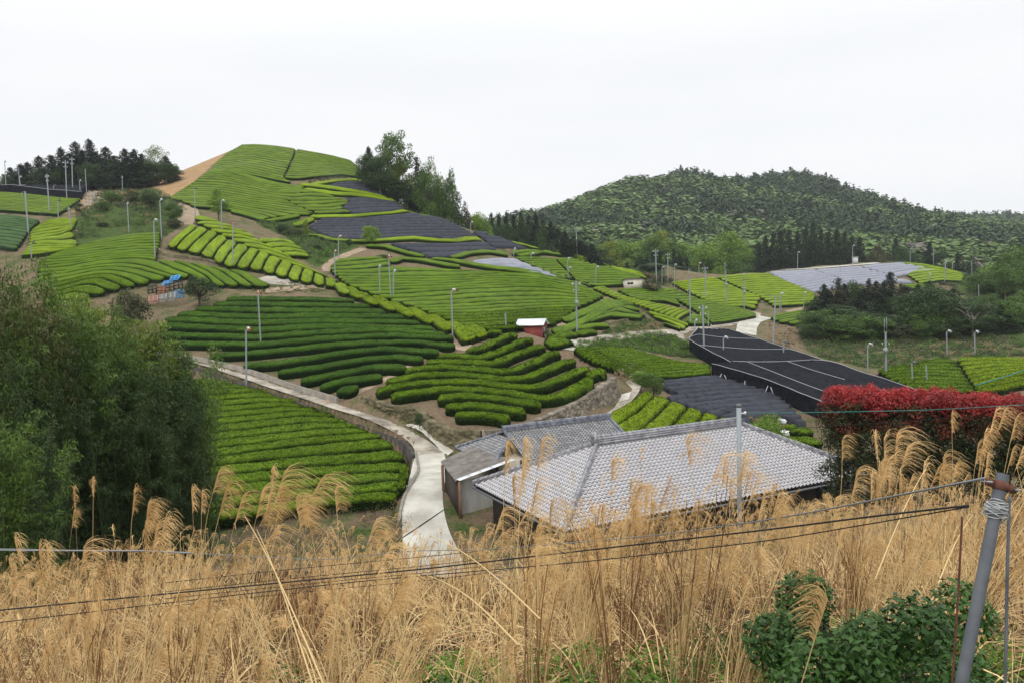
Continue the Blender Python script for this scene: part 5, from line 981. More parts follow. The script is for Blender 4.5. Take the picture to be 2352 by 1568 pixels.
def cable(name, pts, r, m, label, sag=0.0, n=40):
    pts = np.array(pts, float); d = np.r_[0, np.cumsum(np.linalg.norm(np.diff(pts, axis=0), axis=1))]; x = np.linspace(0, d[-1], n); q = np.stack([np.interp(x, d, pts[:, k]) for k in range(3)], -1); q[:, 2] -= sag*4*(x/d[-1])*(1-x/d[-1])
    mb = MB(); mb.tube(q-q[0], r, 6); o = link(name, None) if False else None
    V = np.concatenate(mb.V); me = mesh(name, V, np.concatenate(mb.Q), MATS[m], smooth=True); o = link(name, me, loc=q[0]); tag(o, label, 'cable'); return o
cable('green_line', [wi+[.28, 0, 0], P(2120, 938, 28.5), P(2352+60, 925, 24)], .012, 'cord_green', 'thin green cord stretched from the steel post past the red hedge', .05)
cable('black_line', [wi+[.1, 0, -.75], P(1950, 968, 30), P(2180, 960, 27)], .008, 'cable_black', 'thin dark cord below the green one, right of the steel post', .1)
cable('green_rope', [P(2240, 885, 85), P(2352, 850, 84), P(2500, 805, 83)], .05, 'cord_green', 'green rope crossing the right-hand valley field')
# ---------------------------------------------------------------- vegetation
leafmat('leaf_conifer', (.006,.014,.007), (.030,.052,.022), .05, .7)
leafmat('leaf_cedar_brown', (.014,.018,.010), (.065,.062,.034), .05, .7)
leafmat('leaf_dark', (.009,.023,.006), (.060,.110,.025), .08)
leafmat('leaf_green', (.022,.050,.008), (.105,.195,.026), .18)
leafmat('leaf_fresh', (.055,.110,.012), (.230,.370,.048), .25)
leafmat('leaf_yellow', (.080,.110,.012), (.270,.330,.035), .25)
leafmat('leaf_pale', (.070,.110,.030), (.230,.300,.110), .25)
leafmat('leaf_olive', (.022,.028,.010), (.100,.110,.040), .1)
leafmat('leaf_redbrown', (.018,.015,.008), (.085,.060,.030), .1)
leafmat('leaf_bamboo', (.016,.036,.007), (.135,.225,.034), .22)
leafmat('leaf_bamboo_light', (.050,.085,.010), (.250,.320,.050), .25)
leafmat('leaf_bamboo_dark', (.009,.020,.006), (.062,.105,.026), .15)  # darker copy of the bamboo leaf, the grove's shade put into its colour
leafmat('leaf_red', (.085,.014,.010), (.500,.050,.048), .2, .4)
leafmat('leaf_rust', (.018,.028,.008), (.125,.130,.036), .15)
leafmat('leaf_brick', (.050,.014,.008), (.260,.060,.038), .12, .4)
leafmat('leaf_hedge', (.010,.016,.006), (.055,.070,.020), .1, .4)
leafmat('straw', (.14,.072,.024), (.82,.60,.29), .12, .7)
leafmat('straw_red', (.085,.036,.014), (.34,.165,.065), .1, .8)  # red-brown blades, their share raised to stand in for shade in the grass
leafmat('plume', (.50,.31,.12), (.86,.62,.31), .35, .9)
leafmat('weed', (.030,.075,.008), (.170,.290,.030), .25)
leafmat('weed_dark', (.012,.030,.008), (.060,.120,.025), .15)
leafmat('dry', (.13,.09,.045), (.34,.26,.15), .1, .9)
mat('bark', (.055,.042,.030), rough=.95, col2=(.13,.105,.08), scale=6); mat('bark_pale', (.20,.17,.14), rough=.9, col2=(.34,.31,.27), scale=5); mat('culm', (.035,.060,.016), rough=.5, col2=(.085,.11,.035), scale=2, stretch=(1,1,.4))
def leaves(c, n, rad, size, r, asp=.5, up=.3, tint=None, clump=None, jit=.6, down=0.0):
    """c: k x 3 clump centres, rad: k x 3 radii; n leaves spread through and over the clumps"""
    c = np.asarray(c, float); rad = np.broadcast_to(np.asarray(rad, float), c.shape) if np.ndim(rad) < 2 else np.asarray(rad)
    w = (rad[:, 0]*rad[:, 2]); k = r.choice(len(c), n, p=w/w.sum()); d = r.normal(0, 1, (n, 3)); d /= np.linalg.norm(d, axis=1)[:, None]; q = r.uniform(.25, 1, n)**.45
    p = c[k]+d*rad[k]*q[:, None]; nr = d*.7+r.normal(0, jit, (n, 3)); nr[:, 2] += up; nr /= np.linalg.norm(nr, axis=1)[:, None]
    a = r.normal(0, 1, (n, 3)); a[:, 2] -= down*3; a -= nr*(a*nr).sum(1)[:, None]; a /= np.linalg.norm(a, axis=1)[:, None]; b = np.cross(nr, a); s = size*r.uniform(.6, 1.35, n)[:, None]
    V = np.stack([p-a*s, p+b*s*asp, p+a*s, p-b*s*asp], 1).reshape(-1, 3); Q = np.arange(n*4).reshape(n, 4)
    ct = r.uniform(.15, .85, len(c)) if clump is None else clump
    t_ = np.clip(ct[k]*.62+r.uniform(0, .38, n), 0, 1); return V, Q, t_
def tubes(paths, k=6):
    mb = MB()
    for p, r0, r1 in paths: mb.tube(p, np.linspace(r0, r1, len(p)), k, cap=False)
    return np.concatenate(mb.V), np.concatenate(mb.Q)
def bez(a, b, r, j, n=6):
    t = np.linspace(0, 1, n)[:, None]; m = (np.array(a)+np.array(b))/2+r.normal(0, j, 3); return (1-t)**2*a+2*t*(1-t)*m+t*t*b
def broad(seed, h, w, nleaf, size, lm, bark='bark', nb=26, trunk=.28, flat=1.0, open_=0.0, name='broadleaf_tree'):
    r = np.random.default_rng(seed); c = []; 
    ch = h*(1-trunk)/2; cz = h*trunk+ch
    for i in range(nb):
        d = r.normal(0, 1, 3); d /= np.linalg.norm(d); q = r.uniform(.25, .88)**.6; f = 1-.25*abs(d[2])
        c.append([d[0]*w/2*q*f, d[1]*w/2*q*f, cz+d[2]*ch*q])
    c = np.array(c); rr = w*r.uniform(.11, .22, nb)*(1-open_*.4); V, Q, t_ = leaves(c, nleaf, np.stack([rr, rr, rr*.75*flat], 1), size, r, asp=.55)
    crown = mesh('crown', V, Q, MATS[lm], tint=t_, smooth=False)
    top = np.array([r.normal(0, w*.04), r.normal(0, w*.04), h*.55]); P_ = [(bez(np.zeros(3), top, r, h*.02), h*.028, h*.016)]
    for i in range(8): P_.append((bez(top*r.uniform(.45, 1), c[i], r, h*.03), h*.011, h*.003))
    V, Q = tubes(P_); tr = mesh('trunk', V, Q, MATS[bark], tint=np.full(len(Q), .5)); return crown, tr
def conif(seed, h, w, nleaf, size, lm, ragged=.25, base=.12, droop=.12):
    r = np.random.default_rng(seed); c = []; rad = []; ct = []
    nl = int(h*1.7)
    for i in range(nl):
        z = h*(base+(1-base)*i/nl); rw = w/2*(1-(z/h))**.75*r.uniform(1-ragged, 1+ragged*.5)+.15; m = max(3, int(rw*3.2)); a0 = r.uniform(0, 6.3); tl = r.uniform(.1, .7)
        for j in range(m): a = a0+j*6.283/m+r.normal(0, .25); q = r.uniform(.45, .95); c.append([math.cos(a)*rw*q, math.sin(a)*rw*q, z-rw*q*droop*2]); rad.append([rw*.38+.12, rw*.38+.12, .42]); ct.append(np.clip(tl+r.normal(0, .15), 0, 1))
        c.append([0, 0, z]); rad.append([rw*.4+.1, rw*.4+.1, .5]); ct.append(.2)
    c.append([0, 0, h*.985]); rad.append([.14, .14, h*.03]); ct.append(.5)
    V, Q, t_ = leaves(np.array(c), nleaf, np.array(rad), size, r, asp=.35, clump=np.array(ct), down=.4)
    crown = mesh('crown', V, Q, MATS[lm], tint=t_, smooth=False); V, Q = tubes([(np.array([[0,0,-.3],[0,0,h*.5],[0,0,h*.95]]), h*.018, h*.004)]); return crown, mesh('trunk', V, Q, MATS['bark'], tint=np.full(len(Q), .5))
PROTO = {}
def proto(kind):
    if kind in PROTO: return PROTO[kind]
    k, s = kind.rsplit('_', 1); s = int(s)
    D = {'conifer': lambda: conif(100+s, 12, 5.6, 8000, .19, 'leaf_conifer'), 'brownconifer': lambda: conif(120+s, 12, 4.8, 6000, .17, 'leaf_cedar_brown', .35),
         'dark': lambda: broad(140+s, 9, 7, 5200, .15, 'leaf_dark', nb=34, trunk=.12), 'green': lambda: broad(160+s, 9, 8, 5200, .17, 'leaf_green', nb=34, trunk=.14),
         'fresh': lambda: broad(180+s, 9, 7.5, 5000, .17, 'leaf_fresh', nb=30, trunk=.18), 'yellow': lambda: broad(200+s, 8, 6.5, 4200, .16, 'leaf_yellow', nb=26, trunk=.2),
         'pale': lambda: broad(220+s, 9, 7, 2600, .14, 'leaf_pale', 'bark_pale', nb=30, trunk=.25, open_=.5), 'olive': lambda: broad(240+s, 7, 6.5, 4200, .15, 'leaf_olive', nb=30, trunk=.1),
         'redbrown': lambda: broad(260+s, 8, 5.5, 3200, .15, 'leaf_redbrown', nb=26, trunk=.15), 'tallfresh': lambda: broad(280+s, 14, 10, 5200, .19, 'leaf_green', nb=44, trunk=.35, open_=.75)}
    PROTO[kind] = D[k](); return PROTO[kind]
PH = {'conifer': (12, 4.6), 'brownconifer': (12, 4.0), 'dark': (9, 7), 'green': (9, 8), 'fresh': (9, 7.5), 'yellow': (8, 6.5), 'pale': (9, 7), 'olive': (7, 6.5), 'redbrown': (8, 5.5), 'tallfresh': (14, 10)}
NAMEK = {'conifer': ('conifer_tree', 'tree'), 'brownconifer': ('conifer_tree', 'tree'), 'olive': ('shrub', 'shrub')}
def tree(kind, uv, Y, label, group, width=None, vb=None, name=None, zb=None, rz=None):
    """top of the crown at image point uv, distance Y; the foot stands on the ground there"""
    k, s = kind.rsplit('_', 1); Tp = P(uv[0], uv[1], Y); x, y = Tp[0], Y; z0 = float(H(x, y)) if zb is None else zb
    if vb is not None: z0 = max(z0, P(uv[0], vb, Y)[2]) if False else z0
    h = max(Tp[2]-z0, .8); cr, tr = proto(kind); H0_, W0 = PH[k]; sz = h/H0_; sx = (width*Y/F/W0) if width else sz
    nm, cat = NAMEK.get(k, ('broadleaf_tree', 'tree')); nm = name or nm; cat = 'shrub' if 'shrub' in nm or 'bush' in nm else cat
    o = empty(nm, (x, y, z0-.1), random.uniform(0, 6.3) if rz is None else rz, label, cat, group); a = link('trunk', tr, o); b = link('crown', cr, o); a.scale = b.scale = (sx, sx, sz); return o
def belt(items, Y, what, where, group, width=None, dY=6):
    items = sorted(items, key=lambda q: q[1][0]); 
    for i, it in enumerate(items):
        kd, uv = it[0], it[1]; w_ = it[2] if len(it) > 2 else width; adj = {'conifer': 'dark pointed conifer', 'brownconifer': 'brownish conifer', 'dark': 'dark round tree', 'green': 'mid-green leafy tree', 'fresh': 'fresh light-green tree', 'yellow': 'yellow-green tree', 'pale': 'thin pale budding tree', 'olive': 'olive scrub bush', 'redbrown': 'reddish-brown tree', 'tallfresh': 'tall airy green tree'}[kd.rsplit('_', 1)[0]]
        pos = 'leftmost' if i == 0 else 'rightmost' if i == len(items)-1 else ORD[i]+' from the left' if i < len(items)/2 else ORD[len(items)-1-i]+' from the right'
        tree(kd, uv, Y+random.uniform(-dY, dY), f'{adj}, {pos} {where}', group, w_)
# left skyline wood
L_ = [(24,384),(47,376),(62,372),(88,358),(116,355),(139,338),(158,352),(172,325),(188,345),(204,319),(222,350),(242,337),(262,356),(285,341),(307,343),(325,352),(380,358)]
belt([(f'conifer_{i%4}', q, 78 if i < 15 else 56) for i, q in enumerate(L_)]+[(f'dark_{i%3}', (20+i*30, 398-min(i, 6)*5), 56) for i in range(13)]+[('pale_0', (358, 332), 70), ('green_1', (340, 366), 60), ('dark_1', (395, 372), 44), ('dark_0', (10, 395), 44)], 222, '', 'in the wood on the left skyline', 'trees of the left skyline wood')
# clump beside the summit
belt([('dark_1', (870, 385), 80), ('dark_2', (905, 410), 90), ('green_1', (945, 400), 80), ('dark_0', (975, 425), 90), ('green_3', (1015, 440), 90), ('dark_1', (1035, 465), 80), ('green_0', (880, 350), 70), ('dark_0', (834, 346), 62), ('conifer_1', (846, 336), 52), ('dark_2', (872, 352), 70), ('tallfresh_0', (906, 299), 100), ('yellow_0', (900, 382), 60), ('yellow_1', (922, 356), 52), ('dark_1', (930, 416), 80), ('brownconifer_0', (957, 357), 58), ('green_2', (978, 378), 64), ('pale_1', (990, 356), 54), ('green_0', (1010, 400), 62), ('green_2', (1030, 392), 44), ('olive_0', (945, 430), 62), ('fresh_1', (1000, 455), 70), ('redbrown_0', (1048, 440), 40), ('redbrown_1', (1068, 462), 36), ('green_3', (990, 425), 60), ('fresh_0', (1100, 476), 60), ('fresh_2', (1085, 492), 40)], 205, '', 'in the clump right of the summit', 'trees of the clump right of the summit', dY=7)
# dark wood behind the right ridge
it = [(f'conifer_{i%4}', (1128+i*17, 486+max(0, i-6)*11+(7 if i % 2 else 0)), 46) for i in range(15)]+[(f'dark_{i%3}', (1140+i*27, 505+max(0, i-4)*15), 52) for i in range(9)]+[('conifer_0', (1318, 540), 50), ('dark_1', (1340, 548), 56), ('conifer_2', (1358, 560), 50), ('dark_2', (1374, 572), 50), ('dark_0', (1392, 592), 44)]
belt(it, 232, '', 'in the dark wood behind the right ridge', 'trees of the dark wood behind the right ridge', dY=9)
# mid-distance fresh trees
it = [('fresh_0', (1385,556), 60), ('yellow_1', (1402,545), 56), ('fresh_1', (1428,552), 62), ('fresh_2', (1450,556), 66), ('fresh_0', (1480,544), 64), ('green_0', (1495,536), 56), ('yellow_0', (1520,530), 60), ('fresh_1', (1512,548), 60), ('green_1', (1545,552), 56), ('fresh_2', (1575,556), 66), ('fresh_0', (1610,548), 70), ('green_2', (1640,552), 62), ('fresh_1', (1665,532), 66), ('fresh_2', (1695,545), 64), ('fresh_0', (1715,560), 56), ('green_0', (1590,580), 62), ('fresh_1', (1640,590), 66), ('green_1', (1690,590), 60), ('fresh_2', (1420,585), 60), ('yellow_1', (1430,596), 40)]
it = [(a_, b_, c_*1.4) for a_, b_, c_ in it]
belt(it, 300, '', 'in the fresh wood behind the fields', 'fresh green trees behind the fields', dY=12)
it = [(f'conifer_{i%4}', q, 40) for i, q in enumerate([(1440,600),(1462,596),(1486,588),(1500,575),(1515,572),(1532,578),(1548,570),(1562,585),(1578,590)])]+[('dark_0', (1425,612), 50), ('dark_1', (1595,606), 46), ('fresh_1', (1655,612), 50)]
belt(it, 262, '', 'in the low dark trees by the crossarm poles', 'low dark trees by the crossarm poles', dY=8)
it = [(f'conifer_{i%4}', q, 50) for i, q in enumerate([(1742,556),(1758,540),(1776,532),(1793,528),(1812,524),(1832,530),(1851,514),(1868,508),(1886,524),(1903,530),(1922,524),(1940,532),(1958,540),(1975,544)])]+[('olive_0', (2000,568), 50), ('redbrown_0', (2015,562), 44), ('olive_1', (2032,572), 46), ('conifer_1', (2058,545), 46), ('dark_0', (2075,558), 50), ('dark_1', (2100,572), 50), ('conifer_2', (2135,555), 46), ('dark_2', (2160,572), 50), ('conifer_0', (2200,580), 50), ('dark_1', (2225,590), 56)]
belt(it, 292, '', 'in the cedar row above the pale netting', 'trees of the cedar row above the pale netting', dY=9)
it = [(f'dark_{i%3}', (1482+i*16, 606+(i%2)*8), 40) for i in range(6)]
belt(it, 225, '', 'in the low scrub behind the small hut', 'low dark scrub trees behind the small hut', dY=5)
# trees at the right edge
it = [('green_0', (2262,618), 80), ('fresh_0', (2285,600), 80), ('green_1', (2310,605), 80), ('green_2', (2340,600), 90), ('green_3', (2270,655), 80), ('dark_1', (2300,665), 70), ('green_0', (2335,670), 90), ('olive_0', (2240,680), 60), ('redbrown_0', (2325,660), 40), ('green_1', (2350,700), 70), ('fresh_1', (2380,620), 80), ('green_2', (2400,680), 90), ('green_3', (2320,575), 80), ('green_0', (2350,560), 90), ('dark_0', (2290,690), 80), ('green_1', (2250,640), 60), ('fresh_2', (2330,640), 70), ('green_2', (2345,735), 80)]
belt(it, 215, '', 'in the thicket at the right edge', 'trees of the thicket at the right edge', dY=12)
tree('dark_2', (2224, 628), 236, 'lone round dark bush on the right rim of the far bright field', None, 24, name='round_bush')
tree('dark_1', (2168, 645), 226, 'dark bush under the right utility pole of the far bright field', None, 28, name='round_bush')
# dark knoll
it = [('dark_0', (1885,720), 62), ('conifer_0', (1893,655), 60), ('brownconifer_0', (1925,640), 60), ('dark_1', (1958,640), 64), ('conifer_1', (1940,655), 60), ('brownconifer_1', (1996,642), 44), ('conifer_2', (1985,665), 60), ('conifer_3', (2012,648), 54), ('conifer_0', (2045,626), 60), ('conifer_1', (2030,650), 60), ('dark_1', (2075,690), 70), ('conifer_2', (2110,668), 66), ('conifer_3', (2135,660), 66), ('dark_2', (2160,680), 66), ('conifer_1', (2175,705), 56), ('dark_0', (2200,715), 56), ('conifer_2', (2225,700), 50), ('conifer_3', (2240,720), 50), ('dark_0', (1870,690), 50), ('brownconifer_0', (2070,665), 44)]+[(f'dark_{i%3}', (1885+i*38, 690+(i*7)%20), 96) for i in range(10)]+[(f'conifer_{i%4}', (1900+i*36, 668+(i*11)%26), 84) for i in range(9)]
it = [(a_, (q_[0], q_[1]-(16 if q_[0] > 2050 else 4)), w_*1.12) for a_, q_, w_ in it]
belt(it, 165, '', 'among the upper trees of the dark knoll', 'upper trees of the dark knoll', dY=7)
it = [('dark_2', (1862,730), 60), ('green_0', (1875,722), 60), ('dark_0', (1905,745), 66), ('green_1', (1945,735), 76), ('green_2', (1985,742), 56), ('green_3', (2015,752), 62), ('olive_0', (2045,745), 62), ('olive_1', (2080,755), 70), ('green_0', (2115,745), 60), ('green_1', (2140,740), 64), ('olive_0', (2170,748), 60), ('green_2', (2205,745), 56), ('dark_1', (2270,730), 66), ('conifer_0', (2300,708), 70), ('conifer_1', (2322,716), 60), ('dark_2', (2345,730), 66), ('conifer_2', (2380,715), 66), ('dark_1', (1850,765), 40), ('green_3', (1995,778), 44)]+[(f'{"dark" if i%3 else "green"}_{i%3}', (1875+i*42, 722+(i*9)%16), 100) for i in range(9)]+[(f'dark_{i%3}', q, 96) for i, q in enumerate([(2092,676),(2122,658),(2152,664),(2184,682),(2212,694),(2242,704)])]
it = [(a_, (q_[0], q_[1]-12), w_*1.1) for a_, q_, w_ in it]+[(f'green_{i%4}', q, 96) for i, q in enumerate([(2110,716),(2150,728),(1930,742),(2280,672),(2320,690),(2350,668)])]
belt(it, 148, '', 'among the lower trees of the dark knoll', 'lower trees of the dark knoll', dY=5)
# single trees and bushes on the slopes
tree('fresh_0', (853, 513), 158, 'small round-topped green tree alone before the netted rows', None, 50, name='lone_tree')
tree('fresh_1', (498, 434), 168, 'fresh green tree above the bright plots, beside a frost fan', None, 52, name='lone_tree')
tree('yellow_0', (702, 503), 158, 'narrow yellow-green columnar shrub at the left tip of the netting', None, 16, name='columnar_shrub')
for kd, uv, Y, w_, lb in [('dark_0',(650,512),160,46,'dark bush left of the columnar yellow-green shrub'),('olive_0',(675,522),157,40,'olive bush touching the columnar yellow-green shrub'),('dark_1',(344,435),163,52,'big dark bush crowning the scrub mound'),('dark_2',(180,465),158,30,'dark upright bush left of the scrub mound'),
  ('green_0',(395,462),158,50,'leafy bush at the right end of the scrub mound'),('green_1',(255,437),170,50,'bush at the upper left of the scrub mound'),('olive_1',(300,436),168,50,'olive bush at the top of the scrub mound'),('green_2',(232,462),160,44,'bush on the left flank of the scrub mound'),('olive_0',(400,500),152,42,'yellowish bush low on the right of the scrub mound'),('olive_1',(235,508),150,30,'small dark bush inside the scrub mound'),
  ('dark_0',(727,575),148,32,'dark shrub beside the dirt track under the fern bank'),('dark_2',(800,548),156,20,'tiny dark shrub under the netting near the lone tree'),('green_2',(880,583),148,34,'small bush at the upper corner of the middle slope'),
  ('dark_1',(455,626),113,82,'dense dark green bush right of the pallet pile'),('olive_0',(292,655),106,90,'grey-green bush left of the pallet pile'),('redbrown_0',(1255,754),108,16,'brown shrub at the right end of the red shed'),
  ('olive_1',(1497,636),170,50,'mound of dry brush behind the small hut'),('green_3',(1500,852),84,62,'dark leafy bush left of the charcoal netting'),('fresh_2',(1465,848),85,50,'bright shrub beside the dark leafy bush at the lane bend'),
  ('fresh_0',(1768,950),54,90,'feathery bright green bush left of the white sacks'),]:
    tree(kd, uv, Y, lb, None, w_, name='bush')
tree('dark_0', (963, 940), 64.5, 'small round bush clinging to the mossy stone bank', None, 28, name='bush', zb=float(P(963, 978, 64.5)[2]))
# bare tree
def baretree(name, base, h, seed, label, m='bark_pale', n=9, spread=.5):
    r = np.random.default_rng(seed); P_ = [(bez(np.zeros(3), np.array([0, 0, h*.55]), r, h*.04), h*.03, h*.018)]
    for i in range(n):
        a = r.uniform(0, 6.3); s = np.array([0, 0, h*r.uniform(.3, .55)]); e = s+np.array([math.cos(a)*h*spread*r.uniform(.5, 1), math.sin(a)*h*spread*.6, h*r.uniform(.1, .45)]); q = bez(s, e, r, h*.05); P_.append((q, h*.012, h*.004))
        for j in range(3): k_ = q[r.integers(2, 5)]; P_.append((bez(k_, k_+r.normal(0, h*.1, 3)+[0, 0, h*.06], r, h*.02), h*.006, h*.002))
    V, Q = tubes(P_); o = link(name, mesh(name, V, Q, MATS[m], tint=np.full(len(Q), .5)), loc=base); tag(o, label, 'tree'); return o
p = P(2235, 775, 143.); baretree('bare_tree', (p[0], p[1], float(H(p[0], p[1]))), 7.0, 4, 'leafless pale tree standing out on the right of the dark knoll')
p = P(60, 1165, 31.); baretree('bare_shrub', (p[0], p[1], P(60, 1190, 31.)[2]-.6), 2.6, 8, 'bleached leafless shrub under the bamboo at the left edge', spread=.5)
# ---------------------------------------------------------------- wood-covered mountain: reads as one mass
leafmat('wood_mix', (.020,.038,.020), (.058,.098,.040), .05, .8); leafmat('wood_light', (.062,.105,.032), (.160,.240,.075), .1, .8); leafmat('wood_grey', (.10,.10,.075), (.22,.20,.17), .1, .8)
def forest():
    r = np.random.default_rng(55); xs, ys = [], []
    n = 34000; x = r.uniform(-60, 900, n); y = r.uniform(300, 1040, n)
    q = proj(np.stack([x, y, H(x, y)+8], -1)); ok = (q[:, 0] > 1080) & (q[:, 0] < 2480) & (y > 320+np.where(x > 100, 0, 60)); x, y = x[ok], y[ok]
    # keep only the slopes that face this side
    g = H(x, y+6)-H(x, y-6); ok = g > -2.5; x, y = x[ok], y[ok]
    # thin to about one tree each 6 m
    key = (np.round(x/5.9)*10000+np.round(y/5.9)).astype(int); _, i = np.unique(key, return_index=True); x, y = x[i], y[i]; z = H(x, y); n = len(x)
    s = 1.2*np.sin(x*.016+1.3*np.sin(y*.013))+1.1*np.sin(y*.020+x*.009)+.9*np.sin(x*.045+y*.038+2*np.sin(x*.01))+r.normal(0, .65, n)-(z-20)*.006
    light = s > -.15; grey = r.uniform(0, 1, n) < .02; nl = 170
    tmpl = []
    for k in range(8):
        con = k < 4; c = []; rad = []
        if con:
            for j in range(9): zz = j/9; w = .42*(1-zz)**.8+.05; a = r.uniform(0, 6.3); c.append([math.cos(a)*w*.4, math.sin(a)*w*.4, .15+zz*.85]); rad.append([w, w, .10])
        else:
            for j in range(10): d = r.normal(0, 1, 3); d /= np.linalg.norm(d); c.append([d[0]*.30, d[1]*.30, .50+d[2]*.26]); rad.append([.25, .25, .22])
        V, Q, t_ = leaves(np.array(c), nl, np.array(rad), .078, r, asp=.95, up=1.1, jit=.30); t_ = .25+.5*t_; tmpl.append((V, t_))
    out_ = {0: [[], []], 1: [[], []], 2: [[], []]}
    for i in range(n):
        g_ = 2 if grey[i] else 1 if light[i] else 0; k = r.integers(0, 4) if (g_ == 0 and r.uniform() < .75) else r.integers(4, 8); V, t_ = tmpl[k]; h = r.uniform(9, 17)*(1.1 if k < 4 else .92); w = h*(.66 if k < 4 else 1.05)*r.uniform(.7, 1.45); a = r.uniform(0, 6.3); ca, sa = math.cos(a), math.sin(a)
        X = V*[w, w, h]; X = np.stack([X[:, 0]*ca-X[:, 1]*sa, X[:, 0]*sa+X[:, 1]*ca, X[:, 2]], 1)+[x[i], y[i], z[i]-.12*h]
        b = r.uniform(-.38, .38); out_[g_][0].append(X); out_[g_][1].append(np.clip(t_+b, 0, 1))
    V = []; T_ = []; MI = []
    for g_ in (0, 1, 2):
        V += out_[g_][0]; T_ += out_[g_][1]; MI += [np.full(nl, g_)]*len(out_[g_][0])
    V = np.concatenate(V); T_ = np.concatenate(T_); MI = np.concatenate(MI); print('forest trees', n)
    me = mesh('mountain_wood', V, np.arange(len(V)).reshape(-1, 4), None, tint=T_, mats=[MATS['wood_mix'], MATS['wood_light'], MATS['wood_grey']], midx=MI, smooth=False); tag(link('mountain_wood', me), 'mixed spring forest covering the far mountain and its foothills', 'forest', kind='stuff')
forest()
# ---------------------------------------------------------------- scrub on banks
def scrub(name, k, poly, n, size, hgt, mats_, label, y0=30, y1=330, clumps=None, asp=.35, probs=None):
    r = np.random.default_rng(len(poly)*7+n); p = T(k, poly); mn, mx_ = p.min(0), p.max(0); q = gp(p[:, 0], p[:, 1], y0=y0, y1=y1); a = q.min(0); b = q.max(0)
    pts = np.zeros((0, 2)); nc = clumps or max(20, n//60)
    while len(pts) < nc:
        c = r.uniform(a, b, (nc*2, 2)); c = c[inpoly(c[:, 0], c[:, 1], q)]; pts = np.concatenate([pts, c])
    pts = pts[:nc]; hh = hgt*r.uniform(.4, 1.3, nc); z = H(pts[:, 0], pts[:, 1]); c3 = np.concatenate([pts, (z+hh*.3)[:, None]], 1); rd = np.stack([hh*1.1, hh*1.1, hh*.65], 1)
    V, Q, t_ = leaves(c3, n, rd, size, r, asp=asp, up=.5); mi = None
    km = r.choice(len(mats_), nc, p=probs); w = rd[:, 0]*rd[:, 2]; 
    # material by nearest clump
    cen = V.reshape(-1, 4, 3).mean(1); mi = np.zeros(len(Q), int)
    for i0 in range(0, len(cen), 4000): mi[i0:i0+4000] = km[np.argmin(((cen[i0:i0+4000, None]-c3[None])**2).sum(-1), 1)]
    me = mesh(name, V, Q, None, tint=t_, mats=[MATS[m_] for m_ in mats_], midx=mi, smooth=False); tag(link(name, me), label, 'scrub', kind='stuff')
scrub('scrub', 1, [(950,560),(1240,570),(1480,580),(1700,700),(1660,900),(1500,1010),(950,1020),(700,1090),(640,960),(840,720)], 30000, .16, .9, ['leaf_green','leaf_olive','leaf_dark','dry'], 'mixed scrub and bramble covering the mound below the left treeline', clumps=520, probs=[.34,.26,.2,.2])
scrub('grass_bank', 4, [(560,1190),(800,1160),(1100,1110),(1400,1100),(1600,1190),(1790,1330),(1500,1320),(1080,1238),(560,1232)], 30000, .12, .55, ['weed','leaf_green','leaf_olive'], 'tall green weeds on the bank above the valley field', clumps=520, probs=[.4,.4,.2])
scrub('grass_bank', 4, [(790,1125),(900,1062),(1150,985),(1300,960),(1390,1060),(1300,1075),(950,1120)], 9000, .12, .5, ['leaf_green','dry','weed_dark'], 'dry and green grass on the bank above the valley road', clumps=200, probs=[.4,.35,.25])
scrub('fern_bank', 2, [(0,870),(330,870),(430,870),(600,1000),(900,1060),(700,1180),(560,1270),(400,1180),(300,1010)], 20000, .14, .8, ['leaf_green','leaf_dark','weed','leaf_olive'], 'ferns and shrubs on the bank between ridge strip and netted rows', clumps=330, probs=[.35,.25,.25,.15])
scrub('hillside_weeds', 2, [(430,470),(700,445),(830,440),(830,465),(560,505),(420,500)], 4000, .14, .5, ['leaf_olive','leaf_dark'], 'rough weeds in the hollow under the summit field', clumps=80)
scrub('verge_weeds', 5, [(430,1290),(900,1310),(1300,1250),(1750,1180),(2352,1250),(2352,1310),(1500,1330),(1200,1390),(950,1430),(500,1330)], 24000, .13, .6, ['leaf_green','leaf_olive','dry','leaf_dark'], 'weeds on the bank between the dark knoll and valley field', clumps=420, probs=[.3,.3,.2,.2])
scrub('knoll_undergrowth', 5, [(300,1180),(700,1180),(1200,1150),(1750,1100),(2352,1150),(2352,1240),(1700,1190),(900,1290),(430,1290)], 22000, .15, .9, ['leaf_olive','leaf_dark','leaf_green'], 'undergrowth along the foot of the dark knoll', clumps=360, y1=200)
scrub('right_slope_scrub', 5, [(1650,640),(1900,640),(2352,700),(2352,1150),(2000,900),(1900,830),(1700,720)], 22000, .17, .9, ['leaf_green','leaf_olive','redb' if 'redb' in MATS else 'leaf_redbrown','weed_dark'], 'scrub on the open slope at the right', clumps=360, probs=[.4,.25,.12,.23])
scrub('bank_grass', 5, [(0,1000),(120,990),(270,1050),(320,1240),(130,1230),(0,1180)], 5000, .10, .3, ['dry','leaf_olive','leaf_green'], 'sparse dry grass on the bare bank beside the white road', clumps=140, probs=[.6,.2,.2])
scrub('lane_weeds', 7, [(200,440),(380,430),(540,520),(650,560),(600,640),(450,600),(300,560)], 12000, .11, .7, ['dry','weed','leaf_green'], 'reeds and weeds at the bend of the side lane', clumps=200, probs=[.35,.35,.3])
scrub('garden_weeds', 7, [(1380,960),(1500,880),(1600,900),(1700,900),(1780,980),(1740,1150),(1450,1100)], 9000, .09, .7, ['dry','weed','leaf_fresh'], 'reeds and fresh weeds between the silver roof and white sacks', clumps=150, probs=[.3,.4,.3])
scrub('yard_weeds', 3, [(60,400),(330,390),(640,430),(640,490),(60,500)], 3500, .09, .25, ['dry','weed_dark','leaf_green'], 'tufts of weeds along the yard above the dark green field', clumps=120)
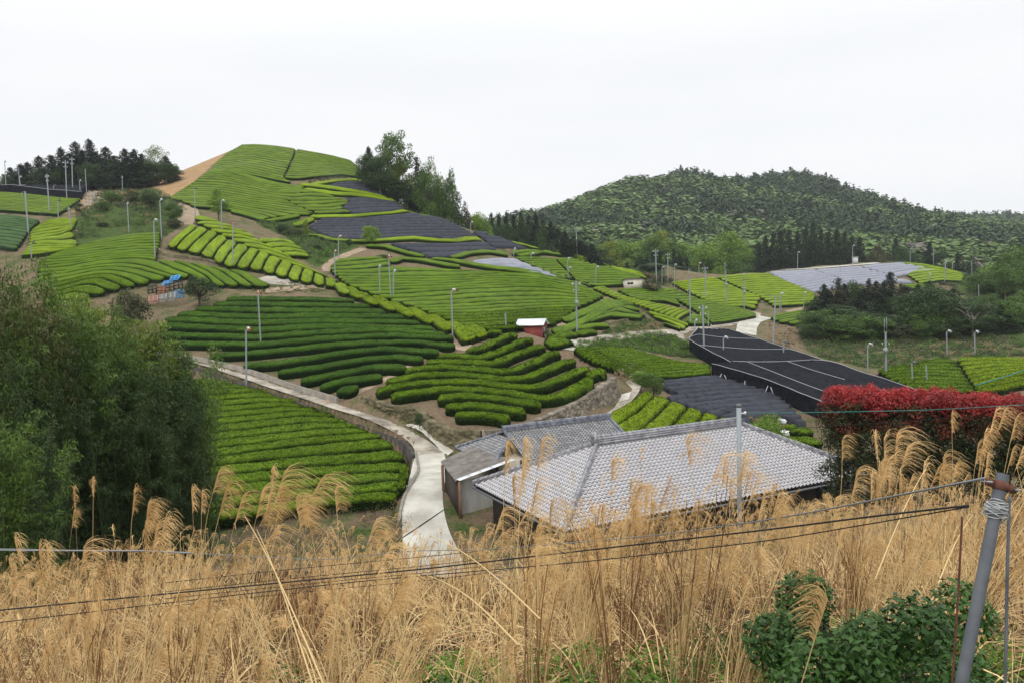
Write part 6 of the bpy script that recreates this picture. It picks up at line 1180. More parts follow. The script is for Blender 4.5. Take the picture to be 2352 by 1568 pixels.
scrub('hill_back_scrub', 2, [(880,300),(1050,470),(1350,660),(1620,760),(1900,880),(1980,930),(1960,880),(1500,640),(1150,440)], 16000, .18, 1.1, ['leaf_dark','leaf_green','leaf_olive'], 'scrub along the right rim of the hill under the trees', clumps=260)
scrub('path_weeds', 4, [(740,670),(880,720),(940,760),(960,790),(900,790),(820,740)], 1800, .10, .35, ['leaf_olive','dry','leaf_dark'], 'weeds beside the path near the small hut', clumps=50)
scrub('path_weeds', 4, [(1100,790),(1180,840),(1290,930),(1330,980),(1250,940),(1150,870)], 2200, .10, .4, ['leaf_olive','dry','leaf_dark'], 'weeds along the right rim of the leaf-shaped field', clumps=60)
# moss and weeds on the terrace front
scrub('terrace_weeds', 6, [(60,700),(280,780),(560,810),(760,970),(900,1020),(880,1150),(640,1080),(430,950),(100,790)], 9000, .06, .18, ['dry','leaf_olive','weed_dark','leaf_redbrown'], 'dry grass and moss on the bank below the zigzag terrace', clumps=420, probs=[.35,.3,.15,.2])
# stepped pale boards on the fallow terraces
mat('board', (.42,.36,.29), rough=.9, col2=(.60,.54,.45), scale=2)
mb = MB()
for i in range(13):
    v = 575+i*13; xl = 820-i*8; xr = max(xl+60, 1230-i*34)
    for j in range(14):
        if rng.uniform() < .15: continue
        a = T(1, [(xl+(xr-xl)*j/14, v-(xr-xl)*j/14*.06), (xl+(xr-xl)*(j+.85)/14, v-(xr-xl)*(j+.85)/14*.06)]); g = gp(a[:, 0], a[:, 1], y0=100); z = H(g[:, 0], g[:, 1])
        mb.tube([[*g[0], z[0]+.12], [*g[1], z[1]+.12]], .13, 4)
tag(mb.build('terrace_boards', MATS['board']), 'rows of short pale boards holding the fallow terraces below the brown slope', 'boards', kind='stuff')
# ---------------------------------------------------------------- bamboo
def bamboo(seed, h, nc, nleaf, lm, spread=1.6, lean=1.2):
    r = np.random.default_rng(seed); P_ = []; c = []; rad = []; ct = []
    for i in range(nc):
        a = r.uniform(0, 6.3); b = np.array([math.cos(a), math.sin(a), 0])*r.uniform(0, spread); hh = h*r.uniform(.75, 1.0); dr = r.uniform(0, 6.3); tip = b+np.array([math.cos(dr)*lean, math.sin(dr)*lean, hh]); mid = b+np.array([math.cos(dr)*lean*.15, math.sin(dr)*lean*.15, hh*.62])
        t = np.linspace(0, 1, 8)[:, None]; q = (1-t)**2*b+2*t*(1-t)*mid+t*t*tip; P_.append((q, .045, .008)); tl = r.uniform(.1, .9)
        for j in range(15):
            s = .22+.78*j/14; k_ = q[min(int(s*7), 6)]*(1-(s*7 % 1))+q[min(int(s*7)+1, 7)]*(s*7 % 1); a2 = r.uniform(0, 6.3); L = (1.15-s*.75)*r.uniform(.5, 1.1); c.append(k_+[math.cos(a2)*L*.6, math.sin(a2)*L*.6, .1-L*.15]); rad.append([.30+L*.28, .30+L*.28, .26]); ct.append(np.clip(tl*.5+s*.5+r.normal(0, .12), 0, 1))
    V, Q, t_ = leaves(np.array(c), nleaf, np.array(rad), .105, r, asp=.19, up=.25, clump=np.array(ct), down=.5)
    fo = mesh('foliage', V, Q, MATS[lm], tint=t_, smooth=False); V, Q = tubes(P_, 5); cu = mesh('culms', V, Q, MATS['culm'], tint=np.full(len(Q), .5)); return fo, cu
BP = {k: bamboo(300+i, 10, 11, 13000, m_) for i, (k, m_) in enumerate([('a','leaf_bamboo'),('b','leaf_bamboo_light'),('c','leaf_bamboo_dark'),('d','leaf_bamboo'),('r','leaf_rust')])}
BS = [('b',(165,672),36),('b',(215,652),37),('a',(245,662),36),('b',(300,702),38),('b',(345,706),39),('a',(385,735),39),('a',(130,700),34),('a',(200,705),33.5),('a',(270,740),34),('c',(330,775),36.5),('c',(390,800),37),('d',(412,815),37.5),('d',(408,850),38),('c',(300,820),34),('c',(240,810),33),('c',(370,845),35),('c',(392,875),35.5),('d',(175,790),32),('c',(110,780),31),('c',(345,900),33.5),('d',(400,765),40),('c',(290,880),32.5)]
BS += [('r',(8,512),30),('a',(45,560),31),('r',(75,615),31.5),('a',(110,650),33),('a',(20,660),28.5),('a',(60,700),30),('c',(30,780),28),('c',(70,840),28.5),('c',(10,900),27),('b',(200,640),38.5),('b',(140,668),38),('a',(330,730),38),('c',(160,860),30.5),('c',(200,930),31),('c',(270,950),32),('c',(340,960),34),('c',(370,930),36.5),('c',(120,950),29),('a',(14,925),24),('c',(50,980),25)]
BS.sort(key=lambda q: q[1][0])
for i, (k, uv, Y) in enumerate(BS):
    Tp = P(uv[0], uv[1], Y); z0 = float(H(Tp[0], Y)); h = Tp[2]-z0; fo, cu = BP[k]; tone = {'r':'rusty-leaved','a':'mid-green','b':'light yellow-green','c':'dark shaded','d':'green'}[k]
    o = empty('bamboo_clump', (Tp[0], Y, z0-.1), random.uniform(0, 6.3), f'{tone} bamboo clump, '+('leftmost' if i == 0 else 'rightmost' if i == len(BS)-1 else ORD[i]+' from the left' if i < 20 else ORD[len(BS)-1-i]+' from the right')+' in the bamboo grove at the left', 'bamboo', 'bamboo clumps in the grove at the left')
    a = link('culms', cu, o); b = link('foliage', fo, o); a.scale = b.scale = (max(.72, h/11), max(.72, h/11), h/10)
def neartree(seed, h, w, n, size, lm, lab, uv, Y, name='evergreen_tree', trunk=.1, nb=40, asp=.3, bark='bark_pale'):
    Tp = P(uv[0], uv[1], Y); z0 = float(H(Tp[0], Y)); h = Tp[2]-z0; r = np.random.default_rng(seed); cr, tr = broad(seed, h, w, n, size, lm, bark, nb=nb, trunk=trunk)
    o = empty(name, (Tp[0], Y, z0-.1), 0, lab, 'tree'); link('trunk', tr, o); link('crown', cr, o); return o
#neartree(401, 10, 4.2, 26000, .075, 'leaf_olive', 'tall olive evergreen at the far left edge, behind the bamboo', (62, 560), 33)
#neartree(402, 10, 4.5, 24000, .075, 'leaf_bamboo_dark', 'dark evergreen filling the left edge in front of the bamboo', (20, 700), 28)
#neartree(403, 10, 3.4, 20000, .075, 'leaf_redbrown', 'evergreen with rusty young leaves, topmost at the left edge', (10, 512), 31)
#neartree(404, 6, 4.0, 20000, .07, 'leaf_bamboo_dark', 'dark evergreen low between bamboo and left edge', (120, 850), 29)
#neartree(405, 5, 2.2, 9000, .08, 'leaf_green', 'drooping green sapling at the left edge below the dark evergreens', (10, 930), 24)
scrub('bamboo_undergrowth', 0, [(-60,1130),(480,1130),(520,1200),(480,1260),(-60,1260)], 26000, .06, 1.0, ['weed_dark','leaf_olive','leaf_green','leaf_redbrown'], 'undergrowth at the foot of the bamboo grove', y0=18, y1=60, clumps=500, asp=.25, probs=[.45,.2,.25,.1])
scrub('field_edge_weeds', 0, [(520,1190),(700,1180),(905,1160),(935,1200),(915,1270),(500,1270)], 14000, .05, .5, ['leaf_redbrown','dry','weed','weed_dark'], 'reddish brown weeds below the lowest tea rows, left of the lane', y0=20, y1=60, clumps=300, asp=.3, probs=[.5,.2,.1,.2])
scrub('ridge_scrub', 4, [(1200,540),(1480,600),(1460,645),(1350,625),(1230,590)], 3000, .16, .9, ['dry','leaf_redbrown','leaf_olive'], 'dry brown brush on the saddle behind the small hut', y0=150, clumps=70)
# ---------------------------------------------------------------- red-topped hedge
hl = np.array([[14.7, 37.4], [16.6, 35.6], [18.5, 33.4], [20.4, 31.2], [22.6, 28.6], [24.5, 26.4]]); r = np.random.default_rng(77)
root = empty('red_hedge', (19.5, 32.3, float(H(19.5, 32.3))), 0, 'long tall hedge with bright red young leaves on top and dark green flanks', 'hedge'); o0 = np.array(root.location)
d = np.r_[0, np.cumsum(np.hypot(*np.diff(hl, axis=0).T))]
def hpt(n, zlo, zhi, wd):
    s = r.uniform(0, d[-1], n); x = np.interp(s, d, hl[:, 0]); y = np.interp(s, d, hl[:, 1]); ztop = np.interp(s, [0, 2, 8, d[-1]], [-5.62, -5.42, -5.25, -5.2])+.07*np.sin(s*1.7)+.05*np.sin(s*4.1); zb = H(x, y); f = r.uniform(zlo, zhi, n); z = zb+(ztop-zb)*f; t_ = r.normal(0, 1, n); th = r.uniform(-1, 1, n)*wd
    return np.stack([x+th*.76, y+th*.65, z], -1), s, f
c, s_, f_ = hpt(900, .30, .88, .85); V, Q, t_ = leaves(c, 80000, np.full(c.shape, .34), .062, r, asp=.42, up=.4); me = mesh('green_foliage', V-o0, Q, MATS['leaf_hedge'], tint=t_, smooth=False); link('green_foliage', me, root)
c, s_, f_ = hpt(620, .86, .968, .85); V, Q, t_ = leaves(c, 52000, np.full(c.shape, .30), .062, r, asp=.36, up=.9); me = mesh('red_foliage', V-o0, Q, MATS['leaf_red'], tint=t_, smooth=False); link('red_foliage', me, root)
c, s_, f_ = hpt(420, .64, .88, .9); V, Q, t_ = leaves(c, 26000, np.full(c.shape, .30), .060, r, asp=.38, up=.5); link('brick_foliage', mesh('brick_foliage', V-o0, Q, MATS['leaf_brick'], tint=t_, smooth=False), root)
c, s_, f_ = hpt(420, .97, 1.0, .7); V, Q, t_ = leaves(c, 16000, np.full(c.shape, .13)*[1, 1, 2.2], .060, r, asp=.30, up=0); link('red_shoots', mesh('red_shoots', V-o0, Q, MATS['leaf_red'], tint=np.clip(t_+.3, 0, 1), smooth=False), root)
c, s_, f_ = hpt(420, .02, .42, .7); V, Q, t_ = leaves(c, 46000, np.full(c.shape, .34), .058, r, asp=.42); link('low_foliage', mesh('low_foliage', V-o0, Q, MATS['leaf_hedge'], tint=t_, smooth=False), root)
P_ = []
for i in range(46):
    s0 = r.uniform(0, d[-1]); x = np.interp(s0, d, hl[:, 0]); y = np.interp(s0, d, hl[:, 1]); b = np.array([x, y, float(H(x, y))]); P_.append((bez(b, b+[r.normal(0, .4), r.normal(0, .3), 3.6], r, .15), .035, .015))
V, Q = tubes(P_); link('stems', mesh('stems', V-o0, Q, MATS['bark'], tint=np.full(len(Q), .5)), root)
# ---------------------------------------------------------------- dry pampas grass on the near slope
def rib(P_, w, side):
    """P_: n x k x 3 centre lines, w: n x k widths, side: n x 3"""
    n, k = P_.shape[:2]; s_ = side[:, None]*w[..., None]/2; V = np.stack([P_-s_, P_+s_], 2).reshape(-1, 3); b = np.arange(n)[:, None]*k*2+np.arange(k-1)[None]*2
    return V, np.stack([b, b+1, b+3, b+2], -1).reshape(-1, 4)
def nrm(v): return v/(np.linalg.norm(v, axis=-1, keepdims=True)+1e-9)
def rndside(r, n): a = r.uniform(0, 6.28, n); return np.stack([np.cos(a), np.sin(a)*.5, r.normal(0, .25, n)], -1)
def stems_geo(r, base, h, lean, k=7, w=.006):
    t = np.linspace(0, 1, k)[None, :, None]; n = len(base); wob = r.normal(0, .02, (n, 1, 3))*np.sin(t*6)
    Pp = base[:, None]+np.array([0, 0, 1.])*h[:, None, None]*t+lean[:, None]*(t**1.8)+wob*t; sd = nrm(rndside(r, n)); ww = (w[:, None] if np.ndim(w) else w)*np.linspace(1, .55, k)[None]*np.ones((n, 1)); return Pp, rib(Pp, ww, sd)
def plume_geo(r, Pp, m, L, droop, w, k=6, fl=1.0):
    """m drooping threads from the last stretch of every stem"""
    n = len(Pp); idx = np.repeat(np.arange(n), m); tip = Pp[idx, -1]; pre = Pp[idx, -2]; ax = nrm(tip-pre); u_ = r.uniform(0, 1, n*m); st = tip-(ax*(L[idx]*.75*(1-u_))[:, None])
    dd = droop[idx]+r.normal(0, .20*fl, (n*m, 3)); d0 = nrm(ax*1.3+dd*.55); l_ = L[idx]*r.uniform(.55, 1.1, n*m)*(.55+.45*u_)
    t = np.linspace(0, 1, k)[None, :, None]; grav = dd*.35+np.array([0, 0, -.95]); Q_ = st[:, None]+d0[:, None]*(l_[:, None, None]*t)+grav[:, None]*(l_[:, None, None]*t**2.1)*.95
    ww = (w[idx] if np.ndim(w) else np.full(n*m, w))[:, None]*np.array([.8, 1, 1.1, 1, .8, .3])[None, :k]; return rib(Q_, ww, nrm(rndside(r, n*m))), np.repeat(r.uniform(.1, .9, n), m)
def blades_geo(r, base, L, out, k=8, w=.012, flop=None):
    n = len(base); t = np.linspace(0, 1, k)[None, :, None]; f = (flop if flop is not None else r.uniform(.3, 1.25, n))[:, None, None]
    Pp = base[:, None]+np.array([0, 0, 1.])*L[:, None, None]*(t*(1.0-.25*f)-f*.72*t**2.3)+out[:, None]*L[:, None, None]*(.22*t+.55*f*t**1.6)
    Pp[:, :, 2] = np.maximum(Pp[:, :, 2], H(Pp[:, :, 0], Pp[:, :, 1])+.03); ww = (w if np.ndim(w) else np.full(n, w))[:, None]*np.array([.6, .9, 1, 1, .9, .8, .6, .1])[None, :k]; return rib(Pp, ww, nrm(np.cross(out, [0, 0, 1.])+r.normal(0, .35, (n, 3))))
def join(parts):
    V, Q, T_, o = [], [], [], 0
    for (v, q), t_ in parts:
        V.append(v); Q.append(q+o); o += len(v); m = len(q); T_.append(np.full(m, t_) if np.isscalar(t_) else np.repeat(t_, m//len(t_)))
    return np.concatenate(V), np.concatenate(Q), np.concatenate(T_)
SPOTS = [(1120,1440,4.4,.5),(1330,1400,4.6,.5),(1560,1360,5.2,.5),(1760,1400,4.4,.5),(1010,1530,3.3,.35),(1400,1530,3.3,.3),(520,1500,3.8,.35),(1720,1260,8,.8),(1830,1230,9,.8),(2250,1500,3.2,.3),(2180,1350,5,.5),(1190,1400,4.6,.4),(1300,1480,3.6,.35),(1480,1300,6,.5),(1400,1250,7,.5),(1560,1520,3.2,.35),(1730,1300,6.5,.6),(1800,1250,7.5,.7),(1850,1300,6.5,.5),(1900,1230,8,.6),(2250,1300,7,.5),(2080,1280,7,.5),(640,1420,5,.5),(720,1330,7,.6),(480,1380,6,.5),(30,1500,3.6,.35),(1050,1330,7,.5),(820,1500,4,.4),(930,1540,3.4,.35),(2000,1560,2.9,.3),(2330,1560,2.9,.25),(2300,1420,4,.4),]
def field_grass():
    r = np.random.default_rng(99); n = 1250; y = 2.9+(r.uniform(0, 1, n)**.62)*18.5; x = r.uniform(-1, 1, n)*(y*.72+4.0)
    u = proj(np.stack([x, y, H(x, y)], -1))[:, 0]
    pat = np.sin(x*1.1+y*.6)+np.sin(x*.6-y*.9+2)+r.normal(0, .5, n); keep = (pat > -1.15) & ~((u > 1840) & (u < 2180) & (y < 5.6)) & ~((y < 3.3) & (np.abs(x) < .4))
    for (su, sv, sY, ss_) in SPOTS:
        p = P(su, sv, sY); q_ = p*(np.clip(y, sY-1.6, sY+.7)/sY)[:, None]; keep &= ~((np.hypot((x-q_[:, 0])/(ss_*1.5), (y-q_[:, 1])/(ss_*1.5)) < 1) & (r.uniform(0, 1, n) < .85))
    x, y, u = x[keep], y[keep], u[keep]; n = len(x)
    hh = np.interp(u, [0, 300, 700, 880, 960, 1040, 1150, 1400, 1900, 2352], [1.5, 1.7, 1.75, 1.6, 1.42, 1.4, 1.75, 2.02, 1.9, 1.85])*r.uniform(.75, 1.12, n)
    ns = np.where(y < 8, r.integers(2, 7, n), r.integers(4, 11, n)); ci = np.repeat(np.arange(n), ns); N_ = len(ci); a = r.uniform(0, 6.28, N_); rad = r.uniform(0, .20, N_); bx = x[ci]+np.cos(a)*rad; by = y[ci]+np.sin(a)*rad; base = np.stack([bx, by, H(bx, by)-.02], -1)
    wind = r.normal([.12, 0, 0], [.16, .12, 0], (n, 3)); h = hh[ci]*r.uniform(.6, 1.08, N_); lean = (wind[ci]+r.normal(0, .10, (N_, 3))*[1, 1, 0])*h[:, None]*1.2; ws = np.maximum(.006, .00075*by)
    Pp, g = stems_geo(r, base, h, lean, w=ws); tone = np.clip(.5+.28*np.sin(x*1.7+y*.8)+r.normal(0, .22, n), 0, 1); parts = [(g, np.clip(.12+.5*tone[ci]+r.uniform(0, .6, N_), 0, 1))]
    has = (r.uniform(0, 1, N_) < np.clip(.02+.036*by, .08, .6)+.25*((u[ci] > 1120) & (u[ci] < 1900))) & (h > .9); Ps = Pp[has]; dr = r.normal([.35, 0, 0], [.65, .35, 0], (len(Ps), 3)); dist = Ps[:, -1, 1]
    pl = []
    for lo, hi, m in ((0, 7, 46), (7, 12, 26), (12, 40, 16)):
        s_ = (dist >= lo) & (dist < hi)
        if s_.any(): pl.append(plume_geo(r, Ps[s_], m, r.uniform(.12, .22, s_.sum()), dr[s_], np.maximum(.0022, .00048*dist[s_])))
    nb = np.where(y < 7, r.integers(6, 16, n), r.integers(12, 28, n)); ci = np.repeat(np.arange(n), nb); N_ = len(ci); a = r.uniform(0, 6.28, N_); out_ = np.stack([np.cos(a), np.sin(a), 0*a], -1); bx = x[ci]+np.cos(a)*.15; by = y[ci]+np.sin(a)*.15; base = np.stack([bx, by, H(bx, by)], -1)
    gb = blades_geo(r, base, hh[ci]*r.uniform(.5, 1.05, N_), out_, w=np.maximum(.011, .0012*by))
    V, Q, T_ = join(parts+[(gb, np.clip(.7*tone[ci]+r.uniform(-.1, .4, N_), 0, 1))]); me = mesh('dry_grass', V, Q, None, tint=T_, mats=[MATS['straw'], MATS['straw_red']], midx=(T_ < .45).astype(int), smooth=False)
    tag(link('dry_grass', me), 'mass of dry golden pampas stems and blades filling the near slope', 'dry grass', kind='stuff')
    print('grass quads', len(Q))
    # upright tussocks with bundles of canes, nearer the camera
    n2 = 120; y2 = 3.0+r.uniform(0, 1, n2)**.8*6.5; x2 = r.uniform(-1, 1, n2)*(y2*.68+.2); u2 = proj(np.stack([x2, y2, H(x2, y2)], -1))[:, 0]; ok = ~((u2 > 1820) & (u2 < 2190) & (y2 < 5.8)); x2, y2, u2 = x2[ok], y2[ok], u2[ok]; n2 = len(x2)
    for (su, sv, sY, ss_) in SPOTS:
        p = P(su, sv, sY); ok = np.hypot(x2-p[0]*y2/sY, y2-sY) > ss_*.8; x2, y2, u2 = x2[ok], y2[ok], u2[ok]; n2 = len(x2)
    ns = r.integers(14, 34, n2); ci = np.repeat(np.arange(n2), ns); N_ = len(ci); a = r.uniform(0, 6.28, N_); rad = r.uniform(0, .13, N_); bx = x2[ci]+np.cos(a)*rad; by = y2[ci]+np.sin(a)*rad; base = np.stack([bx, by, H(bx, by)-.02], -1)
    hm = np.interp(u2, [0, 400, 900, 1050, 1250, 2352], [1.5, 1.5, 1.15, 1.15, 1.7, 1.75])*r.uniform(.8, 1.1, n2); h = hm[ci]*r.uniform(.55, 1.08, N_); wd = r.normal([.08, 0, 0], [.22, .1, 0], (n2, 3)); lean = (wd[ci]+r.normal(0, .07, (N_, 3))*[1, 1, 0])*h[:, None]
    Pp, g = stems_geo(r, base, h, lean, w=np.maximum(.0075, .0011*by)); tn = r.uniform(.15, 1, n2); pp_ = [(g, np.clip(tn[ci]*.6+r.uniform(0, .5, N_), 0, 1))]
    nb = r.integers(25, 60, n2); cb = np.repeat(np.arange(n2), nb); N2 = len(cb); a = r.uniform(0, 6.28, N2); ou = np.stack([np.cos(a), np.sin(a), 0*a], -1); bx = x2[cb]+np.cos(a)*.12; by = y2[cb]+np.sin(a)*.12
    g = blades_geo(r, np.stack([bx, by, H(bx, by)], -1), hm[cb]*r.uniform(.45, .95, N2), ou, w=np.full(N2, .014), flop=r.uniform(.5, 1.4, N2)); pp_.append((g, np.clip(tn[cb]*.45+r.uniform(-.05, .5, N2), 0, 1)))
    V, Q, T_ = join(pp_); tag(link('grass_tussocks', mesh('grass_tussocks', V, Q, None, tint=T_, mats=[MATS['straw'], MATS['straw_red']], midx=(T_ < .52).astype(int), smooth=False)), 'thick bundles of dry canes and arching brown leaves nearest the camera', 'dry grass', kind='stuff')
    hp = (r.uniform(0, 1, N_) < .20) & (h > 1.05); Ps = Pp[hp]; g, t_ = plume_geo(r, Ps, 70, r.uniform(.14, .24, len(Ps)), r.normal([.45, 0, 0], [.5, .3, 0], (len(Ps), 3)), np.maximum(.0024, .00050*Ps[:, -1, 1]), fl=.9); pl.append((g, t_))
    V, Q, T_ = join([(g, t_) for g, t_ in pl]); tag(link('grass_plumes', mesh('grass_plumes', V, Q, MATS['plume'], tint=T_, smooth=False)), 'feathery tan seed plumes over the dry grass', 'grass plumes', kind='stuff')
    # fallen straw close to the camera
    N_ = 4600; y = 2.4+r.uniform(0, 1, N_)**.8*8; x = r.uniform(-1, 1, N_)*(y*.72+3); u = proj(np.stack([x, y, H(x, y)], -1))[:, 0]; ok = ~((u > 1850) & (u < 2170) & (y < 5)); x, y = x[ok], y[ok]; N_ = len(x)
    a = r.uniform(0, 6.28, N_); out_ = np.stack([np.cos(a), np.sin(a), 0*a], -1); base = np.stack([x, y, H(x, y)+r.uniform(0, .3, N_)], -1); g = blades_geo(r, base, r.uniform(.4, 1.1, N_), out_, w=np.full(N_, .008), flop=r.uniform(.8, 1.5, N_))
    V, Q, T_ = join([(g, r.uniform(.1, 1, N_))]); tag(link('fallen_straw', mesh('fallen_straw', V, Q, MATS['straw'], tint=T_, smooth=False)), 'pale fallen straw tangled over the near ground', 'straw', kind='stuff')
field_grass()
def tuft(uv, Y, ns, label, droop=.6, L=.34, h_extra=0.0, blades=14, thick=1.0, spread=.10, seed=0, m=70, lean=None):
    r = np.random.default_rng(int(uv[0])*3+seed); Tp = P(uv[0], uv[1], Y); ln = r.normal(.12, .15) if lean is None else lean; bx = Tp[0]-ln*1.6; z0 = float(H(bx, Y)); b0 = np.array([bx, Y, z0]); h0 = Tp[2]-z0
    o = empty('pampas_clump', b0, 0, label, 'pampas clump', 'tall pampas clumps standing out of the slope')
    a = r.uniform(0, 6.28, ns); base = np.stack([bx+np.cos(a)*.05, Y+np.sin(a)*.05, np.full(ns, z0-.02)], -1); h = h0*r.uniform(.86, 1.0, ns); h[0] = h0; lean_ = np.stack([ln*1.6+r.normal(0, spread, ns)*1.6, r.normal(0, .08, ns), 0*h], -1); lean_[0] = [ln*1.6, 0, 0]
    Pp, g = stems_geo(r, base, h, lean_, w=max(.007, .0008*Y)*thick, k=9); 
    for i_ in range(ns): V, Q = rib(Pp[i_:i_+1], np.full((1, Pp.shape[1]), max(.007, .0008*Y)*thick)*np.linspace(1, .55, Pp.shape[1]), nrm(rndside(r, 1))); link('stem', mesh('stem', V-b0, Q, MATS['straw'], tint=np.full(len(Q), r.uniform(.2, .9)), smooth=False), o)
    dr = np.stack([np.full(ns, droop)+r.normal(0, .12, ns), r.normal(0, .15, ns), 0*h], -1); 
    for i_ in range(ns): (g, t_) = plume_geo(r, Pp[i_:i_+1], m, np.full(1, L)*r.uniform(.8, 1.15), dr[i_:i_+1], np.full(1, max(.0024, .00050*Y)), fl=.75); V, Q, T_ = join([(g, t_)]); link('plume', mesh('plume', V-b0, Q, MATS['plume'], tint=T_, smooth=False), o)
    a = r.uniform(0, 6.28, blades); out_ = np.stack([np.cos(a), np.sin(a), 0*a], -1); g = blades_geo(r, np.repeat(b0[None], blades, 0), h0*r.uniform(.4, .8, blades), out_, w=.011); V, Q, T_ = join([(g, r.uniform(0, 1, blades))]); link('blades', mesh('blades', V-b0, Q, MATS['straw'], tint=T_, smooth=False), o)
TF = [((28,1235),7.5,2,'short plume at the far left edge of the grass',.5),((108,1255),8,3,'drooping plumes near the left edge, before the bare shrub',.6),((160,1175),9,1,'thin upright plume below the bleached shrub',.05),((180,1122),9,1,'upright brush-like plume, left of a taller one under the bamboo',.03),((224,1100),9,1,'upright red-brown plume leaning left under the bamboo',-.05),
 ((310,1130),8,1,'slim upright plume before the dark bamboo trunks',.1),((345,1150),6.5,3,'silvery nodding plumes before the bamboo stems',.7),((335,1205),3.6,4,'thick golden sheaf of plumes nearest the camera at the left',.30),((215,1235),4.2,3,'broad arching grey-tan plume left of the golden sheaf',.9),
 ((452,1120),7,2,'bent plume left of the tall double plume',.45),((507,1078),6,3,'tall double plume in front of the lower left tea field',.45),((563,1130),7,2,'curly narrow plume before the tea field, between two tall ones',.5),((612,1075),6,3,'tallest thick plume before the lower left tea field',.25),((668,1072),6.1,3,'bushy plume blown right, touching the tallest thick one',.9),((690,1140),6.5,2,'arched plume right of the bushy one',.8),((760,1125),7,3,'fan-shaped plume arching right before the lower tea rows',.95),((850,1195),9,3,'small plumes at the lower right corner of the tea field',.8),
 ((1160,1160),7,3,'plumes over the left hip of the silver roof',.4),((1188,1010),5.6,6,'spray of very tall thin stems rising across the shed roof',.3),((1262,1150),6.5,3,'plumes over the near hip corner of the silver roof',.5),((1392,1050),6.5,3,'tall plumes in the middle of the silver roof',.5),((1460,1105),7,3,'golden plumes on the silver roof left of its centre',.6),((1575,1000),6,1,'solitary nodding plume highest over the silver roof',1.2),((1650,1050),6.4,1,'curled thin plume left of the steel post',1.0),((1540,1120),7,4,'row of pale plumes across the silver roof centre',.5),
 ((1690,1040),7,4,'bundle of plumes around the foot of the steel post',.4),((1735,1090),7,3,'plumes just right of the steel post',.5),((1790,1120),7.2,4,'leaning sheaf over the right end of the silver roof',.2),((1945,1008),7,3,'arching plume before the left end of the red hedge',.7),((2000,1000),7.4,2,'upright plume beside the arching one before the hedge',.3),((2062,990),7,3,'long one-sided plume blown right before the hedge',1.0),((2035,1060),7.6,6,'dense golden bunch in front of the hedge middle',.3),((2110,1065),7.8,5,'second dense golden bunch before the hedge',.4),((2180,950),8,1,'single high stem over the hedge shadow',.2),((2160,1040),8,3,'curled plumes left of the leaning post',.7),((2255,1010),8,4,'plumes behind the top of the leaning post',.4),((2300,935),8,4,'very tall plumes above the leaning post',.3),((2340,960),8.4,4,'tall plumes at the right edge over the red hedge',.5),
 ((1905,1140),5,3,'wide drooping plumes before the right roof corner',.9),((1800,1175),4.6,4,'grey-tan plumes low before the right end of the roof',.6),((1920,1375),3.0,1,'single bowed plume in front of the dark shrub',-1.1),((850,1330),4.2,4,'soft round plume left of the lane foot',.5),((770,1390),4,3,'fluffy plumes low in the left half',.4),((940,1310),4.6,3,'fluffy upright plumes below the white lane',.2),((1240,1255),5,3,'fluffy plume before the near roof corner',.3),((60,1300),5,5,'dense silvery plumes low at the left edge',.2),((1660,1230),4.6,4,'thick plume cluster under the steel post',.3),((1990,1250),5.5,3,'plumes above the dark shrub',.6)]
for i, (uv, Y, ns, lb, dr) in enumerate(TF): tuft(uv, Y, ns, 'tan '+lb, dr, L=.25 if Y < 5 else .31, seed=i, m=90 if Y < 7 else 70)
# pale canes lying across the picture
def cane(a, b, label, r0=.0042):
    a = P(*a); b = P(*b); t = np.linspace(0, 1, 12)[:, None]; q = a+(b-a)*t+np.array([0, 0, .05])*np.sin(t*math.pi)*[0, 0, 1]; mb = MB(); mb.tube(q-q[0], np.linspace(r0, r0*.4, 12), 6); V = np.concatenate(mb.V); o = link('dry_cane', mesh('dry_cane', V, np.concatenate(mb.Q), MATS['straw'], tint=np.full(sum(len(x) for x in mb.Q), .95), smooth=True), loc=q[0]); tag(o, label, 'cane', 'pale dry canes leaning across the grass')
cane((745,1575,3.0), (560,1180,4.6), 'long pale cane leaning left, from the bottom centre-left'); cane((720,1575,3.05), (590,1215,4.4), 'pale cane close beside the long one leaning left'); cane((1240,1420,3.4), (990,1230,5.0), 'pale cane leaning left below the white lane'); cane((1190,1480,3.2), (980,1320,4.2), 'short pale cane low in the middle of the grass'); cane((2010,1330,4.4), (2135,1060,5.6), 'pale cane leaning right before the red hedge'); cane((2140,1380,4.0), (2235,1180,5.0), 'pale cane leaning right beside the post')
weed_spots = 0
# green weeds among the straw, and leafy shrubs
def weeds(name, spots, size, mats_, label, hgt=.45, per=900, asp=.4, probs=None):
    r = np.random.default_rng(len(spots)*13+int(size*1000)); C_ = []; 
    for (u, v, Y, s_) in spots:
        p = P(u, v, Y); 
        for j in range(10): x = p[0]+r.normal(0, s_); y = Y+r.normal(0, s_*.8); C_.append([x, y, float(H(x, y))+hgt*r.uniform(.25, .9)])
    C_ = np.array(C_); rd = np.full(C_.shape, .26)*[1, 1, .9]; V, Q, t_ = leaves(C_, per*len(spots), rd, size, r, asp=asp, up=.6); km = r.choice(len(mats_), len(C_), p=probs); cen = V.reshape(-1, 4, 3).mean(1); mi = np.zeros(len(Q), int)
    for i0 in range(0, len(cen), 4000): mi[i0:i0+4000] = km[np.argmin(((cen[i0:i0+4000, None]-C_[None])**2).sum(-1), 1)]
    tag(link(name, mesh(name, V, Q, None, tint=t_, mats=[MATS[m_] for m_ in mats_], midx=mi, smooth=False)), label, 'weeds', kind='stuff')
weeds('green_weeds', SPOTS, .030, ['weed','weed_dark','leaf_green'], 'fresh green weeds growing up between the dry stems', per=1900, hgt=.5, probs=[.6,.25,.15])
leafmat('leaf_shrub', (.008,.026,.006), (.065,.150,.024), .12, .45)
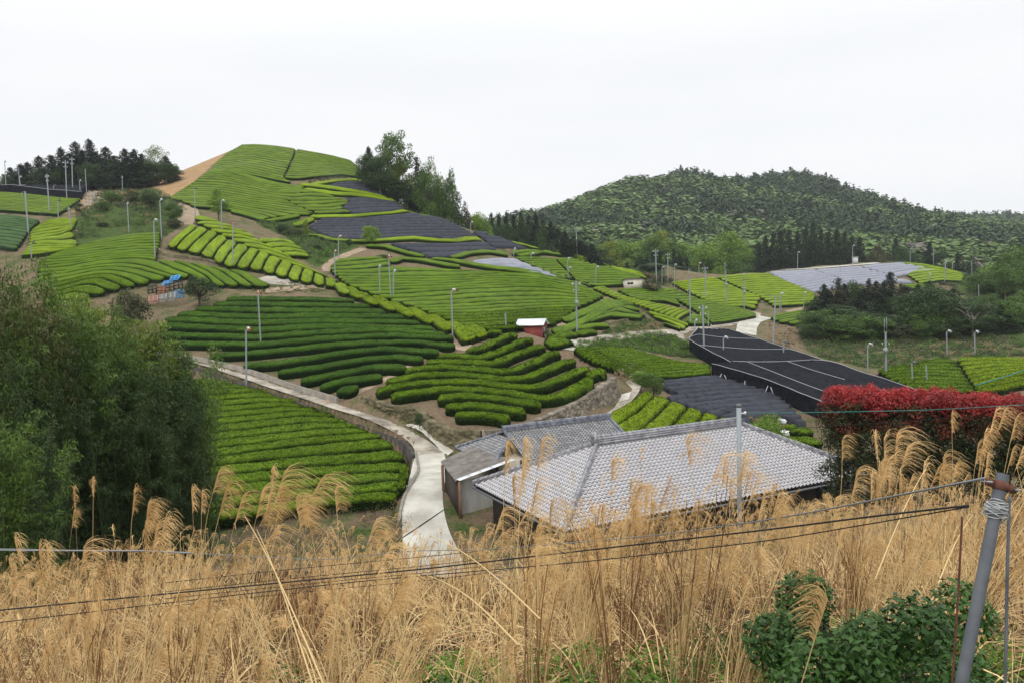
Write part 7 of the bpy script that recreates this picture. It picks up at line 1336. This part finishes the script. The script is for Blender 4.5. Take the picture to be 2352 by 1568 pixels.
def leafshrub(uv, Y, w, h, n, size, lm, label, seed, name='leafy_shrub', nb=34, asp=.48):
    r = np.random.default_rng(seed); p = P(uv[0], uv[1], Y); z0 = float(H(p[0], Y)); o = empty(name, (p[0], Y, z0), 0, label, 'shrub'); c = []
    for i in range(nb): d = r.normal(0, 1, 3); d /= np.linalg.norm(d); q = r.uniform(.3, 1)**.5; c.append([d[0]*w/2*q, d[1]*w/2*q, h*.5+d[2]*h*.48*q])
    c = np.array(c); V, Q, t_ = leaves(c, n, np.full(c.shape, .17), size, r, asp=asp, up=.8); link('foliage', mesh('foliage', V, Q, MATS[lm], tint=t_, smooth=False), o); V, Q = tubes([(bez(np.zeros(3), q, r, .05), .008, .003) for q in c[::2]]); link('stems', mesh('stems', V, Q, MATS['bark'], tint=np.full(len(Q), .5)), o)
leafshrub((1985,1450), 4.1, 1.4, 1.45, 25000, .021, 'leaf_shrub', 'large dark green leafy shrub at the lower right, before the post', 21)
leafshrub((2090,1530), 3.4, .9, .95, 12000, .018, 'leaf_shrub', 'lower dark leafy shrub between the large one and the post', 22)
leafshrub((2240,1560), 2.95, .35, .5, 1200, .020, 'weed', 'small yellow-green sprig at the foot of the leaning post', 23, nb=16)
leafshrub((1640,1585), 2.7, .30, .45, 900, .019, 'weed', 'fresh green sprig at the bottom edge, right of centre', 24, nb=14)
leafshrub((1720,1580), 2.6, .26, .5, 900, .020, 'weed', 'taller fresh green sprig at the bottom edge', 25, nb=14)
# ---------------------------------------------------------------- leaning fence post, clamp, rope and wires
mat('post_grey', (.08,.09,.10), rough=.65, metal=.1, col2=(.13,.14,.15), scale=8); mat('rope', (.25,.27,.28), rough=.9, col2=(.42,.43,.42), scale=30); mat('band_rust', (.075,.028,.02), rough=.85, col2=(.14,.06,.04), scale=20)
tp = P(2304, 1086, 2.80); bt = P(2190, 1660, 2.62); bt = bt-(tp-bt)*.25; ax = (tp-bt); Lp = np.linalg.norm(ax); ax /= Lp; root = empty('fence_post', bt, 0, 'leaning grey steel pipe post with rusty band and rope knots, nearest at the right', 'fence post'); s1 = nrm(np.cross(ax, [0, 1, 0])); s2 = np.cross(ax, s1)
mb = MB(); mb.tube([bt-bt, tp-bt-ax*.003],   .0205, 20, cap=False); mb.tube([tp-bt, tp-bt-ax*.12], .0170, 20, cap=False); V_ = []
for rr in (.0205, .0170): V_.append([tp-bt+rr*(math.cos(a)*s1+math.sin(a)*s2) for a in np.arange(21)*2*math.pi/20])
mb.sheet(np.array(V_)); mb.build('pipe', MATS['post_grey'], root, smooth=True)
mb = MB(); c_ = tp-bt-ax*.045; mb.tube([c_+ax*.016, c_-ax*.016], .0235, 20); mb.box(c_-s1*.040, (.030, .010, .026), np.stack([s1, s2, ax], 1)); mb.box(c_+s1*.040, (.030, .010, .026), np.stack([s1, s2, ax], 1)); mb.build('clamp_band', MATS['band_rust'], root)
mb = MB(); mb.tube([c_-s1*.052-s2*.03, c_-s1*.052+s2*.03], .0035, 8); mb.tube([c_+s1*.052-s2*.03, c_+s1*.052+s2*.03], .0035, 8); mb.build('bolt', MATS['galv'], root)
r = np.random.default_rng(5); mb = MB(); k0 = tp-bt-ax*.12
for i in range(26):
    th = np.linspace(0, r.uniform(3, 9), 14)+r.uniform(0, 6); rr = .0235+.009*r.uniform(0, 1)+.012*np.sin(th*1.7+i)*.5; q = k0[None]+ax[None]*(r.normal(0, .016)+.012*np.sin(th*.9+i))[:, None]+s1[None]*(np.cos(th)*rr)[:, None]+s2[None]*(np.sin(th)*rr)[:, None]; mb.tube(q, .0022, 5)
mb.build('rope_knot', MATS['rope'], root, smooth=True); mb = MB()
for i in range(16):
    a0 = r.uniform(0, 6.3); s0 = k0+(math.cos(a0)*s1+math.sin(a0)*s2)*.025; L_ = r.uniform(.02, .075); q = np.array([s0+np.array([r.normal(0, .01), 0, 0])*t-Zv*L_*t+s1*.012*math.sin(t*5+i) for t in np.linspace(0, 1, 7)]); mb.tube(q, .0014, 4)
mb.build('frayed_ends', MATS['rope'], root)
def wire(name, uvs, r0, m, label, n=60): 
    pts = np.array([P(*q) for q in uvs]); d = np.r_[0, np.cumsum(np.linalg.norm(np.diff(pts, axis=0), axis=1))]; x = np.linspace(0, d[-1], n); q = np.stack([np.interp(x, d, pts[:, k]) for k in range(3)], -1)
    for _ in range(6): q[1:-1] = (q[:-2]+2*q[1:-1]+q[2:])/4
    mb = MB(); mb.tube(q-q[0], r0, 6); o = link(name, mesh(name, np.concatenate(mb.V), np.concatenate(mb.Q), MATS[m], smooth=True), loc=q[0]); tag(o, label, 'wire'); return o
wire('steel_cable', [(2262,1097,2.80),(2110,1128,3.3),(1980,1152,3.8),(1840,1182,4.4),(1520,1228,6.4),(1120,1262,9),(915,1264,11),(760,1288,11.4),(430,1268,11.8),(-40,1258,12)], .0045, 'wire_grey', 'grey twisted cable running from the rusty band leftward through the grass')
wire('black_wire', [(2225,1160,2.80),(2040,1180,3.1),(1776,1214,3.6),(1335,1264,4.3),(980,1305,4.6),(500,1351,4.7),(-40,1404,4.5)], .0042, 'cable_black', 'thick black wire sagging across the whole grass slope, upper of the two')
wire('black_wire', [(2225,1163,2.80),(1776,1240,3.7),(1335,1290,4.5),(833,1333,4.8),(500,1370,4.75),(-40,1433,4.55)], .0028, 'cable_black', 'thinner black wire below the thick one across the grass slope')
for i, (v0, v1) in enumerate([(1275,1262),(1296,1278),(1312,1296),(1330,1308)]): wire('thin_wire', [(380,v0+62,9.0),(700,v0+28,10),(1000,v0,11),(1300,v1-18,12),(1700,v1-62,13.5)], .004, 'cable_black', f'thin dark strand, {["topmost","second from the top","third from the top","lowest"][i]} of four strung low across the slope')
wire('steel_rod', [(-20,1262,9.5),(60,1263,9.4),(330,1264,9.2),(440,1269,9.1)], .010, 'wire_grey', 'grey pipe rail lying across the grass at the left edge')
wire('rail_pipe', [(1820,1180,20),(1900,1172,20.5),(2100,1160,21),(2380,1140,22)], .03, 'band_rust', 'rusty brown pipe rail at the foot of the red hedge')
wire('guy_line', [(2318,1140,2.85),(2314,1300,2.8),(2308,1600,2.75)], .0055, 'post_grey', 'thin grey-blue cable hanging down right of the leaning post')
wire('dry_reed', [(2210,1185,3.0),(2200,1380,2.95),(2185,1600,2.9)], .004, 'band_rust', 'thin brown upright stem left of the leaning post')
# ---------------------------------------------------------------- thin spring haze over the valley
hm_ = bpy.data.materials.new('haze'); hm_.use_nodes = True; t = hm_.node_tree; t.nodes.clear(); o_ = N(t, 'ShaderNodeOutputMaterial'); v_ = N(t, 'ShaderNodeVolumePrincipled'); v_.inputs['Color'].default_value = (.90, .95, 1.0, 1); v_.inputs['Density'].default_value = .00013; t.links.new(v_.outputs[0], o_.inputs['Volume'])
zlo = float(GH.min())-1; mb = MB(); b_ = [(-2600, -60), (2600, -60), (2600, 2000), (-2600, 2000)]; mb.hexa([(x, y, zlo) for x, y in b_], [(x, y, 150.) for x, y in b_]); ob = mb.build('haze', hm_); tag(ob, kind='stuff')
